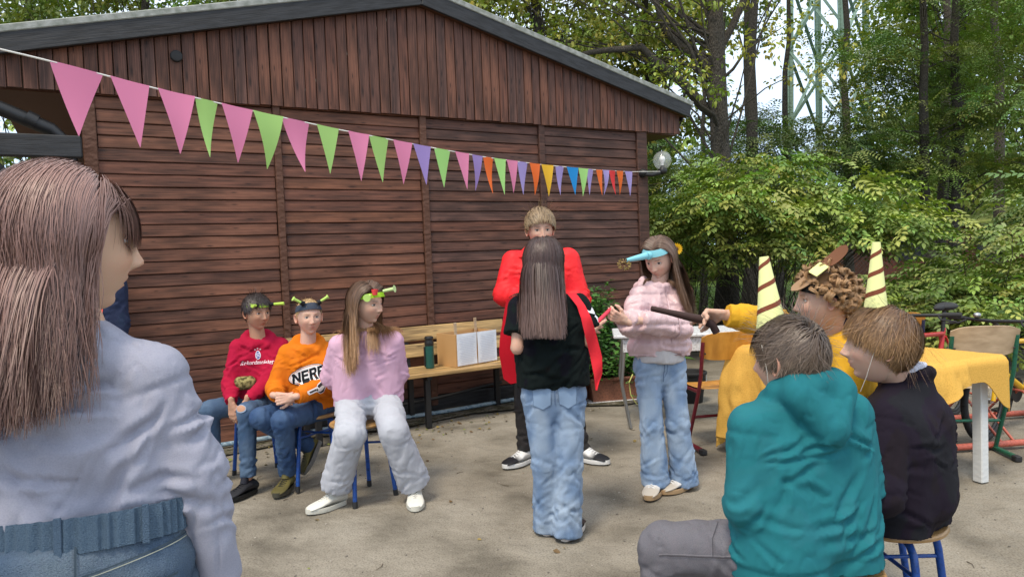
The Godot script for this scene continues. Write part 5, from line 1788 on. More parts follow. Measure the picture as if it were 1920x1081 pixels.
# xf: place of the head; spec: skin, hair, brow, iris, gaze
func add_head(b: Buf, xf: Transform3D, s: float, skin: Color, hair: Color, brow: Color, iris: Color):
	var cols := 84
	var rows := 66
	var v0 := b.v.size()
	var i0 := b.i.size()
	for r in rows + 1:
		var th := PI * r / rows
		for c in cols:
			var u := (float(c) / cols - 0.5)
			var ph := TAU * u - 0.62 * sin(TAU * u)
			var dd := Vector3(sin(th) * sin(ph), cos(th), sin(th) * cos(ph))
			var p := head_point(dd)
			b.v.append(xf * (p * s))
			b.n.append(Vector3.UP)
			var col := skin
			if scalp(dd):
				col = hair * 0.75
			elif dd.z > 0.0:
				var q := Vector3(absf(p.x), p.y, p.z)
				var lip := maxf(bump(p, Vector3(0, -0.054, 0.095), Vector3(0.018, 0.0045, 0.05)), bump(p, Vector3(0, -0.0645, 0.095), Vector3(0.015, 0.005, 0.05)))
				col = col.lerp(Color(skin.r * 0.85, skin.g * 0.48, skin.b * 0.48), clampf(lip * 1.15 - 0.2, 0.0, 0.85))
				col = col.lerp(skin * 0.25, 0.8 * bump(p, Vector3(0, -0.059, 0.095), Vector3(0.017, 0.0014, 0.05)))
				col = col.lerp(Color(skin.r, skin.g * 0.8, skin.b * 0.78), 0.55 * bump(q, Vector3(0.04, -0.03, 0.07), Vector3(0.018, 0.018, 0.06)) + 0.4 * bump(p, Vector3(0, -0.027, 0.11), Vector3(0.01, 0.01, 0.04)))
				col = col.lerp(brow, 0.75 * clampf(bump(q, Vector3(0.022, 0.026, 0.09), Vector3(0.011, 0.0034, 0.06)) + bump(q, Vector3(0.036, 0.0275, 0.08), Vector3(0.009, 0.003, 0.06)), 0.0, 1.0))
				col = col.lerp(skin * 0.22, 0.6 * bump(q, Vector3(0.007, -0.0365, 0.1), Vector3(0.0034, 0.0026, 0.05)))
			b.c.append(col)
	for r in rows:
		for c in cols:
			var a := v0 + r * cols + c
			var e := v0 + r * cols + (c + 1) % cols
			b.i.append_array(PackedInt32Array([a, a + cols, e, e, a + cols, e + cols]))
	fix_winding(b, v0, i0, xf.origin)
	b.smooth(v0, i0)
	# eyes: an almond shaped ball under each brow, lashes above
	for sx in [-1.0, 1.0]:
		var e0 := b.v.size()
		var c := Vector3(sx * 0.030, 0.0055, 0.0745)
		var tilt := Basis(Vector3.UP, sx * 0.22)
		b.ball(xf * (c * s), Vector3(0.0135, 0.0062, 0.0058) * s, xf.basis * tilt, 20, 12)
		for k in range(e0, b.v.size()):
			var lp: Vector3 = tilt.inverse() * ((xf.affine_inverse() * b.v[k]) / s - c)
			var rr := Vector2(lp.x, lp.y).length()
			b.c[k] = srgb(214, 208, 204) if rr > 0.0053 else (iris if rr > 0.0024 else Color(0.005, 0.005, 0.005))
		b.col = brow * 0.5
		var pts := []
		for k in 7:
			var a := lerpf(-1.0, 1.0, k / 6.0)
			pts.append(xf * ((c + tilt * Vector3(a * 0.0142, 0.0064 * (1.0 - a * a * 0.75), 0.0052 - 0.003 * a * a)) * s))
		b.tube(pts, [0.0007 * s, 0.0012 * s, 0.0013 * s, 0.0013 * s, 0.0013 * s, 0.0012 * s, 0.0007 * s], 5)
		# upper and lower lids
		b.col = skin * 0.9
		pts = []
		for k in 7:
			var a := lerpf(-1.0, 1.0, k / 6.0)
			pts.append(xf * ((c + tilt * Vector3(a * 0.0148, 0.0085 * (1.0 - a * a * 0.7), 0.0042 - 0.0035 * a * a)) * s))
		b.tube(pts, [0.001 * s, 0.002 * s, 0.0024 * s, 0.0024 * s, 0.0024 * s, 0.002 * s, 0.001 * s], 6)
		pts = []
		for k in 7:
			var a := lerpf(-1.0, 1.0, k / 6.0)
			pts.append(xf * ((c + tilt * Vector3(a * 0.0142, -0.0066 * (1.0 - a * a * 0.75), 0.0045 - 0.003 * a * a)) * s))
		b.tube(pts, [0.0008 * s, 0.0014 * s, 0.0017 * s, 0.0017 * s, 0.0017 * s, 0.0014 * s, 0.0008 * s], 6)
		# ear: a dished shell with a rolled rim
		var s0 := b.v.size()
		var j0 := b.i.size()
		var eb := Basis(Vector3.UP, sx * -0.45) * Basis(Vector3.RIGHT, -0.18)
		var ec := Vector3(sx * 0.0715, -0.006, -0.010)
		for r in 9:
			for q in 20:
				var a := TAU * q / 20.0
				var rr: float = [0.0, 0.35, 0.6, 0.78, 0.9, 1.0, 1.0, 0.8, 0.45][r]
				var hh: float = [0.001, 0.001, 0.003, 0.0075, 0.011, 0.0095, 0.003, -0.004, -0.006][r]
				var w := 0.0165 * (1.0 + 0.12 * sin(a))
				var tall := 0.029
				var pt := Vector3(sx * (hh + 0.004 * rr), sin(a) * rr * tall, -cos(a) * rr * w * (1.0 if cos(a) > 0 else 0.85))
				b.v.append(xf * ((ec + eb * pt) * s))
				b.n.append(Vector3.UP)
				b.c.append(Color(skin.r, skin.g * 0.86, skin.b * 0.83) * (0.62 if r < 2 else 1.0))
		for r in 8:
			for q in 20:
				var a := s0 + r * 20 + q
				var e := s0 + r * 20 + (q + 1) % 20
				if sx > 0:
					b.i.append_array(PackedInt32Array([a, e, a + 20, e, e + 20, a + 20]))
				else:
					b.i.append_array(PackedInt32Array([a, a + 20, e, e, a + 20, e + 20]))
		fix_winding(b, s0, j0, xf * ((ec + eb * Vector3(sx * -0.002, 0, 0)) * s))
		b.smooth(s0, j0)

func fix_winding(b: Buf, v0: int, i0: int, inside: Vector3):
	# make the first usable face point outwards, and all others with it
	var vote := 0
	for k in range(i0, b.i.size(), 3):
		var g := (b.v[b.i[k + 1]] - b.v[b.i[k]]).cross(b.v[b.i[k + 2]] - b.v[b.i[k]])
		vote += 1 if g.dot(b.v[b.i[k]] - inside) > 0.0 else -1
	if vote > 0:
		for k in range(i0, b.i.size(), 3):
			var t := b.i[k + 1]
			b.i[k + 1] = b.i[k + 2]
			b.i[k + 2] = t

# ---------------------------------------------------------------- hands: palm, four unequal fingers, a thumb from the side of the palm
func hand_bones(w: Vector3, dir: Vector3, palm: Vector3, thumb: float, curl: Array, spread: float, s: float) -> Array:
	dir = dir.normalized()
	palm = (palm - dir * palm.dot(dir)).normalized()
	var side := dir.cross(palm).normalized() * thumb     # towards the thumb
	var out := []
	var L := [0.058, 0.066, 0.061, 0.047]
	for k in 4:
		var off := (1.5 - k) * 0.0175 * s
		var kn: Vector3 = w + dir * (0.078 - 0.004 * absf(k - 1.2)) * s + side * off - palm * 0.002
		out.append([w + side * off * 0.62 + dir * 0.004, 0.0125 * s, kn, 0.0098 * s])
		var fd := (dir + side * (1.5 - k) * spread).normalized()
		var cv: float = curl[k]
		var p := kn
		var rr := [0.0092, 0.0084, 0.0076, 0.0064]
		for q in 3:
			var bendv := fd.rotated(fd.cross(palm).normalized(), cv * [0.75, 1.0, 0.7][q])
			fd = bendv
			var e: Vector3 = p + fd * L[k] * s * [0.44, 0.31, 0.25][q]
			out.append([p, rr[q] * s, e, rr[q + 1] * s])
			p = e
	var tb := w + dir * 0.022 * s + side * 0.020 * s + palm * 0.006 * s
	var cv2: float = curl[4]
	var td := (dir * 0.75 + side * 0.8 + palm * 0.25).normalized()
	var t1 := tb + td * 0.034 * s
	var d2 := (td + dir * 0.35 - side * 0.5 * cv2 + palm * 0.6 * cv2).normalized()
	var t2 := t1 + d2 * 0.027 * s
	var d3 := (d2 + dir * 0.2 - side * 0.6 * cv2 + palm * 0.4 * cv2).normalized()
	out.append([tb, 0.0135 * s, t1, 0.0105 * s])
	out.append([t1, 0.0102 * s, t2, 0.009 * s])
	out.append([t2, 0.009 * s, t2 + d3 * 0.021 * s, 0.0072 * s])
	out.append([w - dir * 0.03 * s, 0.021 * s, w + dir * 0.012 * s, 0.019 * s])
	out.append([w + dir * 0.03 * s - side * 0.012 * s, 0.0145 * s, w + dir * 0.03 * s + side * 0.012 * s, 0.0145 * s])
	return out
# ---------------------------------------------------------------- hair: ribbons that grow from the scalp and slide over head and shoulders
# style: {n, len, w, lay, comb, grav, curl, part, bias, stray, face}
func grow_hair(parent: Node3D, xf: Transform3D, s: float, col: Color, tip: Color, st: Dictionary, bodies := [], called := "hair"):
	var b := Buf.new()
	var inv := xf.affine_inverse()
	var step: float = st.get("step", 0.028) * s
	var lay_max: float = st.get("lay", 0.08)
	var ln: float = st.get("len", 0.4)
	var grav: float = st.get("grav", 0.3)
	var curl: float = st.get("curl", 0.0)
	var kind: String = st.get("comb", "long")
	var ww: float = st.get("w", 0.0018) * s
	var part: float = st.get("part", 0.0)
	var cc := Vector3(0, 0.012, -0.006)
	var rad := Vector3(0.0765, 0.1, 0.0965)
	if kind == "long" or kind == "fringe":
		rad.x = 0.085     # it lies over the ears
	var jaw := Vector3(0.062, 0.085, 0.074)
	var made := 0
	var tries := 0
	var tuft := FastNoiseLite.new()
	tuft.frequency = 22.0
	tuft.seed = 77
	while made < int(st.n) and tries < int(st.n) * 6:
		tries += 1
		var dd := Vector3(rng.randfn(), rng.randfn(), rng.randfn()).normalized()
		if not scalp(dd) or (kind == "curly" and dd.z > 0.45 and dd.y < 0.82):
			continue
		if st.get("fade", false) and dd.y < 0.1 and rng.randf() < 0.35:
			continue
		made += 1
		var p := head_point(dd, false) * 1.0
		var sx := signf(dd.x - part) if absf(dd.x - part) > 0.001 else 1.0
		var dirv := Vector3.ZERO
		var l := ln * rng.randf_range(0.9 - st.get("ragged", 0.0), 1.06)
		match kind:
			"long":
				dirv = Vector3(sx * 0.9, 0.25 - 0.5 * absf(dd.x), -0.42 if dd.z > -0.1 else -0.15)
				if dd.z < 0.15:
					dirv = dirv.lerp(Vector3(dd.x * 0.6, -0.9, -0.35), smoothstep(0.15, -0.35, dd.z))
				l -= 0.125 * (1.0 - dd.y)
			"fringe":     # long hair with a fringe over the brow
				dirv = Vector3(dd.x * 0.6, -0.4, -0.55).lerp(Vector3(dd.x * 0.5, -0.4, 0.6), smoothstep(0.40, 0.5, dd.z))
				l -= 0.125 * (1.0 - dd.y)
				if dd.z >= 0.45 and absf(dd.x) < 0.6:
					l = 0.10 + 0.02 * dd.y
			"forward":    # short hair brushed forward from the crown
				var whorl := Vector3(0.1, 0.72, -0.68)
				dirv = (dd - whorl).normalized() + Vector3(0.25, 0, 0.55)
				if dd.y < 0.15:
					dirv = Vector3(0, -1.0, 0.35 * signf(dd.z + 0.6))
					l *= st.get("back", 0.6)
			"swept":      # short at the sides, longer on top and swept over
				dirv = Vector3(0.75, 0.75, 0.35)
				if dd.y < 0.35:
					dirv = Vector3(0, -0.9, -0.3)
					l *= 0.38
			"bowl":       # thick straight hair falling all round from the crown
				var crown := Vector3(0.0, 0.86, -0.5)
				dirv = (dd - crown * dd.dot(crown)) + Vector3(0, -0.2, 0.12)
				if absf(dd.x) > 0.55 and dd.y < 0.45:
					l *= 0.5
				elif dd.z > 0.0:
					l *= 0.78
				elif dd.y < 0.1:
					l *= 0.7
			"curly":
				dirv = dd + Vector3(0, 0.25, 0) + Vector3(rng.randfn(), rng.randfn(), rng.randfn()) * 0.5
				if dd.y < 0.05:
					l *= 0.55
		var nrm := Vector3(dd.x / HEAD.x, dd.y / HEAD.y, dd.z / HEAD.z).normalized()
		dirv = (dirv - nrm * dirv.dot(nrm)).normalized() + nrm * st.get("lift", 0.12)
		var wp := xf * (p * s)
		var wd := (xf.basis * dirv).normalized()
		var lay := lay_max * (pow(rng.randf(), 0.7) if rng.randf() < 0.4 else rng.randf_range(0.8, 1.0))
		if kind == "long" or kind == "fringe":
			lay *= 0.55 + 0.45 * clampf(1.0 - absf(dd.x - part) * 1.2, 0.0, 1.0)
		if kind == "forward" or kind == "swept" or kind == "bowl":
			lay *= clampf(0.45 + dd.y * 0.9, 0.25, 1.0)
		var n := maxi(3, int(l / step))
		var pts := [wp]
		var clump := tuft.get_noise_3dv(dd)
		var stray: bool = rng.randf() < st.get("stray", 0.04)
		var ph := rng.randf() * TAU
		var free: bool = st.get("face", false) or (kind == "fringe" and dd.z >= 0.45 and absf(dd.x) < 0.6)
		var fall: Vector3 = st.get("front", Vector3.ZERO) * (1.0 if dd.z > st.get("split", 0.0) else -1.0)
		for k in n:
			var down := Vector3.DOWN
			var lp0 := inv * wp / s
			var g := grav * (0.4 + 0.6 * minf(1.0, k / 4.0))
			if stray:
				g *= 0.4
				lay = lay_max * 1.25
			wd = (wd + down * g + fall * (0.22 if lp0.y < -0.03 else 0.0) + Vector3(rng.randfn(), rng.randfn(), rng.randfn()) * st.get("rough", 0.03)).normalized()
			if curl > 0.0:
				wd = wd.rotated((xf.basis * nrm).normalized(), curl * (1.0 if clump > 0.0 else -1.0)).rotated(xf.basis.x.normalized(), curl * 0.45 * sin(ph + k))
			wp += wd * step * (l / (n * step))
			# keep out of the skull, the jaw, the face, neck and shoulders
			var lp := inv * wp / s
			var q := (lp - cc) / rad
			var m := q.length()
			var lim := 1.0 + lay + clump * lay_max * 0.2
			var on_head := lp.y > (-0.035 if kind == "long" or kind == "fringe" else -0.2)
			if m < lim:
				lp = cc + (lp - cc) * (lim / m)
			elif on_head and not stray:
				lp = cc + (lp - cc) * lerpf(1.0, lim / m, 0.85)
			elif not on_head:
				wd = wd.lerp(Vector3.DOWN, 0.35).normalized()
			q = (lp - Vector3(0, -0.045, 0.012)) / jaw
			m = q.length()
			if m < 1.0 + lay * 0.8 and lp.y < 0.0:
				lp = Vector3(0, -0.045, 0.012) + (lp - Vector3(0, -0.045, 0.012)) * ((1.0 + lay * 0.8) / m)
			if not free and kind != "forward" and kind != "bowl" and kind != "swept" and lp.z > 0.015 and lp.y < 0.06 and lp.y > -0.13 and absf(lp.x) < 0.064 - 0.1 * maxf(0.0, lp.z - 0.05):
				var side := signf(lp.x) if absf(lp.x) > 0.012 else sx
				lp.x = lerpf(lp.x, side * 0.07, 0.7)
				lp.z -= 0.008
			if st.has("tuck") and not free and lp.y < 0.06 and lp.z > st.tuck:
				lp.z = lerpf(lp.z, st.tuck, 0.55)
			var np := xf * (lp * s)
			for c in bodies:
				var a: Vector3 = c[0]
				var ba: Vector3 = c[2] - a
				var t := clampf((np - a).dot(ba) / maxf(ba.length_squared(), 1e-9), 0.0, 1.0)
				var v := np - a - ba * t
				var rr: float = lerpf(c[1], c[3], t) * 0.97 + 0.004 + lay * 0.07 + st.get("clear", 0.0)
				var ml := v.length()
				if ml < rr and ml > 1e-6:
					np = a + ba * t + v * (rr / ml)
			if np.distance_squared_to(pts[pts.size() - 1]) > 1e-10:
				wd = wd.lerp((np - pts[pts.size() - 1]).normalized(), 0.6).normalized()
			wp = np
			pts.append(wp)
		var tone: float = lerpf(1.0, rng.randf_range(0.72, 1.28), st.get("even", 1.0)) * (1.0 + 0.35 * clump)
		var s0 := b.v.size()
		var m2 := pts.size()
		var wave: float = st.get("wave", 0.004)
		for k in range(5, m2):
			var aw := wave * minf(1.0, (k - 4) / 8.0)
			pts[k] += xf.basis.x * (aw * sin(k * 0.75 + clump * 16.0)) + xf.basis.z * (aw * 0.7 * sin(k * 0.6 + clump * 23.0 + 1.0))
		for k in m2:
			var t: Vector3 = (pts[mini(k + 1, m2 - 1)] - pts[maxi(k - 1, 0)]).normalized()
			var o: Vector3 = (pts[k] - xf * (Vector3(0, 0.0, -0.005) * s))
			o.y *= 0.35 if k > 6 else 1.0
			o = (o - t * o.dot(t)).normalized()
			var sd := t.cross(o).normalized()
			var f := float(k) / (m2 - 1)
			var wk: float = ww * (1.0 - 0.75 * pow(f, 3.0)) * (0.5 if stray else 1.0)
			var c := col.lerp(tip, smoothstep(0.25, 1.0, f) * (0.3 if l < 0.14 and kind == "fringe" else 1.0)) * tone
			for e in [-1.0, 1.0]:
				b.v.append(pts[k] + sd * wk * e + o * 0.0006)
				b.n.append((o + sd * e * 0.25).normalized())
				b.c.append(c)
		for k in m2 - 1:
			var a := s0 + k * 2
			b.i.append_array(PackedInt32Array([a, a + 2, a + 1, a + 1, a + 2, a + 3]))
	# the ribbons' front side
	var g0 := (b.v[b.i[1]] - b.v[b.i[0]]).cross(b.v[b.i[2]] - b.v[b.i[0]])
	if g0.dot(b.n[b.i[0]]) > 0.0:
		for k in range(0, b.i.size(), 3):
			var t := b.i[k + 1]
			b.i[k + 1] = b.i[k + 2]
			b.i[k + 2] = t
	return put(called, b.done(), M.hair, parent, Transform3D(), true)

# big loose curls: each a lock of many hairs wound round one path
func curls(parent: Node3D, xf: Transform3D, s: float, col: Color, tip: Color):
	var b := Buf.new()
	var made := 0
	while made < 150:
		var dd := Vector3(rng.randfn(), rng.randfn(), rng.randfn()).normalized()
		if not scalp(dd) or (dd.z > 0.62 and dd.y < 0.7):
			continue
		made += 1
		var p0 := head_point(dd, false)
		var nrm := Vector3(dd.x / HEAD.x, dd.y / HEAD.y, dd.z / HEAD.z).normalized()
		var along := (Vector3(rng.randf_range(-0.6, 0.6), -0.35, -0.6 + 0.5 * rng.randf()) + Vector3(dd.x, 0, dd.z) * 0.4)
		along = (along - nrm * along.dot(nrm)).normalized()
		var across := along.cross(nrm)
		var low := dd.y < 0.1
		var rad := rng.randf_range(0.007, 0.013) * (0.6 if low else 1.0)
		var turns := rng.randf_range(1.2, 2.2)
		var ln := rng.randf_range(0.04, 0.07) * (0.6 if low else 1.0)
		var hand := 1.0 if rng.randf() < 0.5 else -1.0
		var ph := rng.randf() * TAU
		var path := []
		var n := 22
		for k in n:
			var t := k / float(n - 1)
			var a := ph + hand * TAU * turns * t
			var q := p0 + along * ln * t + nrm * (0.006 + rad + 0.010 * sin(t * PI) * (0.4 if low else 1.0)) + (nrm * cos(a) + across * sin(a)) * rad * minf(1.0, t * 4.0) - nrm * rad * maxf(0.0, 1.0 - t * 4.0)
			# keep to the skull
			var m := (q - Vector3(0, 0.012, -0.006)) / Vector3(0.0765, 0.1, 0.0965)
			if m.length() < 1.03:
				q = Vector3(0, 0.012, -0.006) + (q - Vector3(0, 0.012, -0.006)) * (1.03 / m.length())
			path.append(q)
		var base := rng.randf_range(0.75, 1.25)
		for hcount in 44:
			var off := Vector3(rng.randfn(), rng.randfn(), rng.randfn()) * 0.0027
			var tone := base * rng.randf_range(0.8, 1.2)
			var cut := rng.randi_range(15, n)
			var s0 := b.v.size()
			for k in cut:
				var t: Vector3 = (xf.basis * (path[mini(k + 1, n - 1)] - path[maxi(k - 1, 0)])).normalized()
				var o: Vector3 = (xf.basis * ((path[k] - p0 - along * ln * (k / float(n - 1))) + nrm * 0.01)).normalized()
				o = (o - t * o.dot(t)).normalized()
				var sd := t.cross(o)
				var w := 0.0009 * (1.0 - 0.5 * k / float(cut))
				for e in [-1.0, 1.0]:
					b.v.append(xf * ((path[k] + off * minf(1.0, 0.3 + k * 0.15)) * s) + sd * w * e)
					b.n.append((o + sd * e * 0.5).normalized())
					b.c.append(col.lerp(tip, k / float(n)) * tone)
			for k in cut - 1:
				var a := s0 + k * 2
				b.i.append_array(PackedInt32Array([a, a + 2, a + 1, a + 1, a + 2, a + 3]))
	put("hair", b.done(), M.hair, parent, Transform3D(), true)
# ---------------------------------------------------------------- people
var J := {}

func mid(a: Vector3, b: Vector3, t := 0.5) -> Vector3:
	return a.lerp(b, t)

# the frame of a trunk: left, up, forward
func trunk_frame(j: Dictionary) -> Array:
	var hip := mid(j.HL, j.HR)
	var up: Vector3 = (j.N - hip).normalized()
	var left: Vector3 = (j.SL - j.SR)
	left = (left - up * left.dot(up)).normalized()
	return [left, up, left.cross(up), hip]

func head_xf(j: Dictionary, f: Vector3, roll := 0.0) -> Transform3D:
	f = f.normalized()
	var x := Vector3.UP.cross(f).normalized()
	var b := Basis(x, f.cross(x), f)
	return Transform3D(b * Basis(Vector3.BACK, roll), j.H)

func body_bones(j: Dictionary, g: float) -> Array:
	var t := trunk_frame(j)
	var up: Vector3 = t[1]
	var out := []
	out.append([mid(j.SL, j.N, 0.15), 0.044 * g, j.N - up * 0.03, 0.052 * g])
	out.append([mid(j.SR, j.N, 0.15), 0.044 * g, j.N - up * 0.03, 0.052 * g])
	for s in ["L", "R"]:
		out.append([mid(j["S" + s], j.N, 0.48) - up * 0.08 * g, 0.07 * g, mid(j["H" + s], t[3], 0.2) + up * 0.06 * g, 0.072 * g])
		out.append([j["S" + s], 0.04 * g, j["E" + s], 0.034 * g])
		out.append([j["E" + s], 0.034 * g, j["W" + s], 0.023 * g])
		out.append([j["H" + s], 0.07 * g, j["K" + s], 0.046 * g])
		out.append([j["K" + s], 0.045 * g, j["A" + s], 0.033 * g])
	out.append([j.HL, 0.072 * g, j.HR, 0.072 * g])
	return out

# a top: hoodie, sweatshirt, jacket or tee
func top_bones(j: Dictionary, g: float, o: Dictionary) -> Array:
	var t := trunk_frame(j)
	var left: Vector3 = t[0]
	var up: Vector3 = t[1]
	var fw: Vector3 = t[2]
	var hip: Vector3 = t[3]
	var e: float = o.get("ease", 0.02)
	var hem: float = o.get("hem", 0.0)
	var cut := [[hip + up * hem, -up]]
	var nk := [[j.N + up * (0.004 if o.has("hood") else 0.03), (up + fw * (0.35 if o.has("hood") else 0.15)).normalized()]]
	var out := []
	var dep: float = o.get("deep", 1.0)
	for s in ["L", "R"]:
		var sg := 1.0 if s == "L" else -1.0
		out.append([mid(j["S" + s], j.N, 0.05) - up * 0.006, (0.046 + e * 0.6) * g, j.N - up * 0.045 * g, (0.058 + e * 0.6) * g, nk])
		out.append([mid(j["S" + s], j.N, 0.40) - up * 0.10 * g, (0.076 + e) * g * dep, mid(j["H" + s], hip, 0.12) + up * (hem - 0.01), (o.get("belly", 0.088) + e) * g, cut])
		var el: float = o.get("sleeve", 1.0)
		var se: Vector3 = j["S" + s]
		var ee: Vector3 = j["E" + s]
		var we: Vector3 = j["W" + s]
		if el <= 0.0:
			var end := se.lerp(ee, 0.66)
			out.append([se, (0.044 + e * 0.8) * g, end, (0.046 + e * 1.2) * g, [[end, (ee - se).normalized()]]])
		else:
			out.append([se, (0.044 + e * 0.8) * g, ee, (0.040 + e * 0.8) * g])
			var wend := ee.lerp(we, el)
			out.append([ee, (0.040 + e * 0.8) * g, wend, (0.028 + e * 0.9) * g, [[wend, (we - ee).normalized()]]])
	out.append([hip + up * (0.12 + hem) * g - fw * 0.018, (0.088 + e) * g * dep, j.N - up * 0.15 * g - fw * 0.022, (0.070 + e) * g * dep, cut])
	out.append([hip + up * (0.16 + hem * 0.5) * g + fw * 0.02, (0.085 + e) * g * dep, j.N - up * 0.17 * g + fw * 0.012, (0.075 + e) * g * dep, cut])
	if o.has("hood"):
		# a hood lying round the neck and down the back
		var hs: float = o.hood * g
		var ring := []
		for k in 9:
			var a := lerpf(-2.5, 2.5, k / 8.0)
			var back := cos(a)
			ring.append(j.N + left * sin(a) * 0.088 * g * (1.0 + 0.12 * back) - fw * back * (0.078 if back > 0.0 else 0.098) * g + up * (-0.006 + 0.030 * back - 0.030 * maxf(0.0, -back)) * g)
		for k in 8:
			var r0 := (0.019 + 0.013 * cos(lerpf(-2.5, 2.5, k / 8.0))) * hs
			var r1 := (0.019 + 0.013 * cos(lerpf(-2.5, 2.5, (k + 1) / 8.0))) * hs
			out.append([ring[k], maxf(r0, 0.013), ring[k + 1], maxf(r1, 0.013)])
		out.append([j.N - fw * 0.085 * g + left * 0.06 * g + up * 0.0, 0.036 * hs, j.N - fw * 0.125 * g - up * 0.09 * g, 0.03 * hs])
		out.append([j.N - fw * 0.085 * g - left * 0.06 * g + up * 0.0, 0.036 * hs, j.N - fw * 0.125 * g - up * 0.09 * g, 0.03 * hs])
	if o.has("collar"):
		for k in 10:
			var a0 := TAU * k / 10.0
			var a1 := TAU * (k + 1) / 10.0
			var c: float = o.collar
			out.append([j.N + (left * sin(a0) - fw * cos(a0)) * (0.056 + c) * g + up * (0.012 + 0.012 * cos(a0)), 0.012 * g, j.N + (left * sin(a1) - fw * cos(a1)) * (0.056 + c) * g + up * (0.012 + 0.012 * cos(a1)), 0.012 * g])
	return out

func pants_bones(j: Dictionary, g: float, o: Dictionary) -> Array:
	var t := trunk_frame(j)
	var up: Vector3 = t[1]
	var hip: Vector3 = t[3]
	var e: float = o.get("ease", 0.014)
	var waist: float = o.get("waist", 0.11)
	var out := []
	var cut := [[hip + up * waist, up]]
	out.append([j.HL + up * 0.03, (0.083 + e) * g, j.HR + up * 0.03, (0.083 + e) * g, cut])
	out.append([mid(j.HL, hip, 0.35) + up * waist, (0.075 + e) * g, mid(j.HL, hip, 0.1), (0.08 + e) * g, cut])
	out.append([mid(j.HR, hip, 0.35) + up * waist, (0.075 + e) * g, mid(j.HR, hip, 0.1), (0.08 + e) * g, cut])
	var low: Vector3 = (mid(j.KL, j.KR) - hip).normalized()
	out.append([hip + up * 0.02, (0.080 + e) * g, hip + low * 0.045, (0.070 + e) * g, cut])
	var kr: float = o.get("knee", 0.062)
	var ar: float = o.get("ankle", 0.06)
	for s in ["L", "R"]:
		var k: Vector3 = j["K" + s]
		var a: Vector3 = j["A" + s]
		var end: Vector3 = a + (a - k).normalized() * o.get("drop", 0.02)
		out.append([j["H" + s], (0.080 + e) * g, k, (kr + e * 0.5) * g])
		out.append([k, (kr + e * 0.5) * g, end, ar * g, [[end, (a - k).normalized()]]])
	return out

func joint_rings(j: Dictionary, g: float, which: Array) -> Array:
	var out := []
	for w in which:
		match w:
			"elbow":
				for s in ["L", "R"]:
					var ax: Vector3 = (j["W" + s] - j["S" + s]).normalized()
					out.append([j["E" + s], ax, 0.085 * g, 0.0065 * g, 165.0])
			"wrist":
				for s in ["L", "R"]:
					var ax: Vector3 = (j["W" + s] - j["E" + s]).normalized()
					out.append([mid(j["E" + s], j["W" + s], 0.85), ax, 0.06 * g, 0.005 * g, 240.0])
			"pit":
				for s in ["L", "R"]:
					var ax: Vector3 = ((j["E" + s] - j["S" + s]).normalized() + Vector3(0, 0.6, 0)).normalized()
					out.append([j["S" + s] + (j["E" + s] - j["S" + s]) * 0.3, ax, 0.08 * g, 0.005 * g, 130.0])
			"waist":
				var t := trunk_frame(j)
				out.append([t[3] + t[1] * 0.10 * g, (t[1] + t[0] * 0.25).normalized(), 0.15 * g, 0.0075 * g, 105.0])
			"knee":
				for s in ["L", "R"]:
					var ax: Vector3 = (j["A" + s] - j["H" + s]).normalized()
					out.append([j["K" + s], ax, 0.10 * g, 0.006 * g, 125.0])
			"ankle":
				for s in ["L", "R"]:
					var ax: Vector3 = (j["A" + s] - j["K" + s]).normalized()
					out.append([mid(j["K" + s], j["A" + s], 0.93), (ax + Vector3(0.3, 0, 0.2)).normalized(), 0.11 * g, 0.007 * g, 105.0])
			"hip":
				for s in ["L", "R"]:
					var ax: Vector3 = ((j["K" + s] - j["H" + s]).normalized() + Vector3(0.25, 0.2, 0.0)).normalized()
					out.append([j["H" + s] + (j["K" + s] - j["H" + s]) * 0.15, ax, 0.13 * g, 0.0065 * g, 100.0])
			"shin":
				for s in ["L", "R"]:
					var ax: Vector3 = ((j["A" + s] - j["K" + s]).normalized() + Vector3(0.35, 0, 0.1)).normalized()
					out.append([mid(j["K" + s], j["A" + s], 0.45), ax, 0.17 * g, 0.005 * g, 70.0])
	return out

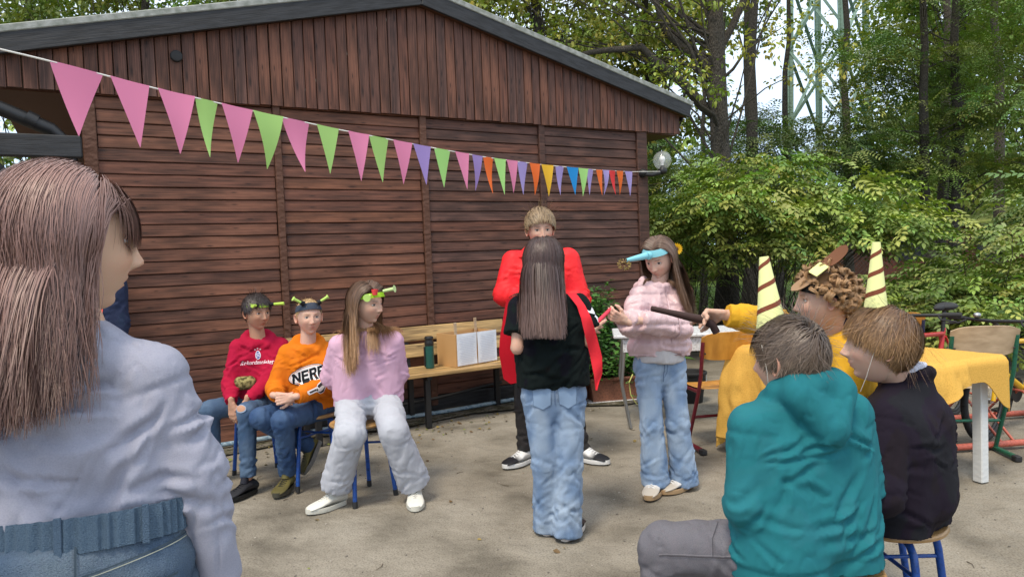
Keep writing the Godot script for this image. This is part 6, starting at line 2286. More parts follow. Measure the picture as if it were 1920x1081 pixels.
# sharp folds: on the trunk from the sides across, at elbows and knees, stacked over the shoes
func creases(j: Dictionary, g: float, seed_: int, what: Array) -> Array:
	var r := RandomNumberGenerator.new()
	r.seed = seed_
	var out := []
	var t := trunk_frame(j)
	var l: Vector3 = t[0]
	var up: Vector3 = t[1]
	var fw: Vector3 = t[2]
	for w in what:
		match w:
			"trunk":
				var ht: float = (j.N - t[3]).length()
				for face in [-1.0, 1.0]:
					for k in 5:
						var side := 1.0 if k % 2 else -1.0
						var y0 := r.randf_range(0.05, 0.62) * ht
						var y1 := y0 + r.randf_range(-0.35, 0.12) * ht * (1.0 if y0 > 0.3 * ht else 0.35)
						var a: Vector3 = t[3] + up * y0 + l * side * 0.15 * g + fw * face * 0.05 * g
						var b: Vector3 = t[3] + up * y1 + l * side * r.randf_range(-0.10, 0.05) * g + fw * face * 0.11 * g
						out.append([a, b, r.randf_range(0.010, 0.017) * g, r.randf_range(0.006, 0.010) * g, (b - a).cross(fw).normalized(), r.randf_range(-0.02, 0.02)])
			"pit":
				for s in ["L", "R"]:
					for face in [-1.0, 1.0]:
						for k in 3:
							var a: Vector3 = j["S" + s].lerp(j["E" + s], 0.30 + 0.05 * k) + fw * face * 0.03
							var b: Vector3 = mid(j["S" + s], j.N, 0.45 + 0.2 * k) - up * r.randf_range(0.06, 0.2) * g + fw * face * 0.09 * g
							out.append([a, b, r.randf_range(0.006, 0.01) * g, r.randf_range(0.005, 0.009) * g, (b - a).cross(fw).normalized(), r.randf_range(-0.012, 0.012)])
			"sleeve":
				for s in ["L", "R"]:
					var ax: Vector3 = (j["W" + s] - j["S" + s]).normalized()
					for k in 7:
						var e: Vector3 = j["E" + s].lerp(j[("W" if k % 2 else "S") + s], r.randf_range(0.0, 0.55))
						var q := ax.cross(Vector3(r.randfn(), r.randfn(), r.randfn())).normalized()
						var tilt := ax * r.randf_range(-0.05, 0.05)
						var q2 := ax.cross(q)
						out.append([e + q * 0.05 + tilt + q2 * 0.03, e - q * 0.05 - tilt + q2 * 0.03, r.randf_range(0.006, 0.010) * g, r.randf_range(0.005, 0.009) * g, ax, r.randf_range(-0.012, 0.012)])
			"leg":
				for s in ["L", "R"]:
					for k in 15:
						var hk: bool = k < 5
						var p0: Vector3 = j["H" + s] if hk else j["K" + s]
						var p1: Vector3 = j["K" + s] if hk else j["A" + s]
						var ax: Vector3 = (p1 - p0).normalized()
						var pos: float = r.randf_range(0.0, 0.45) if hk else (r.randf_range(0.55, 1.0) if k < 12 else r.randf_range(-0.05, 0.2))
						var e := p0.lerp(p1, pos)
						var q := ax.cross(Vector3(r.randfn(), r.randfn() * 0.3, r.randfn())).normalized()
						var q2 := ax.cross(q)
						var tilt := ax * r.randf_range(-0.09, 0.09)
						var a := e + q * 0.085 * g + tilt + q2 * 0.05
						var b := e - q * 0.06 * g - tilt + q2 * 0.06
						out.append([a, b, r.randf_range(0.008, 0.013) * g, r.randf_range(0.003, 0.006) * g, (ax - (b - a).normalized() * ax.dot((b - a).normalized())).normalized(), r.randf_range(-0.015, 0.015)])
	return out

# where a garment is drawn in: the rib at the hem, the cuffs, the seam round each armhole
func rib_bands(j: Dictionary, g: float, hem: float, sleeve: float) -> Array:
	var t := trunk_frame(j)
	var out := []
	if hem > -5.0:
		out.append([t[3] + t[1] * hem, t[1], 0.05 * g, 0.26, 0.007])
	for s in ["L", "R"]:
		var a: Vector3 = j["S" + s]
		var ax: Vector3 = (j["E" + s] - a).normalized()
		out.append([a + ax * 0.012, (ax - t[1] * 0.1).normalized(), 0.009, 0.085 * g, 0.0028])
		if sleeve < 5.0:
			var w: Vector3 = j["E" + s].lerp(j["W" + s], sleeve)
			var wx: Vector3 = (j["W" + s] - j["E" + s]).normalized()
			out.append([w - wx * 0.045 * g, wx, 0.06 * g, 0.085 * g, 0.005])
	return out

func garment(parent: Node3D, called: String, bones: Array, cell: float, k: float, folds: Dictionary, tint: Color, dye: String, m: Material) -> MeshInstance3D:
	var b := Buf.new()
	field_mesh(b, bones, cell, k, folds, tint, dye)
	return put(called, b.done(), m, parent, Transform3D(), true)

# shoes: upper and sole, the sole a part of the shoe
func shoe(parent: Node3D, ankle: Vector3, toe: Vector3, l: float, upper: Color, sole: Color, toecap: Color, laces: Color, low := 0.0, tongue := 0.07, flat := true):
	var fw := toe.normalized()
	var side := fw.cross(Vector3.UP)
	if flat:
		fw = Vector3(fw.x, 0, fw.z).normalized()
		side = fw.cross(Vector3.UP).normalized()
	else:
		side = side.normalized()
	var up := side.cross(fw)
	var heel := ankle - fw * l * 0.22
	heel -= up * (up.dot(ankle) - low if flat else 0.085)
	if flat:
		heel.y = low
	var prof := [[0.0, 0.033, 0.074], [0.06, 0.037, 0.086], [0.22, 0.037, 0.088], [0.38, 0.038, 0.082], [0.52, 0.043, 0.064], [0.7, 0.047, 0.05], [0.85, 0.044, 0.042], [0.95, 0.033, 0.033], [1.0, 0.012, 0.024]]
	var b := Buf.new()
	var st := 18
	for k in prof.size():
		var q = prof[k]
		for e in st:
			var a := TAU * e / st
			var w: float = q[1] * (l / 0.23)
			var h: float = q[2] * (l / 0.23)
			var x := sin(a) * w * (1.0 - 0.35 * maxf(0.0, cos(a)) * (1.0 if q[0] < 0.6 else 0.3))
			var y := 0.02 + (h - 0.02) * (0.5 + 0.5 * cos(a)) if cos(a) > -0.98 else 0.02
			y = 0.018 + (h - 0.018) * pow(0.5 + 0.5 * cos(a), 0.7)
			b.v.append(heel + fw * q[0] * l + side * x + up * y)
			b.n.append(Vector3.UP)
			var cc := upper
			if q[0] > 0.68:
				cc = toecap
			elif q[0] < 0.1:
				cc = toecap.lerp(upper, 0.4)
			b.c.append(cc)
	for k in prof.size() - 1:
		for e in st:
			var a := k * st + e
			var c := k * st + (e + 1) % st
			b.i.append_array(PackedInt32Array([a, a + st, c, c, a + st, c + st]))
	fix_winding(b, 0, 0, heel + fw * l * 0.5 + up * 0.035)
	b.smooth()
	b.col = laces
	for k in 5:
		var u := 0.40 + 0.065 * k
		var hh: float = lerpf(0.083, 0.053, (u - 0.38) / 0.3) * (l / 0.23)
		b.tube([heel + fw * (u * l) - side * 0.02 + up * (hh - 0.007), heel + fw * (u * l + 0.004) + up * (hh + 0.004), heel + fw * (u * l) + side * 0.02 + up * (hh - 0.007)], [0.0028], 6)
	b.col = upper * 0.85
	b.tube([heel + fw * 0.36 * l + up * 0.075, heel + fw * 0.3 * l + up * (0.085 + tongue * 0.3)], [0.026, 0.022], 10)
	var sh := put("shoe", b.done(), M.shoe, parent, Transform3D(), true)
	b = Buf.new()
	b.col = sole
	var ring := 26
	var s0 := 0
	for r in [[0.0, 0.94], [0.003, 1.0], [0.024, 1.03], [0.028, 0.97]]:
		for e in ring:
			var a := TAU * e / ring
			var u := 0.5 - 0.5 * cos(a)
			var w := (0.036 + 0.014 * sin(PI * clampf((u - 0.25) / 0.75, 0.0, 1.0))) * pow(absf(sin(a)), 0.6) * signf(sin(a))
			b.v.append(heel + fw * ((u * 1.03 - 0.015) * l * (0.98 + 0.02 * r[1])) + side * w * r[1] * (l / 0.23) + up * (r[0] + 0.006 * pow(u, 5.0)))
			b.n.append(Vector3.UP)
			b.c.append(sole)
	for r in 3:
		for e in ring:
			var a: int = r * ring + e
			var c: int = r * ring + (e + 1) % ring
			b.i.append_array(PackedInt32Array([a, a + ring, c, c, a + ring, c + ring]))
	fix_winding(b, 0, 0, heel + fw * l * 0.5 + up * 0.012)
	b.smooth()
	var bot := []
	for e in ring:
		bot.append(b.v[e])
	b.poly(bot, -up)
	put("sole", b.done(), M.shoe, sh, Transform3D(), true)

# flat print pressed on the cloth: polygons in metres on the plane (right, up) at origin, looking along -out
func print_on(parent: Node3D, called: String, bones: Array, k: float, folds: Dictionary, org: Vector3, right: Vector3, up: Vector3, shapes: Array, called_label := ""):
	var out := right.cross(up).normalized()
	var b := Buf.new()
	var lo := Vector2(9, 9)
	var hi := -lo
	for sh in shapes:
		for q in sh[1]:
			lo = lo.min(q)
			hi = hi.max(q)
	var step := 0.012
	var x := lo.x
	while x < hi.x:
		var y := lo.y
		while y < hi.y:
			print_cell(b, bones, k, folds, org, right, up, out, shapes, Rect2(x, y, step, step), 0)
			y += step
		x += step
	if b.v.size():
		var o := put(called, b.done(), M.print, parent, Transform3D(), true)
		if called_label:
			o.set_meta("label", called_label)

# one small square of the print: the uppermost shape takes its area, the next what is left, so that nothing overlaps
func print_cell(b: Buf, bones: Array, k: float, folds: Dictionary, org: Vector3, right: Vector3, up: Vector3, out: Vector3, shapes: Array, r: Rect2, deep: int):
	var rest := [PackedVector2Array([r.position, r.position + Vector2(r.size.x, 0), r.end, r.position + Vector2(0, r.size.y)])]
	var done := []
	for n in range(shapes.size() - 1, -1, -1):
		var poly := PackedVector2Array(shapes[n][1])
		var left := []
		for cell in rest:
			for pc in Geometry2D.intersect_polygons(cell, poly):
				done.append([shapes[n][0], pc])
			left.append_array(Geometry2D.clip_polygons(cell, poly))
		rest = left
		for q in rest:
			if Geometry2D.is_polygon_clockwise(q) and deep < 4:
				var h := r.size * 0.5
				for c in [Vector2(0, 0), Vector2(h.x, 0), Vector2(0, h.y), h]:
					print_cell(b, bones, k, folds, org, right, up, out, shapes, Rect2(r.position + c, h), deep + 1)
				return
		if rest.is_empty():
			break
	for dn in done:
		var pc: PackedVector2Array = dn[1]
		var t := Geometry2D.triangulate_polygon(pc)
		if t.is_empty():
			continue
		var s0 := b.v.size()
		for q in pc:
			var p: Vector3 = org + right * q.x + up * q.y + out * 0.09
			for n in 18:
				var dd := field_at(bones, k, p)
				if dd < 0.0008:
					break
				p -= out * dd * 0.9
			var nn := field_n(bones, k, p)
			b.v.append(p + nn * (fold(p, folds) + 0.0035))
			b.n.append(nn)
			b.c.append(dn[0])
		for q in range(0, t.size(), 3):
			var i0 := s0 + t[q]
			var i1 := s0 + t[q + 1]
			var i2 := s0 + t[q + 2]
			if (b.v[i1] - b.v[i0]).cross(b.v[i2] - b.v[i0]).dot(b.n[i0]) > 0.0:
				b.i.append_array(PackedInt32Array([i0, i2, i1]))
			else:
				b.i.append_array(PackedInt32Array([i0, i1, i2]))

func ellipse(c: Vector2, r: Vector2, n := 32, turn := 0.0) -> PackedVector2Array:
	var out := PackedVector2Array()
	for k in n:
		out.append(c + Vector2(cos(TAU * k / n) * r.x, sin(TAU * k / n) * r.y).rotated(turn))
	return out

# words as polygons: the outlines of a flat text mesh's triangles
func words(text: String, fontname: String, size: float, slant := 0.0, italic := false) -> Array:
	var f := SystemFont.new()
	f.font_names = PackedStringArray([fontname])
	f.font_italic = italic
	f.font_weight = 700
	var m := TextMesh.new()
	m.font = f
	m.text = text
	m.font_size = 32
	m.pixel_size = size / 32.0
	m.depth = 0.0
	var arr := m.get_mesh_arrays()
	var v: PackedVector3Array = arr[Mesh.ARRAY_VERTEX]
	var idx: PackedInt32Array = arr[Mesh.ARRAY_INDEX]
	var out := []
	for k in range(0, idx.size(), 3):
		var t := PackedVector2Array()
		for q in 3:
			var p := v[idx[k + q]]
			t.append(Vector2(p.x + p.y * slant, p.y))
		out.append(t)
	return out

# a band round the head, in head axes: height at brow and nape, radii with the hair under it
func head_band(parent: Node3D, xf: Transform3D, s: float, called: String, col: Color, yf: float, yb: float, tall: float, fat := 0.012, a0 := -PI, a1 := PI, m: Material = null) -> MeshInstance3D:
	var p := []
	var n := 49
	for r in 4:
		for k in n:
			var a := lerpf(a0, a1, k / float(n - 1))
			var y := lerpf(yb, yf, 0.5 + 0.5 * cos(a)) + tall * (r / 3.0 - 0.5)
			var yy := clampf((y - 0.005) / 0.108, -0.95, 0.95)
			var sh := sqrt(1.0 - 0.75 * yy * yy)
			p.append(xf * (Vector3(sin(a) * (0.074 * sh + fat), y, cos(a) * (0.094 * sh + fat) - 0.003) * s))
	var b := Buf.new()
	b.col = col
	b.grid(p, 4, n, 0.0015)
	return put(called, b.done(), m if m else M.cloth, parent, Transform3D(), true)

func head_tube(parent: Node3D, xf: Transform3D, s: float, called: String, col: Color, pts: Array, r: Array, seg := 14):
	var b := Buf.new()
	b.col = col
	var q := []
	var rr := []
	for p in pts:
		q.append(xf * (p * s))
	for x in r:
		rr.append(x * s)
	b.tube(q, rr, seg)
	return put(called, b.done(), M.plain, parent, Transform3D(), true)

func horn_hat(parent: Node3D, base: Vector3, up: Vector3, h: float, r: float, r1: float, chin: Array, turns := 3.2, phase := 0.0):
	var x := up.cross(Vector3.BACK).normalized()
	var z := x.cross(up)
	var seg := 40
	var rows := 30
	var cone := Buf.new()
	var p := []
	for k in rows + 1:
		for q in seg + 1:
			var a := TAU * q / seg
			var t := k / float(rows)
			var rr := lerpf(r, r1, pow(t, 0.9))
			p.append(base + up * h * t + (x * cos(a) + z * sin(a)) * rr)
	cone.col = srgb(226, 228, 160)
	cone.grid(p, rows + 1, seg + 1, 0.0012)
	var hat := put("horn_hat", cone.done(), M.plain, parent, Transform3D(), true)
	# the painted spiral strip, a hair proud of the paper
	var st := Buf.new()
	st.col = srgb(120, 62, 40)
	p = []
	var n := 110
	for k in n:
		for e in 3:
			var t := lerpf(0.02, 0.97, k / float(n - 1)) + (e - 1) * 0.036 * (1.0 - 0.2 * k / n)
			var a := phase - TAU * turns * pow(k / float(n - 1), 1.1)
			var rr := lerpf(r, r1, pow(clampf(t, 0.0, 1.0), 0.9)) + 0.0012
			p.append(base + up * h * clampf(t, 0.0, 1.0) + (x * cos(a) + z * sin(a)) * rr)
	st.grid(p, n, 3, 0.0006)
	put("stripe", st.done(), M.plain, hat, Transform3D(), true)
	if chin.size():
		var b := Buf.new()
		b.col = srgb(196, 190, 180)
		b.tube(chin, [0.0011], 6)
		put("elastic_cord", b.done(), M.plain, hat, Transform3D(), true)

# the body that everyone shares; returns [root, head place]
func person(label: String, j: Dictionary, g: float, face: Vector3, roll: float, skin: Color, hair: Color, brow: Color, iris: Color, hands: Array, hs := 1.0) -> Array:
	var base := mid(j.AL, j.AR)
	base.y = 0.0
	var t := thing("person", label, "person", base)
	var b := Buf.new()
	var hx := head_xf(j, face, roll)
	var bones := body_bones(j, g * 0.93)
	var tf := trunk_frame(j)
	field_mesh(b, bones, 0.014, 0.012, {}, skin, "skin")
	field_mesh(b, [[j.N - tf[1] * 0.03, 0.052 * g * hs, hx * (Vector3(0, -0.05, -0.022) * hs), 0.046 * hs], [hx * (Vector3(0, -0.05, -0.018) * hs), 0.046 * hs, hx * (Vector3(0, -0.01, -0.02) * hs), 0.05 * hs]], 0.006, 0.02, {}, skin, "skin")
	add_head(b, hx, hs, skin, hair, brow, iris)
	for h in hands:
		field_mesh(b, hand_bones(h[0], h[1], h[2], h[3], h[4], h[5], h[6]), 0.0034, 0.006, {}, skin, "skin")
	put("body", b.done(), M.skin, t, Transform3D(), true)
	return [t, hx]

func people():
	wrinkle.seed = 4
	wrinkle.frequency = 1.0
	wrinkle.fractal_octaves = 2
	J = {
		"gb": {"N": Vector3(0.182, 1.172, -3.514), "H": Vector3(0.163, 1.344, -3.522), "SL": Vector3(0.035, 1.122, -3.492), "SR": Vector3(0.318, 1.121, -3.492), "EL": Vector3(0.014, 0.936, -3.433), "WL": Vector3(0.100, 0.931, -3.703), "ER": Vector3(0.369, 0.949, -3.464), "WR": Vector3(0.401, 0.964, -3.705), "HL": Vector3(0.105, 0.675, -3.512), "HR": Vector3(0.269, 0.669, -3.511), "KL": Vector3(0.129, 0.355, -3.477), "KR": Vector3(0.248, 0.346, -3.457), "AL": Vector3(0.130, 0.067, -3.504), "AR": Vector3(0.225, 0.064, -3.424)},
		"pj": {"N": Vector3(0.844, 1.173, -4.125), "H": Vector3(0.851, 1.333, -4.102), "SR": Vector3(0.723, 1.109, -4.042), "SL": Vector3(0.973, 1.102, -4.142), "ER": Vector3(0.649, 0.984, -3.916), "WR": Vector3(0.594, 1.013, -3.787), "EL": Vector3(0.939, 0.940, -4.004), "WL": Vector3(0.666, 1.011, -3.807), "HR": Vector3(0.759, 0.707, -4.074), "HL": Vector3(0.906, 0.696, -4.103), "KR": Vector3(0.766, 0.375, -4.039), "KL": Vector3(0.920, 0.379, -4.059), "AR": Vector3(0.780, 0.085, -4.045), "AL": Vector3(0.952, 0.069, -4.075)},
		"tb": {"N": Vector3(0.204, 1.392, -4.765), "H": Vector3(0.202, 1.544, -4.742), "SR": Vector3(0.014, 1.343, -4.743), "SL": Vector3(0.382, 1.343, -4.743), "ER": Vector3(-0.051, 1.126, -4.673), "WR": Vector3(0.097, 1.101, -4.472), "EL": Vector3(0.439, 1.081, -4.691), "WL": Vector3(0.369, 0.988, -4.487), "HR": Vector3(0.099, 0.808, -4.729), "HL": Vector3(0.305, 0.800, -4.729), "KR": Vector3(0.055, 0.408, -4.681), "KL": Vector3(0.368, 0.408, -4.711), "AR": Vector3(0.050, 0.082, -4.726), "AL": Vector3(0.428, 0.057, -4.725)},
		"cb": {"N": Vector3(1.217, 1.048, -2.668), "H": Vector3(1.154, 1.173, -2.633), "SL": Vector3(1.193, 0.979, -2.504), "SR": Vector3(1.222, 0.995, -2.805), "EL": Vector3(1.135, 0.805, -2.426), "WL": Vector3(1.025, 0.742, -2.474), "ER": Vector3(1.014, 1.076, -2.789), "WR": Vector3(0.819, 1.119, -2.771), "HL": Vector3(1.201, 0.562, -2.515), "HR": Vector3(1.298, 0.493, -2.763), "KL": Vector3(0.956, 0.501, -2.713), "KR": Vector3(1.049, 0.458, -2.911), "AL": Vector3(0.981, 0.100, -2.695), "AR": Vector3(1.077, 0.061, -2.893)},
		"te": {"N": Vector3(0.806, 0.972, -2.014), "H": Vector3(0.775, 1.054, -2.007), "SL": Vector3(0.652, 0.881, -1.959), "SR": Vector3(0.956, 0.884, -2.040), "EL": Vector3(0.623, 0.675, -1.930), "WL": Vector3(0.744, 0.571, -2.166), "ER": Vector3(0.998, 0.664, -2.070), "WR": Vector3(1.015, 0.531, -2.294), "HL": Vector3(0.709, 0.524, -1.963), "HR": Vector3(0.916, 0.475, -2.041), "KL": Vector3(0.436, 0.463, -2.161), "KR": Vector3(0.825, 0.405, -2.458), "AL": Vector3(0.429, 0.079, -2.143), "AR": Vector3(0.829, 0.041, -2.442)},
		"bk": {"N": Vector3(1.269, 0.935, -2.302), "H": Vector3(1.166, 1.045, -2.267), "SL": Vector3(1.136, 0.834, -2.177), "SR": Vector3(1.348, 0.822, -2.377), "EL": Vector3(1.064, 0.634, -2.088), "WL": Vector3(1.016, 0.553, -2.185), "ER": Vector3(1.279, 0.564, -2.466), "WR": Vector3(1.123, 0.504, -2.413), "HL": Vector3(1.161, 0.548, -2.215), "HR": Vector3(1.323, 0.495, -2.362), "KL": Vector3(0.900, 0.499, -2.312), "KR": Vector3(1.053, 0.444, -2.510), "AL": Vector3(0.893, 0.100, -2.294), "AR": Vector3(1.059, 0.101, -2.495)},
		"ps": {"N": Vector3(-0.866, 0.972, -4.146), "H": Vector3(-0.839, 1.135, -4.113), "SR": Vector3(-1.010, 0.900, -4.122), "SL": Vector3(-0.714, 0.906, -4.183), "ER": Vector3(-1.090, 0.713, -4.194), "WR": Vector3(-1.055, 0.614, -4.330), "EL": Vector3(-0.700, 0.707, -4.234), "WL": Vector3(-0.778, 0.615, -4.370), "HR": Vector3(-0.966, 0.565, -4.167), "HL": Vector3(-0.776, 0.564, -4.197), "KR": Vector3(-0.925, 0.433, -3.891), "KL": Vector3(-0.685, 0.439, -3.911), "AR": Vector3(-1.043, 0.118, -4.007), "AL": Vector3(-0.602, 0.100, -4.036)},
		"ob": {"N": Vector3(-1.290, 0.891, -4.442), "H": Vector3(-1.266, 1.052, -4.420), "SR": Vector3(-1.397, 0.827, -4.399), "SL": Vector3(-1.184, 0.821, -4.479), "ER": Vector3(-1.478, 0.623, -4.370), "WR": Vector3(-1.413, 0.610, -4.189), "EL": Vector3(-1.153, 0.633, -4.351), "WL": Vector3(-1.309, 0.607, -4.149), "HR": Vector3(-1.338, 0.485, -4.464), "HL": Vector3(-1.217, 0.480, -4.464), "KR": Vector3(-1.529, 0.475, -4.213), "KL": Vector3(-1.380, 0.468, -4.163), "AR": Vector3(-1.334, 0.250, -4.453), "AL": Vector3(-1.428, 0.122, -4.347)},
		"rb": {"N": Vector3(-1.667, 0.916, -4.644), "H": Vector3(-1.656, 1.079, -4.611), "SR": Vector3(-1.775, 0.858, -4.581), "SL": Vector3(-1.543, 0.850, -4.681), "ER": Vector3(-1.812, 0.642, -4.521), "WR": Vector3(-1.762, 0.538, -4.386), "EL": Vector3(-1.581, 0.625, -4.490), "WL": Vector3(-1.661, 0.548, -4.367), "HR": Vector3(-1.735, 0.500, -4.615), "HL": Vector3(-1.607, 0.482, -4.644), "KR": Vector3(-1.936, 0.488, -4.464), "KL": Vector3(-1.634, 0.502, -4.285), "AR": Vector3(-1.960, 0.083, -4.546), "AL": Vector3(-1.643, 0.109, -4.277)},
		"fg": {"N": Vector3(-0.738, 1.281, -1.217), "H": Vector3(-0.761, 1.431, -1.224), "SL": Vector3(-0.846, 1.211, -1.144), "SR": Vector3(-0.627, 1.195, -1.233), "EL": Vector3(-0.894, 1.080, -1.138), "WL": Vector3(-0.931, 0.897, -1.179), "ER": Vector3(-0.574, 1.026, -1.245), "WR": Vector3(-0.550, 0.810, -1.275), "HL": Vector3(-0.773, 0.887, -1.129), "HR": Vector3(-0.671, 0.855, -1.197), "KL": Vector3(-0.783, 0.535, -1.113), "KR": Vector3(-0.673, 0.464, -1.210), "AL": Vector3(-0.796, 0.205, -1.098), "AR": Vector3(-0.698, 0.099, -1.223)},
		"hp": {"N": Vector3(-2.839, 1.366, -4.904), "H": Vector3(-2.847, 1.527, -4.912), "SR": Vector3(-2.995, 1.306, -4.902), "SL": Vector3(-2.714, 1.288, -4.901), "ER": Vector3(-3.027, 1.059, -4.890), "WR": Vector3(-2.990, 0.845, -4.831), "EL": Vector3(-2.705, 1.039, -4.890), "WL": Vector3(-2.701, 0.834, -4.830), "HR": Vector3(-2.943, 0.763, -4.877), "HL": Vector3(-2.779, 0.757, -4.877), "KR": Vector3(-2.887, 0.400, -4.841), "KL": Vector3(-2.778, 0.396, -4.840), "AR": Vector3(-2.975, 0.057, -4.865), "AL": Vector3(-2.807, 0.050, -4.865)},
	}
	boy_crimson()
	boy_orange()
	girl_pink_top()
	boy_raincoat()
	girl_black()
	girl_jacket()
	boy_yellow()
	boy_teal()
	boy_black()
	girl_front()
	hidden_child()

const FAIR := Color(0.56, 0.34, 0.25)
const BLUE_EYE := Color(0.06, 0.09, 0.11)
const BROWN_EYE := Color(0.035, 0.018, 0.01)

func boy_crimson():
	var j = J.rb
	var skin := Color(0.45, 0.25, 0.165)
	var hair := srgb(40, 32, 31)
	var r := person("boy in a crimson hoodie and ripped jeans on the leftmost stool", j, 0.95, Vector3(0.76, -0.10, 0.66), 0.0, skin, hair, hair * 0.6, BROWN_EYE, [[j.WR, Vector3(0.12, -1, 0.1), Vector3(0.4, 0.1, -1), 1.0, [0.25, 0.2, 0.25, 0.3, 0.3], 0.06, 0.92], [j.WL, Vector3(-0.2, -1, 0.12), Vector3(-0.3, 0.1, -1), -1.0, [0.2, 0.25, 0.3, 0.35, 0.3], 0.06, 0.92]], 0.98)
	var t = r[0]
	var hx: Transform3D = r[1]
	var tf := trunk_frame(j)
	var top := top_bones(j, 0.95, {"ease": 0.022, "hem": 0.03, "hood": 1.0, "sleeve": 0.94})
	var fd := {"amp": 0.005, "freq": 1.0, "seed": 1.0, "rings": joint_rings(j, 0.95, ["elbow", "wrist", "pit", "waist"]), "creases": creases(j, 0.95, 101, ["pit", "sleeve"]), "bands": rib_bands(j, 0.95, 0.03, 0.94)}
	garment(t, "hoodie", top, 0.010, 0.022, fd, srgb(168, 26, 58), "", M.cloth)
	var pants := pants_bones(j, 0.95, {"ease": 0.006, "waist": 0.08, "knee": 0.058, "ankle": 0.05, "drop": 0.0})
	var fp := {"amp": 0.005, "seed": 2.0, "rings": joint_rings(j, 0.95, ["knee", "ankle", "hip", "shin"]), "creases": creases(j, 0.95, 102, ["leg"])}
	garment(t, "jeans", pants, 0.011, 0.02, fp, srgb(78, 100, 128), "jeans", M.denim)
	# the rip over the knee: a patch of skin with frayed white threads round it
	var kc: Vector3 = j.KL + Vector3(0.0, 0.02, 0.0)
	var kr := Vector3(0.95, 0.0, 0.3).normalized()
	print_on(t, "jeans_rip", pants, 0.02, fp, kc, kr, Vector3(-0.1, 0.9, -0.2).normalized(), [[srgb(136, 152, 174), ellipse(Vector2(0, 0), Vector2(0.035, 0.024), 20), 0.0015], [skin * 0.95, ellipse(Vector2(0, 0.002), Vector2(0.031, 0.019), 20), 0.003]], "ripped hole showing the knee")
	shoe(t, j.AL, Vector3(-0.5, 0, 0.86), 0.235, srgb(34, 36, 42), srgb(30, 30, 32), srgb(40, 42, 46), srgb(30, 32, 36), 0.0, 0.12)
	shoe(t, j.AR, Vector3(-0.7, 0, 0.7), 0.235, srgb(34, 36, 42), srgb(30, 30, 32), srgb(40, 42, 46), srgb(30, 32, 36), 0.0, 0.12)
	# belt bag in camouflage colours
	garment(t, "belt_bag", [[Vector3(-1.755, 0.640, -4.505), 0.044, Vector3(-1.69, 0.644, -4.515), 0.042]], 0.007, 0.02, {"amp": 0.004}, srgb(128, 120, 78), "camo", M.cloth)
	# crest and lettering on the chest
	var org: Vector3 = mid(tf[3], j.N, 0.62) + tf[2] * 0.10 - tf[0] * 0.012
	var shapes := []
	shapes.append([srgb(206, 206, 216), ellipse(Vector2(0, 0.052), Vector2(0.0165, 0.0255)), 0.002])
	shapes.append([srgb(60, 74, 140), ellipse(Vector2(0, 0.052), Vector2(0.0125, 0.021)), 0.003])
	for k in 3:
		shapes.append([srgb(214, 214, 222), PackedVector2Array([Vector2(-0.012, 0.040 + k * 0.009), Vector2(0.011, 0.045 + k * 0.009), Vector2(0.011, 0.049 + k * 0.009), Vector2(-0.012, 0.044 + k * 0.009)]), 0.0038])
	for k in 3:
		var c := Vector2(-0.016 + 0.016 * k, 0.088 + (0.006 if k == 1 else 0.0))
		var star := PackedVector2Array()
		for q in 10:
			star.append(c + Vector2(sin(TAU * q / 10.0), cos(TAU * q / 10.0)) * (0.007 if q % 2 == 0 else 0.003))
		shapes.append([srgb(214, 206, 214), star, 0.002])
	for w in words("Rekordmeister", "Droid Serif", 0.030, 0.35, true):
		var tw := PackedVector2Array()
		for q in w:
			tw.append(q * Vector2(0.86, 1.0) + Vector2(-0.006, 0.008))
		shapes.append([srgb(240, 224, 230), tw, 0.002])
	print_on(t, "chest_print", top, 0.022, fd, org, tf[0], tf[1], shapes)
	grow_hair(t, hx, 0.98, hair, srgb(62, 52, 50), {"n": 2600, "len": 0.062, "w": 0.0019, "lay": 0.22, "comb": "forward", "grav": 0.06, "rough": 0.16, "step": 0.010, "lift": 0.25, "back": 0.6})
	var hb := head_band(t, hx, 0.98, "headband", srgb(24, 26, 34), 0.060, 0.045, 0.02, 0.013)
	head_band(hb, hx, 0.98, "green_strip", srgb(168, 205, 62), 0.062, 0.046, 0.027, 0.0155, -1.65, -0.75)
	head_band(hb, hx, 0.98, "green_strip", srgb(172, 210, 64), 0.062, 0.046, 0.029, 0.0158, -0.48, 0.42)
	head_band(hb, hx, 0.98, "blue_tape", srgb(30, 104, 190), 0.060, 0.046, 0.028, 0.016, -2.0, -1.64)
	for s in [-0.62, 0.58]:
		var c := Vector3(sin(s) * 0.088, 0.062, cos(s) * 0.108)
		var o := Vector3(sin(s * 1.35), 0.10, cos(s * 1.35)).normalized()
		head_tube(hb, hx, 0.98, "knot", srgb(20, 20, 24), [c - o * 0.004, c + o * 0.02], [0.014, 0.010])
		head_tube(hb, hx, 0.98, "paper_tube", srgb(176, 208, 84), [c + o * 0.014, c + o * 0.085], [0.0085, 0.0105])

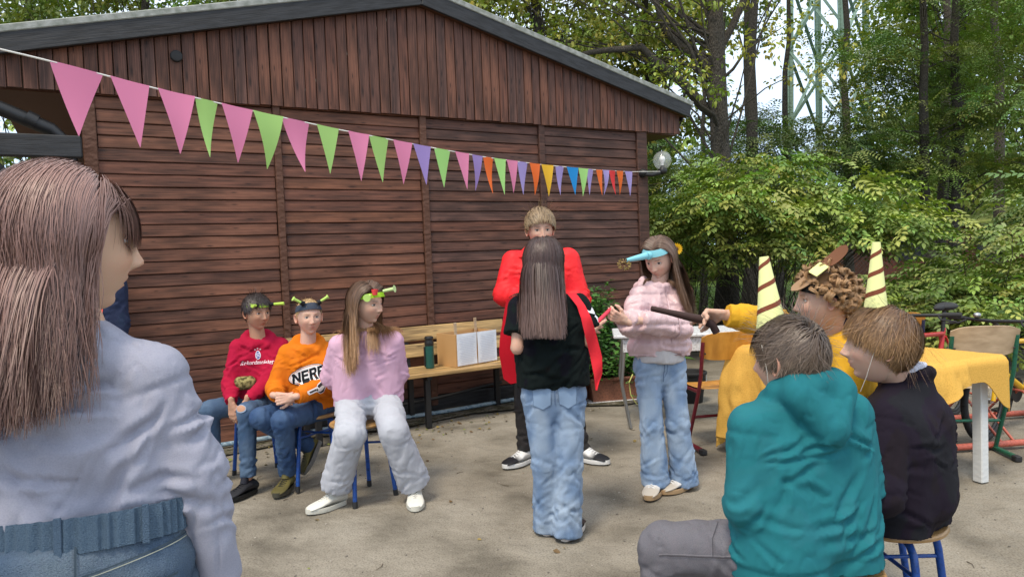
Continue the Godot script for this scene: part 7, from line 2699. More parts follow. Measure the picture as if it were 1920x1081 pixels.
func nerf_shapes(w: float, h: float, turn: float) -> Array:
	var out := []
	out.append([srgb(30, 30, 36), ellipse(Vector2.ZERO, Vector2(w, h), 44, turn), 0.0018])
	out.append([srgb(226, 226, 228), ellipse(Vector2.ZERO, Vector2(w * 0.972, h * 0.945), 44, turn), 0.0026])
	out.append([srgb(206, 120, 44), ellipse(Vector2.ZERO, Vector2(w * 0.93, h * 0.89), 44, turn), 0.0030])
	out.append([srgb(232, 232, 232), ellipse(Vector2(0.0, 0.001), Vector2(w * 0.915, h * 0.80), 44, turn), 0.0034])
	var gl := [[0.0, 0, 0.0, 1, 0.28, 1, 0.66, 0.42, 0.66, 1, 0.92, 1, 0.92, 0, 0.66, 0, 0.26, 0.6, 0.26, 0], [0, 0, 0, 1, 0.8, 1, 0.8, 0.78, 0.27, 0.78, 0.27, 0.62, 0.72, 0.62, 0.72, 0.41, 0.27, 0.41, 0.27, 0.22, 0.8, 0.22, 0.8, 0], [0, 0, 0, 1, 0.62, 1, 0.82, 0.85, 0.82, 0.55, 0.66, 0.42, 0.88, 0, 0.56, 0, 0.4, 0.36, 0.27, 0.36, 0.27, 0], [0, 0, 0, 1, 0.8, 1, 0.8, 0.78, 0.27, 0.78, 0.27, 0.6, 0.7, 0.6, 0.7, 0.39, 0.27, 0.39, 0.27, 0]]
	var x := -1.78
	for k in 4:
		var p := PackedVector2Array()
		for q in range(0, gl[k].size(), 2):
			p.append(letter(x, gl[k][q], gl[k][q + 1], w, h, turn))
		out.append([srgb(28, 29, 36), p, 0.0042])
		if k == 2:
			p = PackedVector2Array()
			for q in [Vector2(0.27, 0.56), Vector2(0.27, 0.78), Vector2(0.5, 0.78), Vector2(0.56, 0.72), Vector2(0.56, 0.62), Vector2(0.5, 0.56)]:
				p.append(letter(x, q.x, q.y, w, h, turn))
			out.append([srgb(232, 232, 232), p, 0.0050])
		x += [1.02, 0.88, 0.92, 0.9][k]
	return out

func letter(x: float, u: float, v: float, w: float, h: float, turn: float) -> Vector2:
	var lx := (x + u + (v - 0.5) * 0.22) * w * 0.46
	var ly := (v - 0.5) * h * (1.18 - 0.07 * absf(x + 0.4))
	return Vector2(lx, ly).rotated(turn)

func boy_orange():
	var j = J.ob
	var skin := Color(0.60, 0.37, 0.28)
	var hair := srgb(172, 138, 96)
	var r := person("boy in an orange hoodie with a dark grey headband on the middle stool", j, 0.95, Vector3(0.48, -0.04, 0.88), 0.0, skin, hair, srgb(140, 108, 78), BLUE_EYE, [[j.WR, Vector3(1.0, -0.18, 0.25), Vector3(0.1, 0.3, -1), -1.0, [0.55, 0.6, 0.6, 0.6, 0.3], 0.05, 0.92], [j.WL, Vector3(-1.0, -0.1, 0.18), Vector3(-0.1, -0.2, -1), 1.0, [0.7, 0.75, 0.75, 0.8, 0.5], 0.05, 0.92]], 0.98)
	var t = r[0]
	var hx: Transform3D = r[1]
	var tf := trunk_frame(j)
	var top := top_bones(j, 0.95, {"ease": 0.030, "hem": 0.0, "hood": 1.0, "sleeve": 0.92, "belly": 0.095})
	var fd := {"amp": 0.005, "seed": 11.0, "rings": joint_rings(j, 0.95, ["elbow", "wrist", "pit", "waist"]), "creases": creases(j, 0.95, 103, ["pit", "sleeve"]), "bands": rib_bands(j, 0.95, 0.0, 0.92)}
	garment(t, "hoodie", top, 0.010, 0.022, fd, srgb(214, 116, 28), "", M.cloth)
	var pants := pants_bones(j, 0.95, {"ease": 0.008, "waist": 0.08, "knee": 0.062, "ankle": 0.055, "drop": 0.03})
	garment(t, "jeans", pants, 0.011, 0.02, {"amp": 0.005, "seed": 12.0, "rings": joint_rings(j, 0.95, ["knee", "hip", "shin"]), "creases": creases(j, 0.95, 104, ["leg"])}, srgb(66, 90, 126), "jeans", M.denim)
	shoe(t, j.AL, Vector3(-0.12, 0, 1), 0.225, srgb(108, 100, 56), srgb(70, 68, 58), srgb(92, 86, 50), srgb(60, 58, 44), 0.0, 0.12)
	shoe(t, j.AR, Vector3(-0.42, -0.85, 0.32), 0.225, srgb(108, 100, 56), srgb(112, 110, 106), srgb(92, 86, 50), srgb(60, 58, 44), 0.0, 0.1, false)
	var org: Vector3 = mid(tf[3], j.N, 0.56) + tf[2] * 0.10 - tf[0] * 0.02
	print_on(t, "chest_print", top, 0.022, fd, org, tf[0], tf[1], nerf_shapes(0.118, 0.056, 0.2), "white oval print with dark block letters")
	# three badges down the left sleeve
	var ae: Vector3 = (j.EL - j.SL).normalized()
	var fe: Vector3 = (j.WL - j.EL).normalized()
	var q1: Vector3 = j.SL.lerp(j.EL, 0.62)
	var rt := Vector3(0.9, 0.1, -0.35).normalized()
	var badge := [[srgb(40, 38, 40), ellipse(Vector2.ZERO, Vector2(0.031, 0.033)), 0.002], [srgb(222, 222, 222), ellipse(Vector2.ZERO, Vector2(0.029, 0.031)), 0.003], [srgb(206, 110, 40), ellipse(Vector2.ZERO, Vector2(0.02, 0.021)), 0.004], [srgb(228, 226, 222), ellipse(Vector2(0, 0.006), Vector2(0.019, 0.014)), 0.0048], [srgb(40, 40, 46), PackedVector2Array([Vector2(-0.012, 0.002), Vector2(-0.008, 0.014), Vector2(0.012, 0.016), Vector2(0.009, 0.004)]), 0.0056]]
	print_on(t, "sleeve_badge", top, 0.022, fd, q1 + Vector3(0.0, 0.0, 0.03), rt, Vector3(0, 1, 0.1).normalized(), badge, "round white badge")
	var q2: Vector3 = j.EL.lerp(j.WL, 0.22)
	var hexa := PackedVector2Array([Vector2(-0.032, 0.012), Vector2(-0.012, 0.03), Vector2(0.02, 0.028), Vector2(0.03, -0.006), Vector2(0.012, -0.028), Vector2(-0.016, -0.022)])
	var hin := PackedVector2Array()
	var hin2 := PackedVector2Array()
	for q in hexa:
		hin.append(q * 0.88)
		hin2.append(q * Vector2(0.8, 0.4))
	print_on(t, "sleeve_badge", top, 0.022, fd, q2 + Vector3(0.0, 0.02, 0.02), Vector3(0.85, 0.3, -0.3).normalized(), Vector3(-0.2, 0.85, 0.4).normalized(), [[srgb(228, 228, 228), hexa, 0.002], [srgb(50, 48, 50), hin, 0.003], [srgb(206, 204, 202), hin2, 0.004]], "six sided dark badge")
	var q3: Vector3 = j.EL.lerp(j.WL, 0.52)
	print_on(t, "sleeve_badge", top, 0.022, fd, q3 + Vector3(0.0, 0.02, 0.02), (-fe * 0.9 + Vector3(0, 0.1, 0)).normalized(), Vector3(-0.1, 0.8, 0.5).normalized(), [[srgb(230, 230, 228), PackedVector2Array([Vector2(-0.04, -0.012), Vector2(-0.044, 0.0), Vector2(-0.038, 0.012), Vector2(0.036, 0.012), Vector2(0.042, 0.0), Vector2(0.036, -0.012)]), 0.002], [srgb(60, 58, 60), PackedVector2Array([Vector2(-0.03, -0.005), Vector2(-0.03, 0.005), Vector2(0.03, 0.005), Vector2(0.03, -0.005)]), 0.003]], "narrow white badge")
	grow_hair(t, hx, 0.98, hair, srgb(202, 172, 128), {"n": 1900, "len": 0.030, "w": 0.0018, "lay": 0.05, "comb": "forward", "grav": 0.05, "rough": 0.1, "step": 0.008, "lift": 0.15, "back": 0.8})
	var hb := head_band(t, hx, 0.98, "headband", srgb(66, 72, 86), 0.078, 0.03, 0.040, 0.010)
	for s in [-1.0, 1.0]:
		var c := Vector3(s * 0.052, 0.096, 0.066)
		var o := Vector3(s * 0.85, 0.50, 0.12).normalized()
		head_tube(hb, hx, 0.98, "knot", srgb(26, 28, 32), [c - o * 0.01, c + o * 0.012], [0.018, 0.012])
		var tu = head_tube(hb, hx, 0.98, "paper_tube", srgb(176, 206, 104), [c + o * 0.006, c + o * 0.055, c + o * 0.066], [0.008, 0.009, 0.015])

func girl_pink_top():
	var j = J.ps
	var hair := srgb(98, 74, 58)
	var r := person("long haired girl in a pale pink sweatshirt with a lime headband on a stool", j, 1.0, Vector3(0.86, -0.10, 0.50), 0.0, FAIR, hair, srgb(84, 62, 48), BROWN_EYE, [[j.WR, j.WR - j.ER, Vector3(0, 0, -1), -1.0, [0.4, 0.4, 0.4, 0.4, 0.3], 0.05, 0.95], [j.WL, j.WL - j.EL, Vector3(0, 0, -1), 1.0, [0.4, 0.4, 0.4, 0.4, 0.3], 0.05, 0.95]], 1.0)
	var t = r[0]
	var hx: Transform3D = r[1]
	var top := top_bones(j, 1.0, {"ease": 0.027, "hem": -0.02, "collar": 0.012, "belly": 0.10, "sleeve": 0.96})
	var fd := {"amp": 0.0055, "freq": 0.9, "seed": 21.0, "rings": joint_rings(j, 1.0, ["elbow", "pit", "waist"]), "creases": creases(j, 1.0, 105, ["pit", "sleeve"]), "bands": rib_bands(j, 1.0, -0.02, 0.96)}
	garment(t, "sweatshirt", top, 0.010, 0.024, fd, srgb(208, 168, 190), "", M.cloth)
	var pants := pants_bones(j, 1.0, {"ease": 0.012, "waist": 0.07, "knee": 0.076, "ankle": 0.092, "drop": 0.0})
	garment(t, "sweatpants", pants, 0.011, 0.022, {"amp": 0.008, "freq": 0.8, "seed": 22.0, "rings": joint_rings(j, 1.0, ["knee", "ankle", "hip", "shin"]), "creases": creases(j, 1.0, 106, ["leg"])}, srgb(178, 180, 188), "", M.cloth)
	shoe(t, j.AR, Vector3(-0.72, 0, 0.68), 0.24, srgb(214, 212, 202), srgb(206, 203, 190), srgb(214, 212, 202), srgb(220, 218, 210))
	shoe(t, j.AL, Vector3(0.15, 0, 1), 0.24, srgb(214, 212, 202), srgb(206, 203, 190), srgb(214, 212, 202), srgb(220, 218, 210))
	var tf := trunk_frame(j)
	grow_hair(t, hx, 1.0, hair, srgb(172, 134, 98), {"n": 7000, "len": 0.52, "w": 0.0018, "lay": 0.34, "ragged": 0.15, "comb": "long", "grav": 0.34, "rough": 0.045, "front": tf[2], "split": -0.6, "stray": 0.0}, top)
	var hb := head_band(t, hx, 1.0, "headband", srgb(160, 208, 50), 0.066, 0.020, 0.026, 0.021)
	head_tube(hb, hx, 1.0, "paper_tube", srgb(190, 214, 150), [Vector3(0.015, 0.085, 0.105), Vector3(0.03, 0.102, 0.165), Vector3(0.032, 0.104, 0.172)], [0.009, 0.010, 0.021])
	head_tube(hb, hx, 1.0, "paper_tube", srgb(176, 210, 110), [Vector3(-0.075, 0.063, 0.085), Vector3(-0.108, 0.056, 0.098), Vector3(-0.122, 0.055, 0.104)], [0.010, 0.012, 0.022])
	head_tube(hb, hx, 1.0, "red_patch", srgb(208, 66, 66), [Vector3(-0.052, 0.066, 0.1), Vector3(-0.052, 0.098, 0.098)], [0.014, 0.02], 4)

func boy_raincoat():
	var j = J.tb
	var hair := srgb(112, 92, 70)
	var g := 1.12
	var r := person("tall boy in a bright red raincoat standing behind the girl in black", j, g, Vector3(0.12, -0.12, 1), 0.0, FAIR, hair, srgb(84, 66, 50), BROWN_EYE, [[j.WR, Vector3(0.8, -0.3, 0.5), Vector3(0, 0.2, -1), -1.0, [0.4, 0.4, 0.4, 0.4, 0.3], 0.05, 1.05], [j.WL, Vector3(-0.6, -0.5, 0.6), Vector3(0, 0.2, -1), 1.0, [0.4, 0.4, 0.4, 0.4, 0.3], 0.05, 1.05]], 1.10)
	var t = r[0]
	var hx: Transform3D = r[1]
	var top := top_bones(j, g, {"ease": 0.030, "hem": -0.05, "collar": 0.03, "sleeve": 0.98})
	var fd := {"amp": 0.006, "freq": 0.8, "seed": 31.0, "rings": joint_rings(j, g, ["elbow", "pit", "waist"]), "creases": creases(j, g, 107, ["trunk", "pit", "sleeve"])}
	garment(t, "raincoat", top, 0.012, 0.025, fd, srgb(226, 34, 40), "", M.rain)
	var tf := trunk_frame(j)
	# turned down collar and yoke seam
	for s in [-1.0, 1.0]:
		var p := []
		for k in 4:
			for q in 7:
				var a: float = s * (0.45 + 1.5 * q / 6.0)
				var rad := 0.098 + 0.026 * k
				p.append(j.N + tf[0] * sin(a) * rad * 1.1 + tf[2] * cos(a) * rad * 0.85 + tf[1] * (0.045 - 0.026 * k + 0.01 * cos(a)))
		var b := Buf.new()
		b.col = srgb(228, 36, 42)
		b.grid(p, 4, 7, 0.004)
		put("collar", b.done(), M.rain, t, Transform3D(), true)
	var pants := pants_bones(j, g, {"ease": 0.004, "waist": 0.1, "knee": 0.058, "ankle": 0.048, "drop": 0.0})
	garment(t, "trousers", pants, 0.012, 0.02, {"amp": 0.006, "seed": 32.0, "rings": joint_rings(j, g, ["knee", "ankle", "shin"]), "creases": creases(j, g, 108, ["leg"])}, srgb(60, 58, 58), "", M.denim)
	shoe(t, j.AR, Vector3(-0.72, 0, 0.7), 0.265, srgb(222, 222, 222), srgb(226, 226, 224), srgb(28, 28, 32), srgb(235, 235, 235))
	shoe(t, j.AL, Vector3(0.75, 0, 0.65), 0.265, srgb(222, 222, 222), srgb(226, 226, 224), srgb(28, 28, 32), srgb(235, 235, 235))
	# the darker felt cape hanging in front at his right side, with a ragged lower edge
	var p := []
	var rows := 16
	var cols := 9
	for k in rows:
		for q in cols:
			var v := k / float(rows - 1)
			var u := q / float(cols - 1)
			var lp := Vector3(-0.037, 1.109, -4.50).lerp(Vector3(-0.102, 0.80, -4.52), minf(v * 1.8, 1.0)).lerp(Vector3(-0.075, 0.60, -4.56), clampf(v * 1.8 - 0.8, 0.0, 1.0))
			var rp := Vector3(0.23, 1.10, -4.46).lerp(Vector3(0.27, 0.55, -4.44), v)
			var w := lp.lerp(rp, u)
			if k == rows - 1:
				w.y -= 0.05 * sin(u * 2.4) + 0.014 * sin(u * 17.0)
			w.z += 0.022 * sin(u * 9.0 + v) * (0.3 + v)
			p.append(w)
	var b := Buf.new()
	b.col = srgb(186, 26, 42)
	b.grid(p, rows, cols, 0.004)
	put("cape", b.done(), M.cloth, t, Transform3D(), true)
	grow_hair(t, hx, 1.10, hair, srgb(160, 136, 104), {"n": 3000, "len": 0.070, "w": 0.0020, "lay": 0.30, "comb": "forward", "grav": 0.03, "rough": 0.1, "step": 0.010, "lift": 0.35, "back": 0.4})

func girl_black():
	var j = J.gb
	var hair := srgb(66, 48, 44)
	var r := person("girl with long dark hair in a black tee seen from behind", j, 1.0, Vector3(0.5, -0.16, -1), 0.0, FAIR, hair, hair, BROWN_EYE, [[j.WR, Vector3(0.55, 0.28, -0.75), Vector3(0.6, -0.5, 0.4), -1.0, [0.10, 0.12, 0.15, 0.25, 0.1], 0.30, 0.95], [j.WL, Vector3(0.3, 0.1, -1), Vector3(1, 0, 0), 1.0, [0.3, 0.3, 0.3, 0.3, 0.3], 0.1, 0.95]], 1.0)
	var t = r[0]
	var hx: Transform3D = r[1]
	var top := top_bones(j, 1.0, {"ease": 0.022, "hem": 0.06, "sleeve": 0.0})
	var fd := {"amp": 0.006, "freq": 0.9, "seed": 41.0, "rings": joint_rings(j, 1.0, ["pit", "waist"]), "creases": creases(j, 1.0, 109, ["trunk", "pit", "sleeve"])}
	garment(t, "tee_shirt", top, 0.010, 0.024, fd, srgb(21, 22, 26), "", M.cloth)
	var pants := pants_bones(j, 1.0, {"ease": -0.004, "waist": 0.12, "knee": 0.066, "ankle": 0.074, "drop": 0.055})
	var fp := {"amp": 0.006, "seed": 42.0, "rings": joint_rings(j, 1.0, ["knee", "ankle", "hip", "shin"]), "creases": creases(j, 1.0, 110, ["leg"])}
	garment(t, "jeans", pants, 0.010, 0.02, fp, srgb(136, 157, 184), "jeans", M.denim)
	var tf := trunk_frame(j)
	# back pockets and seams
	for s in [-1.0, 1.0]:
		var org: Vector3 = tf[3] - tf[0] * s * -0.062 + tf[1] * 0.015 - tf[2] * 0.09
		var pk := PackedVector2Array([Vector2(-0.046, 0.05), Vector2(0.046, 0.052), Vector2(0.042, -0.035), Vector2(0.0, -0.056), Vector2(-0.042, -0.035)])
		var inn := PackedVector2Array()
		for q in pk:
			inn.append(q * 0.965)
		print_on(t, "back_pocket", pants, 0.02, fp, org, -tf[0], tf[1], [[srgb(86, 104, 132), pk, 0.003], [srgb(136, 158, 186), inn, 0.0045]])
	print_on(t, "yoke_seam", pants, 0.02, fp, tf[3] + tf[1] * 0.07 - tf[2] * 0.09, -tf[0], tf[1], [[srgb(96, 116, 146), PackedVector2Array([Vector2(-0.11, 0.024), Vector2(0.0, -0.004), Vector2(0.11, 0.024), Vector2(0.11, 0.028), Vector2(0.0, 0.001), Vector2(-0.11, 0.028)]), 0.002], [srgb(96, 116, 146), PackedVector2Array([Vector2(-0.002, 0.0), Vector2(0.002, 0.0), Vector2(0.002, -0.09), Vector2(-0.002, -0.09)]), 0.002]])
	# white mark of two feathered chevrons on the right sleeve
	var so: Vector3 = j.SR.lerp(j.ER, 0.22)
	var sr := Vector3(0.55, 0.0, -0.84).normalized()
	var su := Vector3(-0.25, 0.95, 0.1).normalized()
	print_on(t, "sleeve_print", top, 0.024, fd, so + Vector3(0.03, 0.0, 0.02), sr, su, [[srgb(226, 226, 230), PackedVector2Array([Vector2(-0.045, 0.034), Vector2(-0.014, 0.012), Vector2(0.012, 0.03), Vector2(0.018, 0.0), Vector2(0.006, -0.008), Vector2(-0.022, 0.002)]), 0.002], [srgb(226, 226, 230), PackedVector2Array([Vector2(-0.006, -0.018), Vector2(0.016, -0.008), Vector2(0.02, -0.04), Vector2(0.004, -0.05)]), 0.002]], "white sleeve emblem")
	shoe(t, j.AL, Vector3(0.1, 0, -1), 0.235, srgb(60, 44, 42), srgb(196, 188, 180), srgb(60, 44, 42), srgb(200, 200, 200))
	shoe(t, j.AR, Vector3(0.42, 0, -0.9), 0.235, srgb(60, 44, 42), srgb(196, 188, 180), srgb(60, 44, 42), srgb(200, 200, 200))
	# red felt strip hanging from her right shoulder
	var line := [Vector3(0.285, 1.19, -3.44), Vector3(0.325, 1.13, -3.385), Vector3(0.345, 1.075, -3.36), Vector3(0.366, 0.984, -3.372), Vector3(0.390, 0.884, -3.395), Vector3(0.395, 0.802, -3.397), Vector3(0.385, 0.722, -3.394)]
	var wd := [0.022, 0.022, 0.024, 0.030, 0.028, 0.022, 0.004]
	var p := []
	for k in 25:
		var f := k / 24.0 * 6.0
		var i0 := mini(int(f), 5)
		var c: Vector3 = line[i0].lerp(line[i0 + 1], f - i0)
		var w := lerpf(wd[i0], wd[i0 + 1], f - i0)
		for q in 4:
			var u := q / 3.0 - 0.5
			p.append(c + Vector3(0.92, 0.0, 0.3) * u * w * 2.0 + Vector3(0, 0, 0.01) * sin(k * 0.7 + q * 0.8))
	var b := Buf.new()
	b.col = srgb(226, 50, 62)
	b.grid(p, 25, 4, 0.003)
	put("felt_strip", b.done(), M.cloth, t, Transform3D(), true)
	grow_hair(t, hx, 1.0, hair, srgb(104, 80, 72), {"n": 7500, "len": 0.490, "w": 0.0016, "lay": 0.22, "comb": "long", "grav": 0.4, "rough": 0.02, "front": tf[2], "split": 0.9, "stray": 0.0}, top)

func girl_jacket():
	var j = J.pj
	var hair := srgb(104, 82, 68)
	var hx0 := head_xf(j, Vector3(-0.52, -0.40, 0.72))
	var r := person("girl in a pale pink padded jacket and light jeans with a blue headband", j, 1.0, Vector3(-0.52, -0.40, 0.72), 0.0, Color(0.60, 0.38, 0.29), hair, srgb(96, 74, 58), BROWN_EYE, [[j.WR, Vector3(-0.85, 0.42, 0.1), Vector3(0.35, 0.2, -0.9), -1.0, [0.9, 0.95, 1.0, 1.0, 0.75], 0.03, 0.92], [j.WL, Vector3(-0.98, 0.22, 0.12), Vector3(-0.05, -0.35, -0.9), 1.0, [0.55, 0.75, 0.9, 1.0, 0.7], 0.04, 0.92]], 1.0)
	var t = r[0]
	var hx: Transform3D = r[1]
	var tf := trunk_frame(j)
	var top := top_bones(j, 1.0, {"ease": 0.032, "hem": 0.075, "hood": 1.15, "collar": 0.016, "sleeve": 0.95, "belly": 0.086})
	var fd := {"amp": 0.006, "freq": 1.4, "seed": 51.0, "rings": joint_rings(j, 1.0, ["elbow", "pit"]), "creases": creases(j, 1.0, 111, ["trunk", "pit", "sleeve"]), "quilt": [tf[3], tf[1], 0.085]}
	garment(t, "padded_jacket", top, 0.009, 0.02, fd, srgb(206, 176, 178), "", M.nylon)
	garment(t, "hem_of_sweater", [[tf[3] + tf[1] * 0.16 + tf[0] * 0.035, 0.108, tf[3] + tf[1] * 0.04 + tf[0] * 0.035, 0.112, [[tf[3] + tf[1] * 0.035, -tf[1]]]], [tf[3] + tf[1] * 0.16 - tf[0] * 0.035, 0.108, tf[3] + tf[1] * 0.04 - tf[0] * 0.035, 0.112, [[tf[3] + tf[1] * 0.035, -tf[1]]]]], 0.011, 0.03, {"amp": 0.004, "seed": 3.0}, srgb(196, 192, 192), "", M.cloth)
	# zip
	print_on(t, "zip", top, 0.02, fd, mid(tf[3], j.N, 0.60) + tf[2] * 0.16, tf[0], tf[1], [[srgb(196, 164, 170), PackedVector2Array([Vector2(-0.006, -0.135), Vector2(0.006, -0.135), Vector2(0.006, 0.15), Vector2(-0.006, 0.15)]), 0.003], [srgb(226, 206, 206), PackedVector2Array([Vector2(-0.0015, -0.135), Vector2(0.0015, -0.135), Vector2(0.0015, 0.15), Vector2(-0.0015, 0.15)]), 0.0045]])
	var pants := pants_bones(j, 1.0, {"ease": -0.003, "waist": 0.09, "knee": 0.066, "ankle": 0.082, "drop": 0.045})
	var fp := {"amp": 0.006, "seed": 52.0, "rings": joint_rings(j, 1.0, ["knee", "ankle", "hip", "shin"]), "creases": creases(j, 1.0, 112, ["leg"])}
	garment(t, "jeans", pants, 0.010, 0.02, fp, srgb(142, 165, 194), "jeans", M.denim)
	print_on(t, "fly_seam", pants, 0.02, fp, tf[3] + tf[2] * 0.1 - tf[0] * 0.02, tf[0], tf[1], [[srgb(88, 108, 140), PackedVector2Array([Vector2(-0.002, 0.06), Vector2(0.002, 0.06), Vector2(0.002, -0.07), Vector2(-0.002, -0.07)]), 0.002], [srgb(96, 118, 150), PackedVector2Array([Vector2(0.016, 0.06), Vector2(0.019, 0.06), Vector2(0.019, -0.02), Vector2(0.004, -0.05), Vector2(0.004, -0.046), Vector2(0.016, -0.018)]), 0.002]])
	shoe(t, j.AR, Vector3(-0.42, 0, 0.92), 0.235, srgb(208, 208, 208), srgb(168, 140, 106), srgb(178, 170, 158), srgb(226, 226, 226))
	shoe(t, j.AL, Vector3(-0.85, 0, 0.55), 0.235, srgb(208, 208, 208), srgb(168, 140, 106), srgb(178, 170, 158), srgb(226, 226, 226))
	grow_hair(t, hx, 1.0, hair, srgb(128, 100, 80), {"n": 5200, "len": 0.49, "w": 0.0021, "lay": 0.24, "comb": "long", "grav": 0.36, "rough": 0.03, "front": tf[2], "split": -0.75, "stray": 0.0}, top)
	var hb := head_band(t, hx, 1.0, "headband", srgb(128, 194, 206), 0.071, 0.064, 0.036, 0.020, -PI, PI, M.plain)
	var ht = head_tube(hb, hx, 1.0, "paper_tube", srgb(130, 196, 210), [Vector3(-0.01, 0.073, 0.114), Vector3(-0.045, 0.086, 0.168), Vector3(-0.085, 0.098, 0.222)], [0.020, 0.016, 0.010])
	head_tube(hb, hx, 1.0, "knot", srgb(122, 188, 202), [Vector3(0.0, 0.070, 0.106), Vector3(-0.006, 0.074, 0.126)], [0.022, 0.020])
	var b := Buf.new()
	b.col = srgb(150, 128, 76)
	for k in 70:
		var d := Vector3(rng.randfn(), rng.randfn(), rng.randfn()).normalized()
		var c := Vector3(-0.098, 0.080, 0.236) + d * Vector3(0.030, 0.024, 0.018)
		b.col = srgb(150, 128, 76) * rng.randf_range(0.6, 1.5)
		one_tuft(b, hx * c, d, 0.014)
	put("dried_flowers", b.done(), M.plain, ht, Transform3D(), true)

func one_tuft(b: Buf, at: Vector3, d: Vector3, l: float):
	var c := b.col
	var s := b.v.size()
	one_leaf(b, at, d, Vector3(d.y, d.z, d.x), l, 0.6, 1.0)
	for k in range(s, b.v.size()):
		b.c[k] = c

func boy_yellow():
	var j = J.cb
	var hair := srgb(150, 112, 74)
	var r := person("curly haired boy in a yellow hoodie pointing a dark wooden toy at the girl", j, 1.0, Vector3(-1, -0.06, -0.20), 0.0, FAIR, hair, srgb(110, 80, 54), BLUE_EYE, [[j.WR, Vector3(-1, 0.02, 0.02), Vector3(0.1, -0.7, 0.6), -1.0, [0.25, 1.0, 1.15, 1.2, 0.6], 0.05, 0.98], [j.WL, j.WL - j.EL, Vector3(0, 0, -1), 1.0, [0.4, 0.4, 0.4, 0.4, 0.3], 0.05, 0.95]], 0.98)
	var t = r[0]
	var hx: Transform3D = r[1]
	var tf := trunk_frame(j)
	var top := top_bones(j, 1.0, {"ease": 0.026, "hem": -0.02, "hood": 1.0, "sleeve": 0.96})
	garment(t, "hoodie", top, 0.010, 0.024, {"amp": 0.005, "seed": 61.0, "rings": joint_rings(j, 1.0, ["elbow", "wrist", "pit", "waist"]), "creases": creases(j, 1.0, 113, ["trunk", "pit", "sleeve"]), "bands": rib_bands(j, 1.0, -0.02, 0.96)}, srgb(212, 160, 44), "", M.cloth)
	garment(t, "collar_of_tee", [[j.N + tf[1] * 0.045 + tf[0] * 0.03, 0.047, j.N + tf[1] * 0.045 - tf[0] * 0.03, 0.047], [j.N + tf[1] * 0.0, 0.06, j.N + tf[1] * 0.05 - tf[2] * 0.01, 0.05, [[j.N + tf[1] * 0.06, tf[1]]]]], 0.008, 0.02, {}, srgb(34, 38, 58), "", M.cloth)
	var pants := pants_bones(j, 1.0, {"ease": 0.006, "waist": 0.08, "ankle": 0.055})
	garment(t, "jeans", pants, 0.014, 0.02, {"amp": 0.006, "seed": 62.0, "rings": joint_rings(j, 1.0, ["knee"]), "creases": creases(j, 1.0, 114, ["leg"])}, srgb(52, 62, 84), "jeans", M.denim)
	for s in ["L", "R"]:
		shoe(t, j["A" + s], Vector3(-1, 0, -0.2), 0.24, srgb(50, 52, 58), srgb(200, 200, 196), srgb(50, 52, 58), srgb(220, 220, 220))
	curls(t, hx, 0.98, hair, srgb(182, 144, 102))
	var hb := head_band(t, hx, 0.98, "headband", srgb(22, 23, 28), 0.064, 0.000, 0.034, 0.018)
	# two card ears standing off the band like a slanting brim
	for k in 2:
		var o0: Vector3 = [Vector3(1.018, 1.215, -2.60), Vector3(1.135, 1.298, -2.60)][k]
		var o1: Vector3 = [Vector3(1.135, 1.298, -2.60), Vector3(1.222, 1.372, -2.60)][k]
		var ax := (o1 - o0).normalized()
		var wv := Vector3(0.3, -0.28, 0.7)
		wv = (wv - ax * wv.dot(ax)).normalized()
		var p := []
		for q in 12:
			for e in 9:
				var u := q / 11.0
				var half: float = ([0.030, 0.034][k]) * sqrt(maxf(0.02, 1.0 - pow(absf(u * 2.0 - 1.0), 3.0)))
				p.append(o0.lerp(o1, u) + wv * half * (e / 8.0 - 0.5) * 2.0 * 0.8 + ax.cross(wv) * (0.006 * sin(u * 3.0)))
		var b := Buf.new()
		b.col = [srgb(146, 116, 88), srgb(104, 64, 42)][k]
		b.grid(p, 12, 9, 0.002)
		put("card_brim", b.done(), M.plain, hb, Transform3D(), true)
	var bb := Buf.new()
	bb.col = srgb(226, 226, 150)
	bb.bar(Vector3(1.085, 1.272, -2.575), Vector3(1.13, 1.305, -2.575), 0.05, 0.004, 0.001, Vector3(0.28, -0.3, 0.91))
	put("paper_strip", bb.done(), M.plain, hb, Transform3D(), true)
	# what he holds: a dark wooden toy with a long barrel and a bent grip
	var g := thing("wooden_toy", "dark brown carved wooden toy with a long barrel in the boy's hand", "toy", Vector3(0.65, 1.12, -2.75))
	bb = Buf.new()
	bb.col = srgb(62, 44, 40)
	bb.tube([Vector3(0.532, 1.158, -2.735), Vector3(0.60, 1.140, -2.742), Vector3(0.68, 1.118, -2.75), Vector3(0.755, 1.10, -2.757)], [0.0105, 0.0115, 0.0155, 0.018], 12)
	put("barrel", bb.done(), M.plain, g, Transform3D(), true)
	bb = Buf.new()
	bb.col = srgb(52, 36, 34)
	bb.tube([Vector3(0.735, 1.105, -2.756), Vector3(0.772, 1.082, -2.757), Vector3(0.786, 1.052, -2.757)], [0.017, 0.016, 0.015], 10)
	put("grip", bb.done(), M.plain, g, Transform3D(), true)

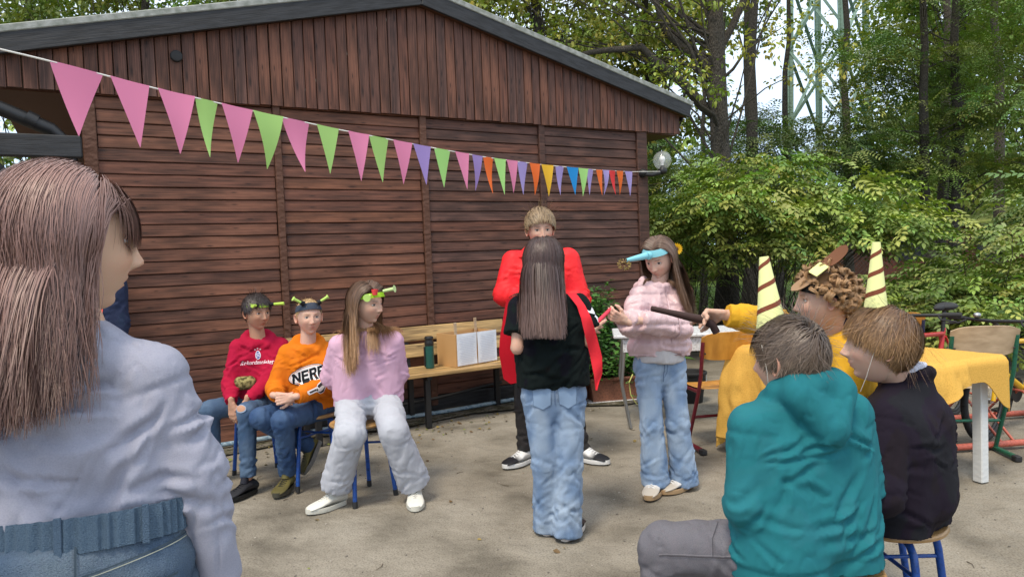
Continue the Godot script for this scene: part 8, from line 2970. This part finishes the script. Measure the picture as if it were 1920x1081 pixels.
func boy_teal():
	var j = J.te
	var hair := srgb(84, 70, 60)
	var r := person("boy in a teal hoodie sitting with his back to us wearing a striped paper horn", j, 1.0, Vector3(-0.62, -0.06, -0.75), 0.0, FAIR, hair, hair, BROWN_EYE, [[j.WR, Vector3(-1, -0.2, -0.3), Vector3(0, -0.5, -1), -1.0, [0.6, 0.6, 0.6, 0.6, 0.3], 0.05, 0.95], [j.WL, j.WL - j.EL, Vector3(1, -0.4, 0), 1.0, [0.6, 0.6, 0.6, 0.6, 0.3], 0.05, 0.95]], 1.0)
	var t = r[0]
	var hx: Transform3D = r[1]
	var tf := trunk_frame(j)
	var top := top_bones(j, 1.0, {"ease": 0.030, "hem": -0.035, "hood": 1.35, "sleeve": 0.94, "belly": 0.115})
	var fd := {"amp": 0.0055, "freq": 0.85, "seed": 71.0, "rings": joint_rings(j, 1.0, ["elbow", "pit", "waist"]), "creases": creases(j, 1.0, 115, ["trunk", "pit", "sleeve"]), "bands": rib_bands(j, 1.0, -0.035, 0.94)}
	garment(t, "hoodie", top, 0.0075, 0.022, fd, srgb(38, 108, 116), "", M.cloth)
	var pants := pants_bones(j, 1.0, {"ease": 0.012, "waist": 0.06, "knee": 0.07, "ankle": 0.062})
	var fpt := {"amp": 0.006, "seed": 72.0, "rings": joint_rings(j, 1.0, ["knee", "hip", "shin"]), "creases": creases(j, 1.0, 116, ["leg"])}
	garment(t, "trousers", pants, 0.008, 0.02, fpt, srgb(112, 109, 114), "", M.denim)
	for s in ["L", "R"]:
		shoe(t, j["A" + s], Vector3(-1, 0, -0.3), 0.24, srgb(70, 72, 78), srgb(210, 210, 206), srgb(70, 72, 78), srgb(220, 220, 220))
	grow_hair(t, hx, 1.0, hair, srgb(112, 96, 82), {"n": 6500, "len": 0.078, "w": 0.0014, "lay": 0.20, "comb": "forward", "grav": 0.08, "rough": 0.14, "step": 0.010, "lift": 0.25, "back": 0.42})
	var th: Vector3 = (j.KL - j.HL).normalized()
	var tu := Vector3(0, 1, 0) - th * th.y
	print_on(t, "side_seam", pants, 0.02, fpt, j.HL.lerp(j.KL, 0.45) + Vector3(0, 0, 0.06), -th, tu.normalized(), [[srgb(70, 68, 72), PackedVector2Array([Vector2(-0.2, 0.012), Vector2(0.17, 0.020), Vector2(0.17, 0.0225), Vector2(-0.2, 0.0145)]), 0.0], [srgb(134, 131, 136), PackedVector2Array([Vector2(-0.2, 0.0175), Vector2(0.17, 0.0255), Vector2(0.17, 0.0270), Vector2(-0.2, 0.0190)]), 0.0], [srgb(70, 68, 72), PackedVector2Array([Vector2(-0.03, 0.02), Vector2(-0.028, 0.02), Vector2(-0.02, 0.09), Vector2(-0.022, 0.09)]), 0.0]])
	horn_hat(t, hx * Vector3(0.0, 0.094, 0.045), (hx.basis * Vector3(0.0, 0.93, 0.30) * 0.4 + Vector3(0.02, 0.9, 0)).normalized(), 0.205, 0.042, 0.012, [hx * Vector3(0.046, 0.09, 0.06), hx * Vector3(0.083, 0.05, 0.03), hx * Vector3(0.084, -0.02, 0.02), hx * Vector3(0.066, -0.085, 0.03), hx * Vector3(0.0, -0.118, 0.055)], 3.0, 0.4)

func boy_black():
	var j = J.bk
	var hair := srgb(98, 72, 50)
	var r := person("boy in a black sweatshirt sitting in profile wearing a slim striped paper horn", j, 1.0, Vector3(-0.93, 0.07, -0.20), 0.0, Color(0.60, 0.38, 0.29), hair, srgb(96, 70, 48), BROWN_EYE, [[j.WR, j.WR - j.ER, Vector3(0, -0.5, -1), -1.0, [0.6, 0.6, 0.6, 0.6, 0.3], 0.05, 0.95], [j.WL, j.WL - j.EL, Vector3(0, -0.4, -1), 1.0, [0.6, 0.6, 0.6, 0.6, 0.3], 0.05, 0.95]], 1.02)
	var t = r[0]
	var hx: Transform3D = r[1]
	var tf := trunk_frame(j)
	var top := top_bones(j, 1.0, {"ease": 0.034, "hem": -0.06, "collar": 0.01, "sleeve": 0.95, "belly": 0.086, "deep": 1.16})
	var fd := {"amp": 0.0055, "freq": 0.7, "seed": 81.0, "rings": joint_rings(j, 1.0, ["elbow", "pit", "waist"]), "creases": creases(j, 1.0, 117, ["pit", "sleeve"]), "bands": rib_bands(j, 1.0, -0.06, 0.95)}
	garment(t, "sweatshirt", top, 0.008, 0.024, fd, srgb(30, 28, 34), "", M.cloth)
	garment(t, "shirt_collar", [[j.N + tf[1] * 0.03 + tf[0] * 0.025, 0.053, j.N + tf[1] * 0.03 - tf[0] * 0.025, 0.053, [[j.N + tf[1] * 0.052, tf[1]]]]], 0.006, 0.01, {}, srgb(206, 208, 222), "", M.cloth)
	var pants := pants_bones(j, 1.0, {"ease": 0.008, "waist": 0.05, "ankle": 0.055})
	garment(t, "jeans", pants, 0.013, 0.02, {"amp": 0.006, "seed": 82.0, "rings": joint_rings(j, 1.0, ["knee"]), "creases": creases(j, 1.0, 118, ["leg"])}, srgb(52, 60, 80), "jeans", M.denim)
	for s in ["L", "R"]:
		shoe(t, j["A" + s], Vector3(-1, 0, -0.2), 0.24, srgb(50, 52, 58), srgb(210, 210, 206), srgb(50, 52, 58), srgb(220, 220, 220))
	grow_hair(t, hx, 1.02, hair, srgb(150, 116, 80), {"n": 6500, "len": 0.112, "w": 0.0014, "lay": 0.24, "comb": "bowl", "grav": 0.16, "rough": 0.06, "step": 0.012, "lift": 0.2, "face": true})
	horn_hat(t, hx * Vector3(0.0, 0.108, 0.018), (hx.basis.y * 0.25 + Vector3(0.01, 0.9, 0)).normalized(), 0.225, 0.036, 0.0105, [hx * Vector3(0.030, 0.122, 0.01), hx * Vector3(0.078, 0.08, 0.022), hx * Vector3(0.086, 0.03, 0.03), hx * Vector3(0.079, -0.03, 0.042), hx * Vector3(0.062, -0.09, 0.05), hx * Vector3(0.045, -0.14, 0.06)], 3.4, 1.2)

func girl_front():
	var j = J.fg
	var hair := srgb(122, 92, 86)
	var g := 1.06
	var r := person("girl with long mauve brown hair in a grey long sleeved top close in front", j, 0.86, Vector3(0.68, -0.05, -0.73), 0.0, Color(0.56, 0.36, 0.25), hair, srgb(110, 84, 70), BROWN_EYE, [[j.WR, j.WR - j.ER, Vector3(-1, 0, 0), -1.0, [0.35, 0.35, 0.4, 0.4, 0.3], 0.05, 1.0], [j.WL, j.WL - j.EL, Vector3(1, 0, 0), 1.0, [0.35, 0.35, 0.4, 0.4, 0.3], 0.05, 1.0]], 1.11)
	var t = r[0]
	var hx: Transform3D = r[1]
	var tf := trunk_frame(j)
	var top := top_bones(j, g, {"ease": 0.008, "hem": 0.105, "sleeve": 1.0, "belly": 0.066, "deep": 0.82})
	var fd := {"amp": 0.005, "freq": 1.1, "seed": 91.0, "rings": joint_rings(j, g, ["elbow", "pit"]) + [[tf[3] + tf[1] * 0.15, (tf[1] + tf[0] * 0.06).normalized(), 0.10, 0.006, 210.0]], "creases": creases(j, g, 119, ["pit", "sleeve"]), "bands": rib_bands(j, 1.06, -9.0, 9.0)}
	garment(t, "long_sleeved_top", top, 0.006, 0.03, fd, srgb(152, 153, 167), "", M.jersey)
	var pants := pants_bones(j, g, {"ease": 0.012, "waist": 0.07, "knee": 0.09, "ankle": 0.09})
	var fp := {"amp": 0.005, "seed": 92.0, "rings": joint_rings(j, g, ["hip", "knee"]), "creases": creases(j, g, 120, ["leg"])}
	garment(t, "jeans", pants, 0.008, 0.03, fp, srgb(82, 98, 116), "jeans", M.denim)
	# gathered elastic waistband with belt loops
	var p := []
	var n := 420
	for k in 5:
		for q in n + 1:
			var a := TAU * q / n
			var wob: float = 0.0046 * sin(q * 0.72 + 1.6 * sin(q * 0.11)) * (0.6 + 0.4 * sin(q * 0.31)) * [0.8, 1.0, 0.7, 1.0, 0.5][k]
			var rad: float = 1.0 + wob * 8.0
			p.append(tf[3] + tf[1] * (0.066 + 0.0135 * k) + tf[0] * sin(a) * 0.156 * rad + tf[2] * cos(a) * 0.105 * rad)
	var b := Buf.new()
	b.col = srgb(80, 98, 116)
	b.grid(p, 5, n + 1, 0.004)
	var wb := put("waistband", b.done(), M.denim, t, Transform3D(), true)
	for a in [-2.5, 3.0, 2.2]:
		b = Buf.new()
		b.col = srgb(76, 94, 112)
		var c: Vector3 = tf[3] + tf[0] * sin(a) * 0.160 + tf[2] * cos(a) * 0.109
		b.bar(c + tf[1] * 0.062, c + tf[1] * 0.124, 0.011, 0.004, 0.001, tf[2].cross(tf[1]))
		put("belt_loop", b.done(), M.denim, wb, Transform3D(), true)
	var bk: Vector3 = tf[3] - tf[2] * 0.12
	print_on(t, "yoke_seam", pants, 0.03, fp, bk + tf[1] * 0.03, -tf[0], tf[1], [[srgb(150, 152, 140), PackedVector2Array([Vector2(-0.15, 0.022), Vector2(0.0, -0.006), Vector2(0.15, 0.022), Vector2(0.15, 0.0235), Vector2(0.0, -0.0045), Vector2(-0.15, 0.0235)]), 0.0], [srgb(58, 70, 80), PackedVector2Array([Vector2(-0.15, 0.026), Vector2(0.0, -0.002), Vector2(0.15, 0.026), Vector2(0.15, 0.0285), Vector2(0.0, 0.0005), Vector2(-0.15, 0.0285)]), 0.0], [srgb(58, 70, 80), PackedVector2Array([Vector2(-0.0015, 0.06), Vector2(0.0015, 0.06), Vector2(0.0015, -0.09), Vector2(-0.0015, -0.09)]), 0.0]])
	for s in [-1.0, 1.0]:
		var pk := PackedVector2Array([Vector2(s * 0.045, -0.012), Vector2(s * 0.135, 0.006), Vector2(s * 0.135, 0.003), Vector2(s * 0.048, -0.0155), Vector2(s * 0.048, -0.09), Vector2(s * 0.045, -0.09)])
		print_on(t, "pocket_seam", pants, 0.03, fp, bk, -tf[0], tf[1], [[srgb(58, 70, 80), pk, 0.0]])
	for s in ["L", "R"]:
		shoe(t, j["A" + s], Vector3(0.5, 0, -0.8), 0.24, srgb(220, 220, 220), srgb(220, 220, 216), srgb(220, 220, 220), srgb(230, 230, 230))
	grow_hair(t, hx, 1.09, srgb(138, 106, 97), srgb(88, 60, 50), {"n": 24000, "len": 0.425, "ragged": 0.3, "w": 0.0007, "lay": 0.20, "even": 0.35, "wave": 0.009, "clear": 0.012, "tuck": 0.026, "comb": "fringe", "grav": 0.36, "rough": 0.025, "curl": 0.01, "front": tf[2], "split": 0.9, "stray": 0.0, "step": 0.02}, top)

func hidden_child():
	var j = J.hp
	var hair := srgb(92, 70, 54)
	var r := person("child in a navy jacket with a coral strap mostly hidden behind the front girl", j, 1.0, Vector3(0.3, 0, 1), 0.0, FAIR, hair, hair, BROWN_EYE, [[j.WR, Vector3(0, -1, 0.1), Vector3(1, 0, 0), 1.0, [0.4, 0.4, 0.4, 0.4, 0.3], 0.05, 0.95], [j.WL, Vector3(0, -1, 0.1), Vector3(-1, 0, 0), -1.0, [0.4, 0.4, 0.4, 0.4, 0.3], 0.05, 0.95]], 1.0)
	var t = r[0]
	var hx: Transform3D = r[1]
	var top := top_bones(j, 1.0, {"ease": 0.03, "hem": -0.03, "collar": 0.01})
	var fd := {"amp": 0.005, "seed": 101.0, "rings": joint_rings(j, 1.0, ["elbow"]), "creases": creases(j, 1.0, 121, ["trunk", "pit", "sleeve"])}
	garment(t, "jacket", top, 0.014, 0.024, fd, srgb(44, 52, 74), "", M.cloth)
	garment(t, "jeans", pants_bones(j, 1.0, {}), 0.014, 0.02, {"amp": 0.005}, srgb(60, 78, 110), "jeans", M.denim)
	var tf := trunk_frame(j)
	print_on(t, "strap", top, 0.024, fd, mid(tf[3], j.N, 0.72) + tf[0] * 0.085 + tf[2] * 0.1, tf[0], tf[1], [[srgb(226, 104, 92), PackedVector2Array([Vector2(-0.014, -0.09), Vector2(0.014, -0.09), Vector2(0.014, 0.09), Vector2(-0.014, 0.09)]), 0.003]])
	for s in ["L", "R"]:
		shoe(t, j["A" + s], Vector3(0.1, 0, 1), 0.24, srgb(60, 62, 68), srgb(220, 220, 216), srgb(60, 62, 68), srgb(230, 230, 230))
	grow_hair(t, hx, 1.0, hair, srgb(120, 94, 74), {"n": 1400, "len": 0.09, "w": 0.002, "lay": 0.1, "comb": "bowl", "grav": 0.15, "step": 0.014, "face": true})
	# the pale wooden stick that the girl in the jacket hands over
	var g := thing("red_paper_stick", "bright pink red paper stick between the two girls' hands", "stick", Vector3(0.47, 1.04, -3.76))
	var b := Buf.new()
	b.col = srgb(222, 62, 84)
	b.tube([Vector3(0.432, 1.012, -3.715), Vector3(0.47, 1.040, -3.75), Vector3(0.522, 1.078, -3.795)], [0.0095, 0.0105, 0.009], 10)
	put("paper_roll", b.done(), M.plain, g, Transform3D(), true)
	b = Buf.new()
	b.col = srgb(232, 84, 98)
	b.tube([Vector3(0.400, 1.092, -3.66), Vector3(0.414, 1.05, -3.69), Vector3(0.428, 1.014, -3.712)], [0.007, 0.0095, 0.0095], 10)
	put("paper_prong", b.done(), M.plain, g, Transform3D(), true)
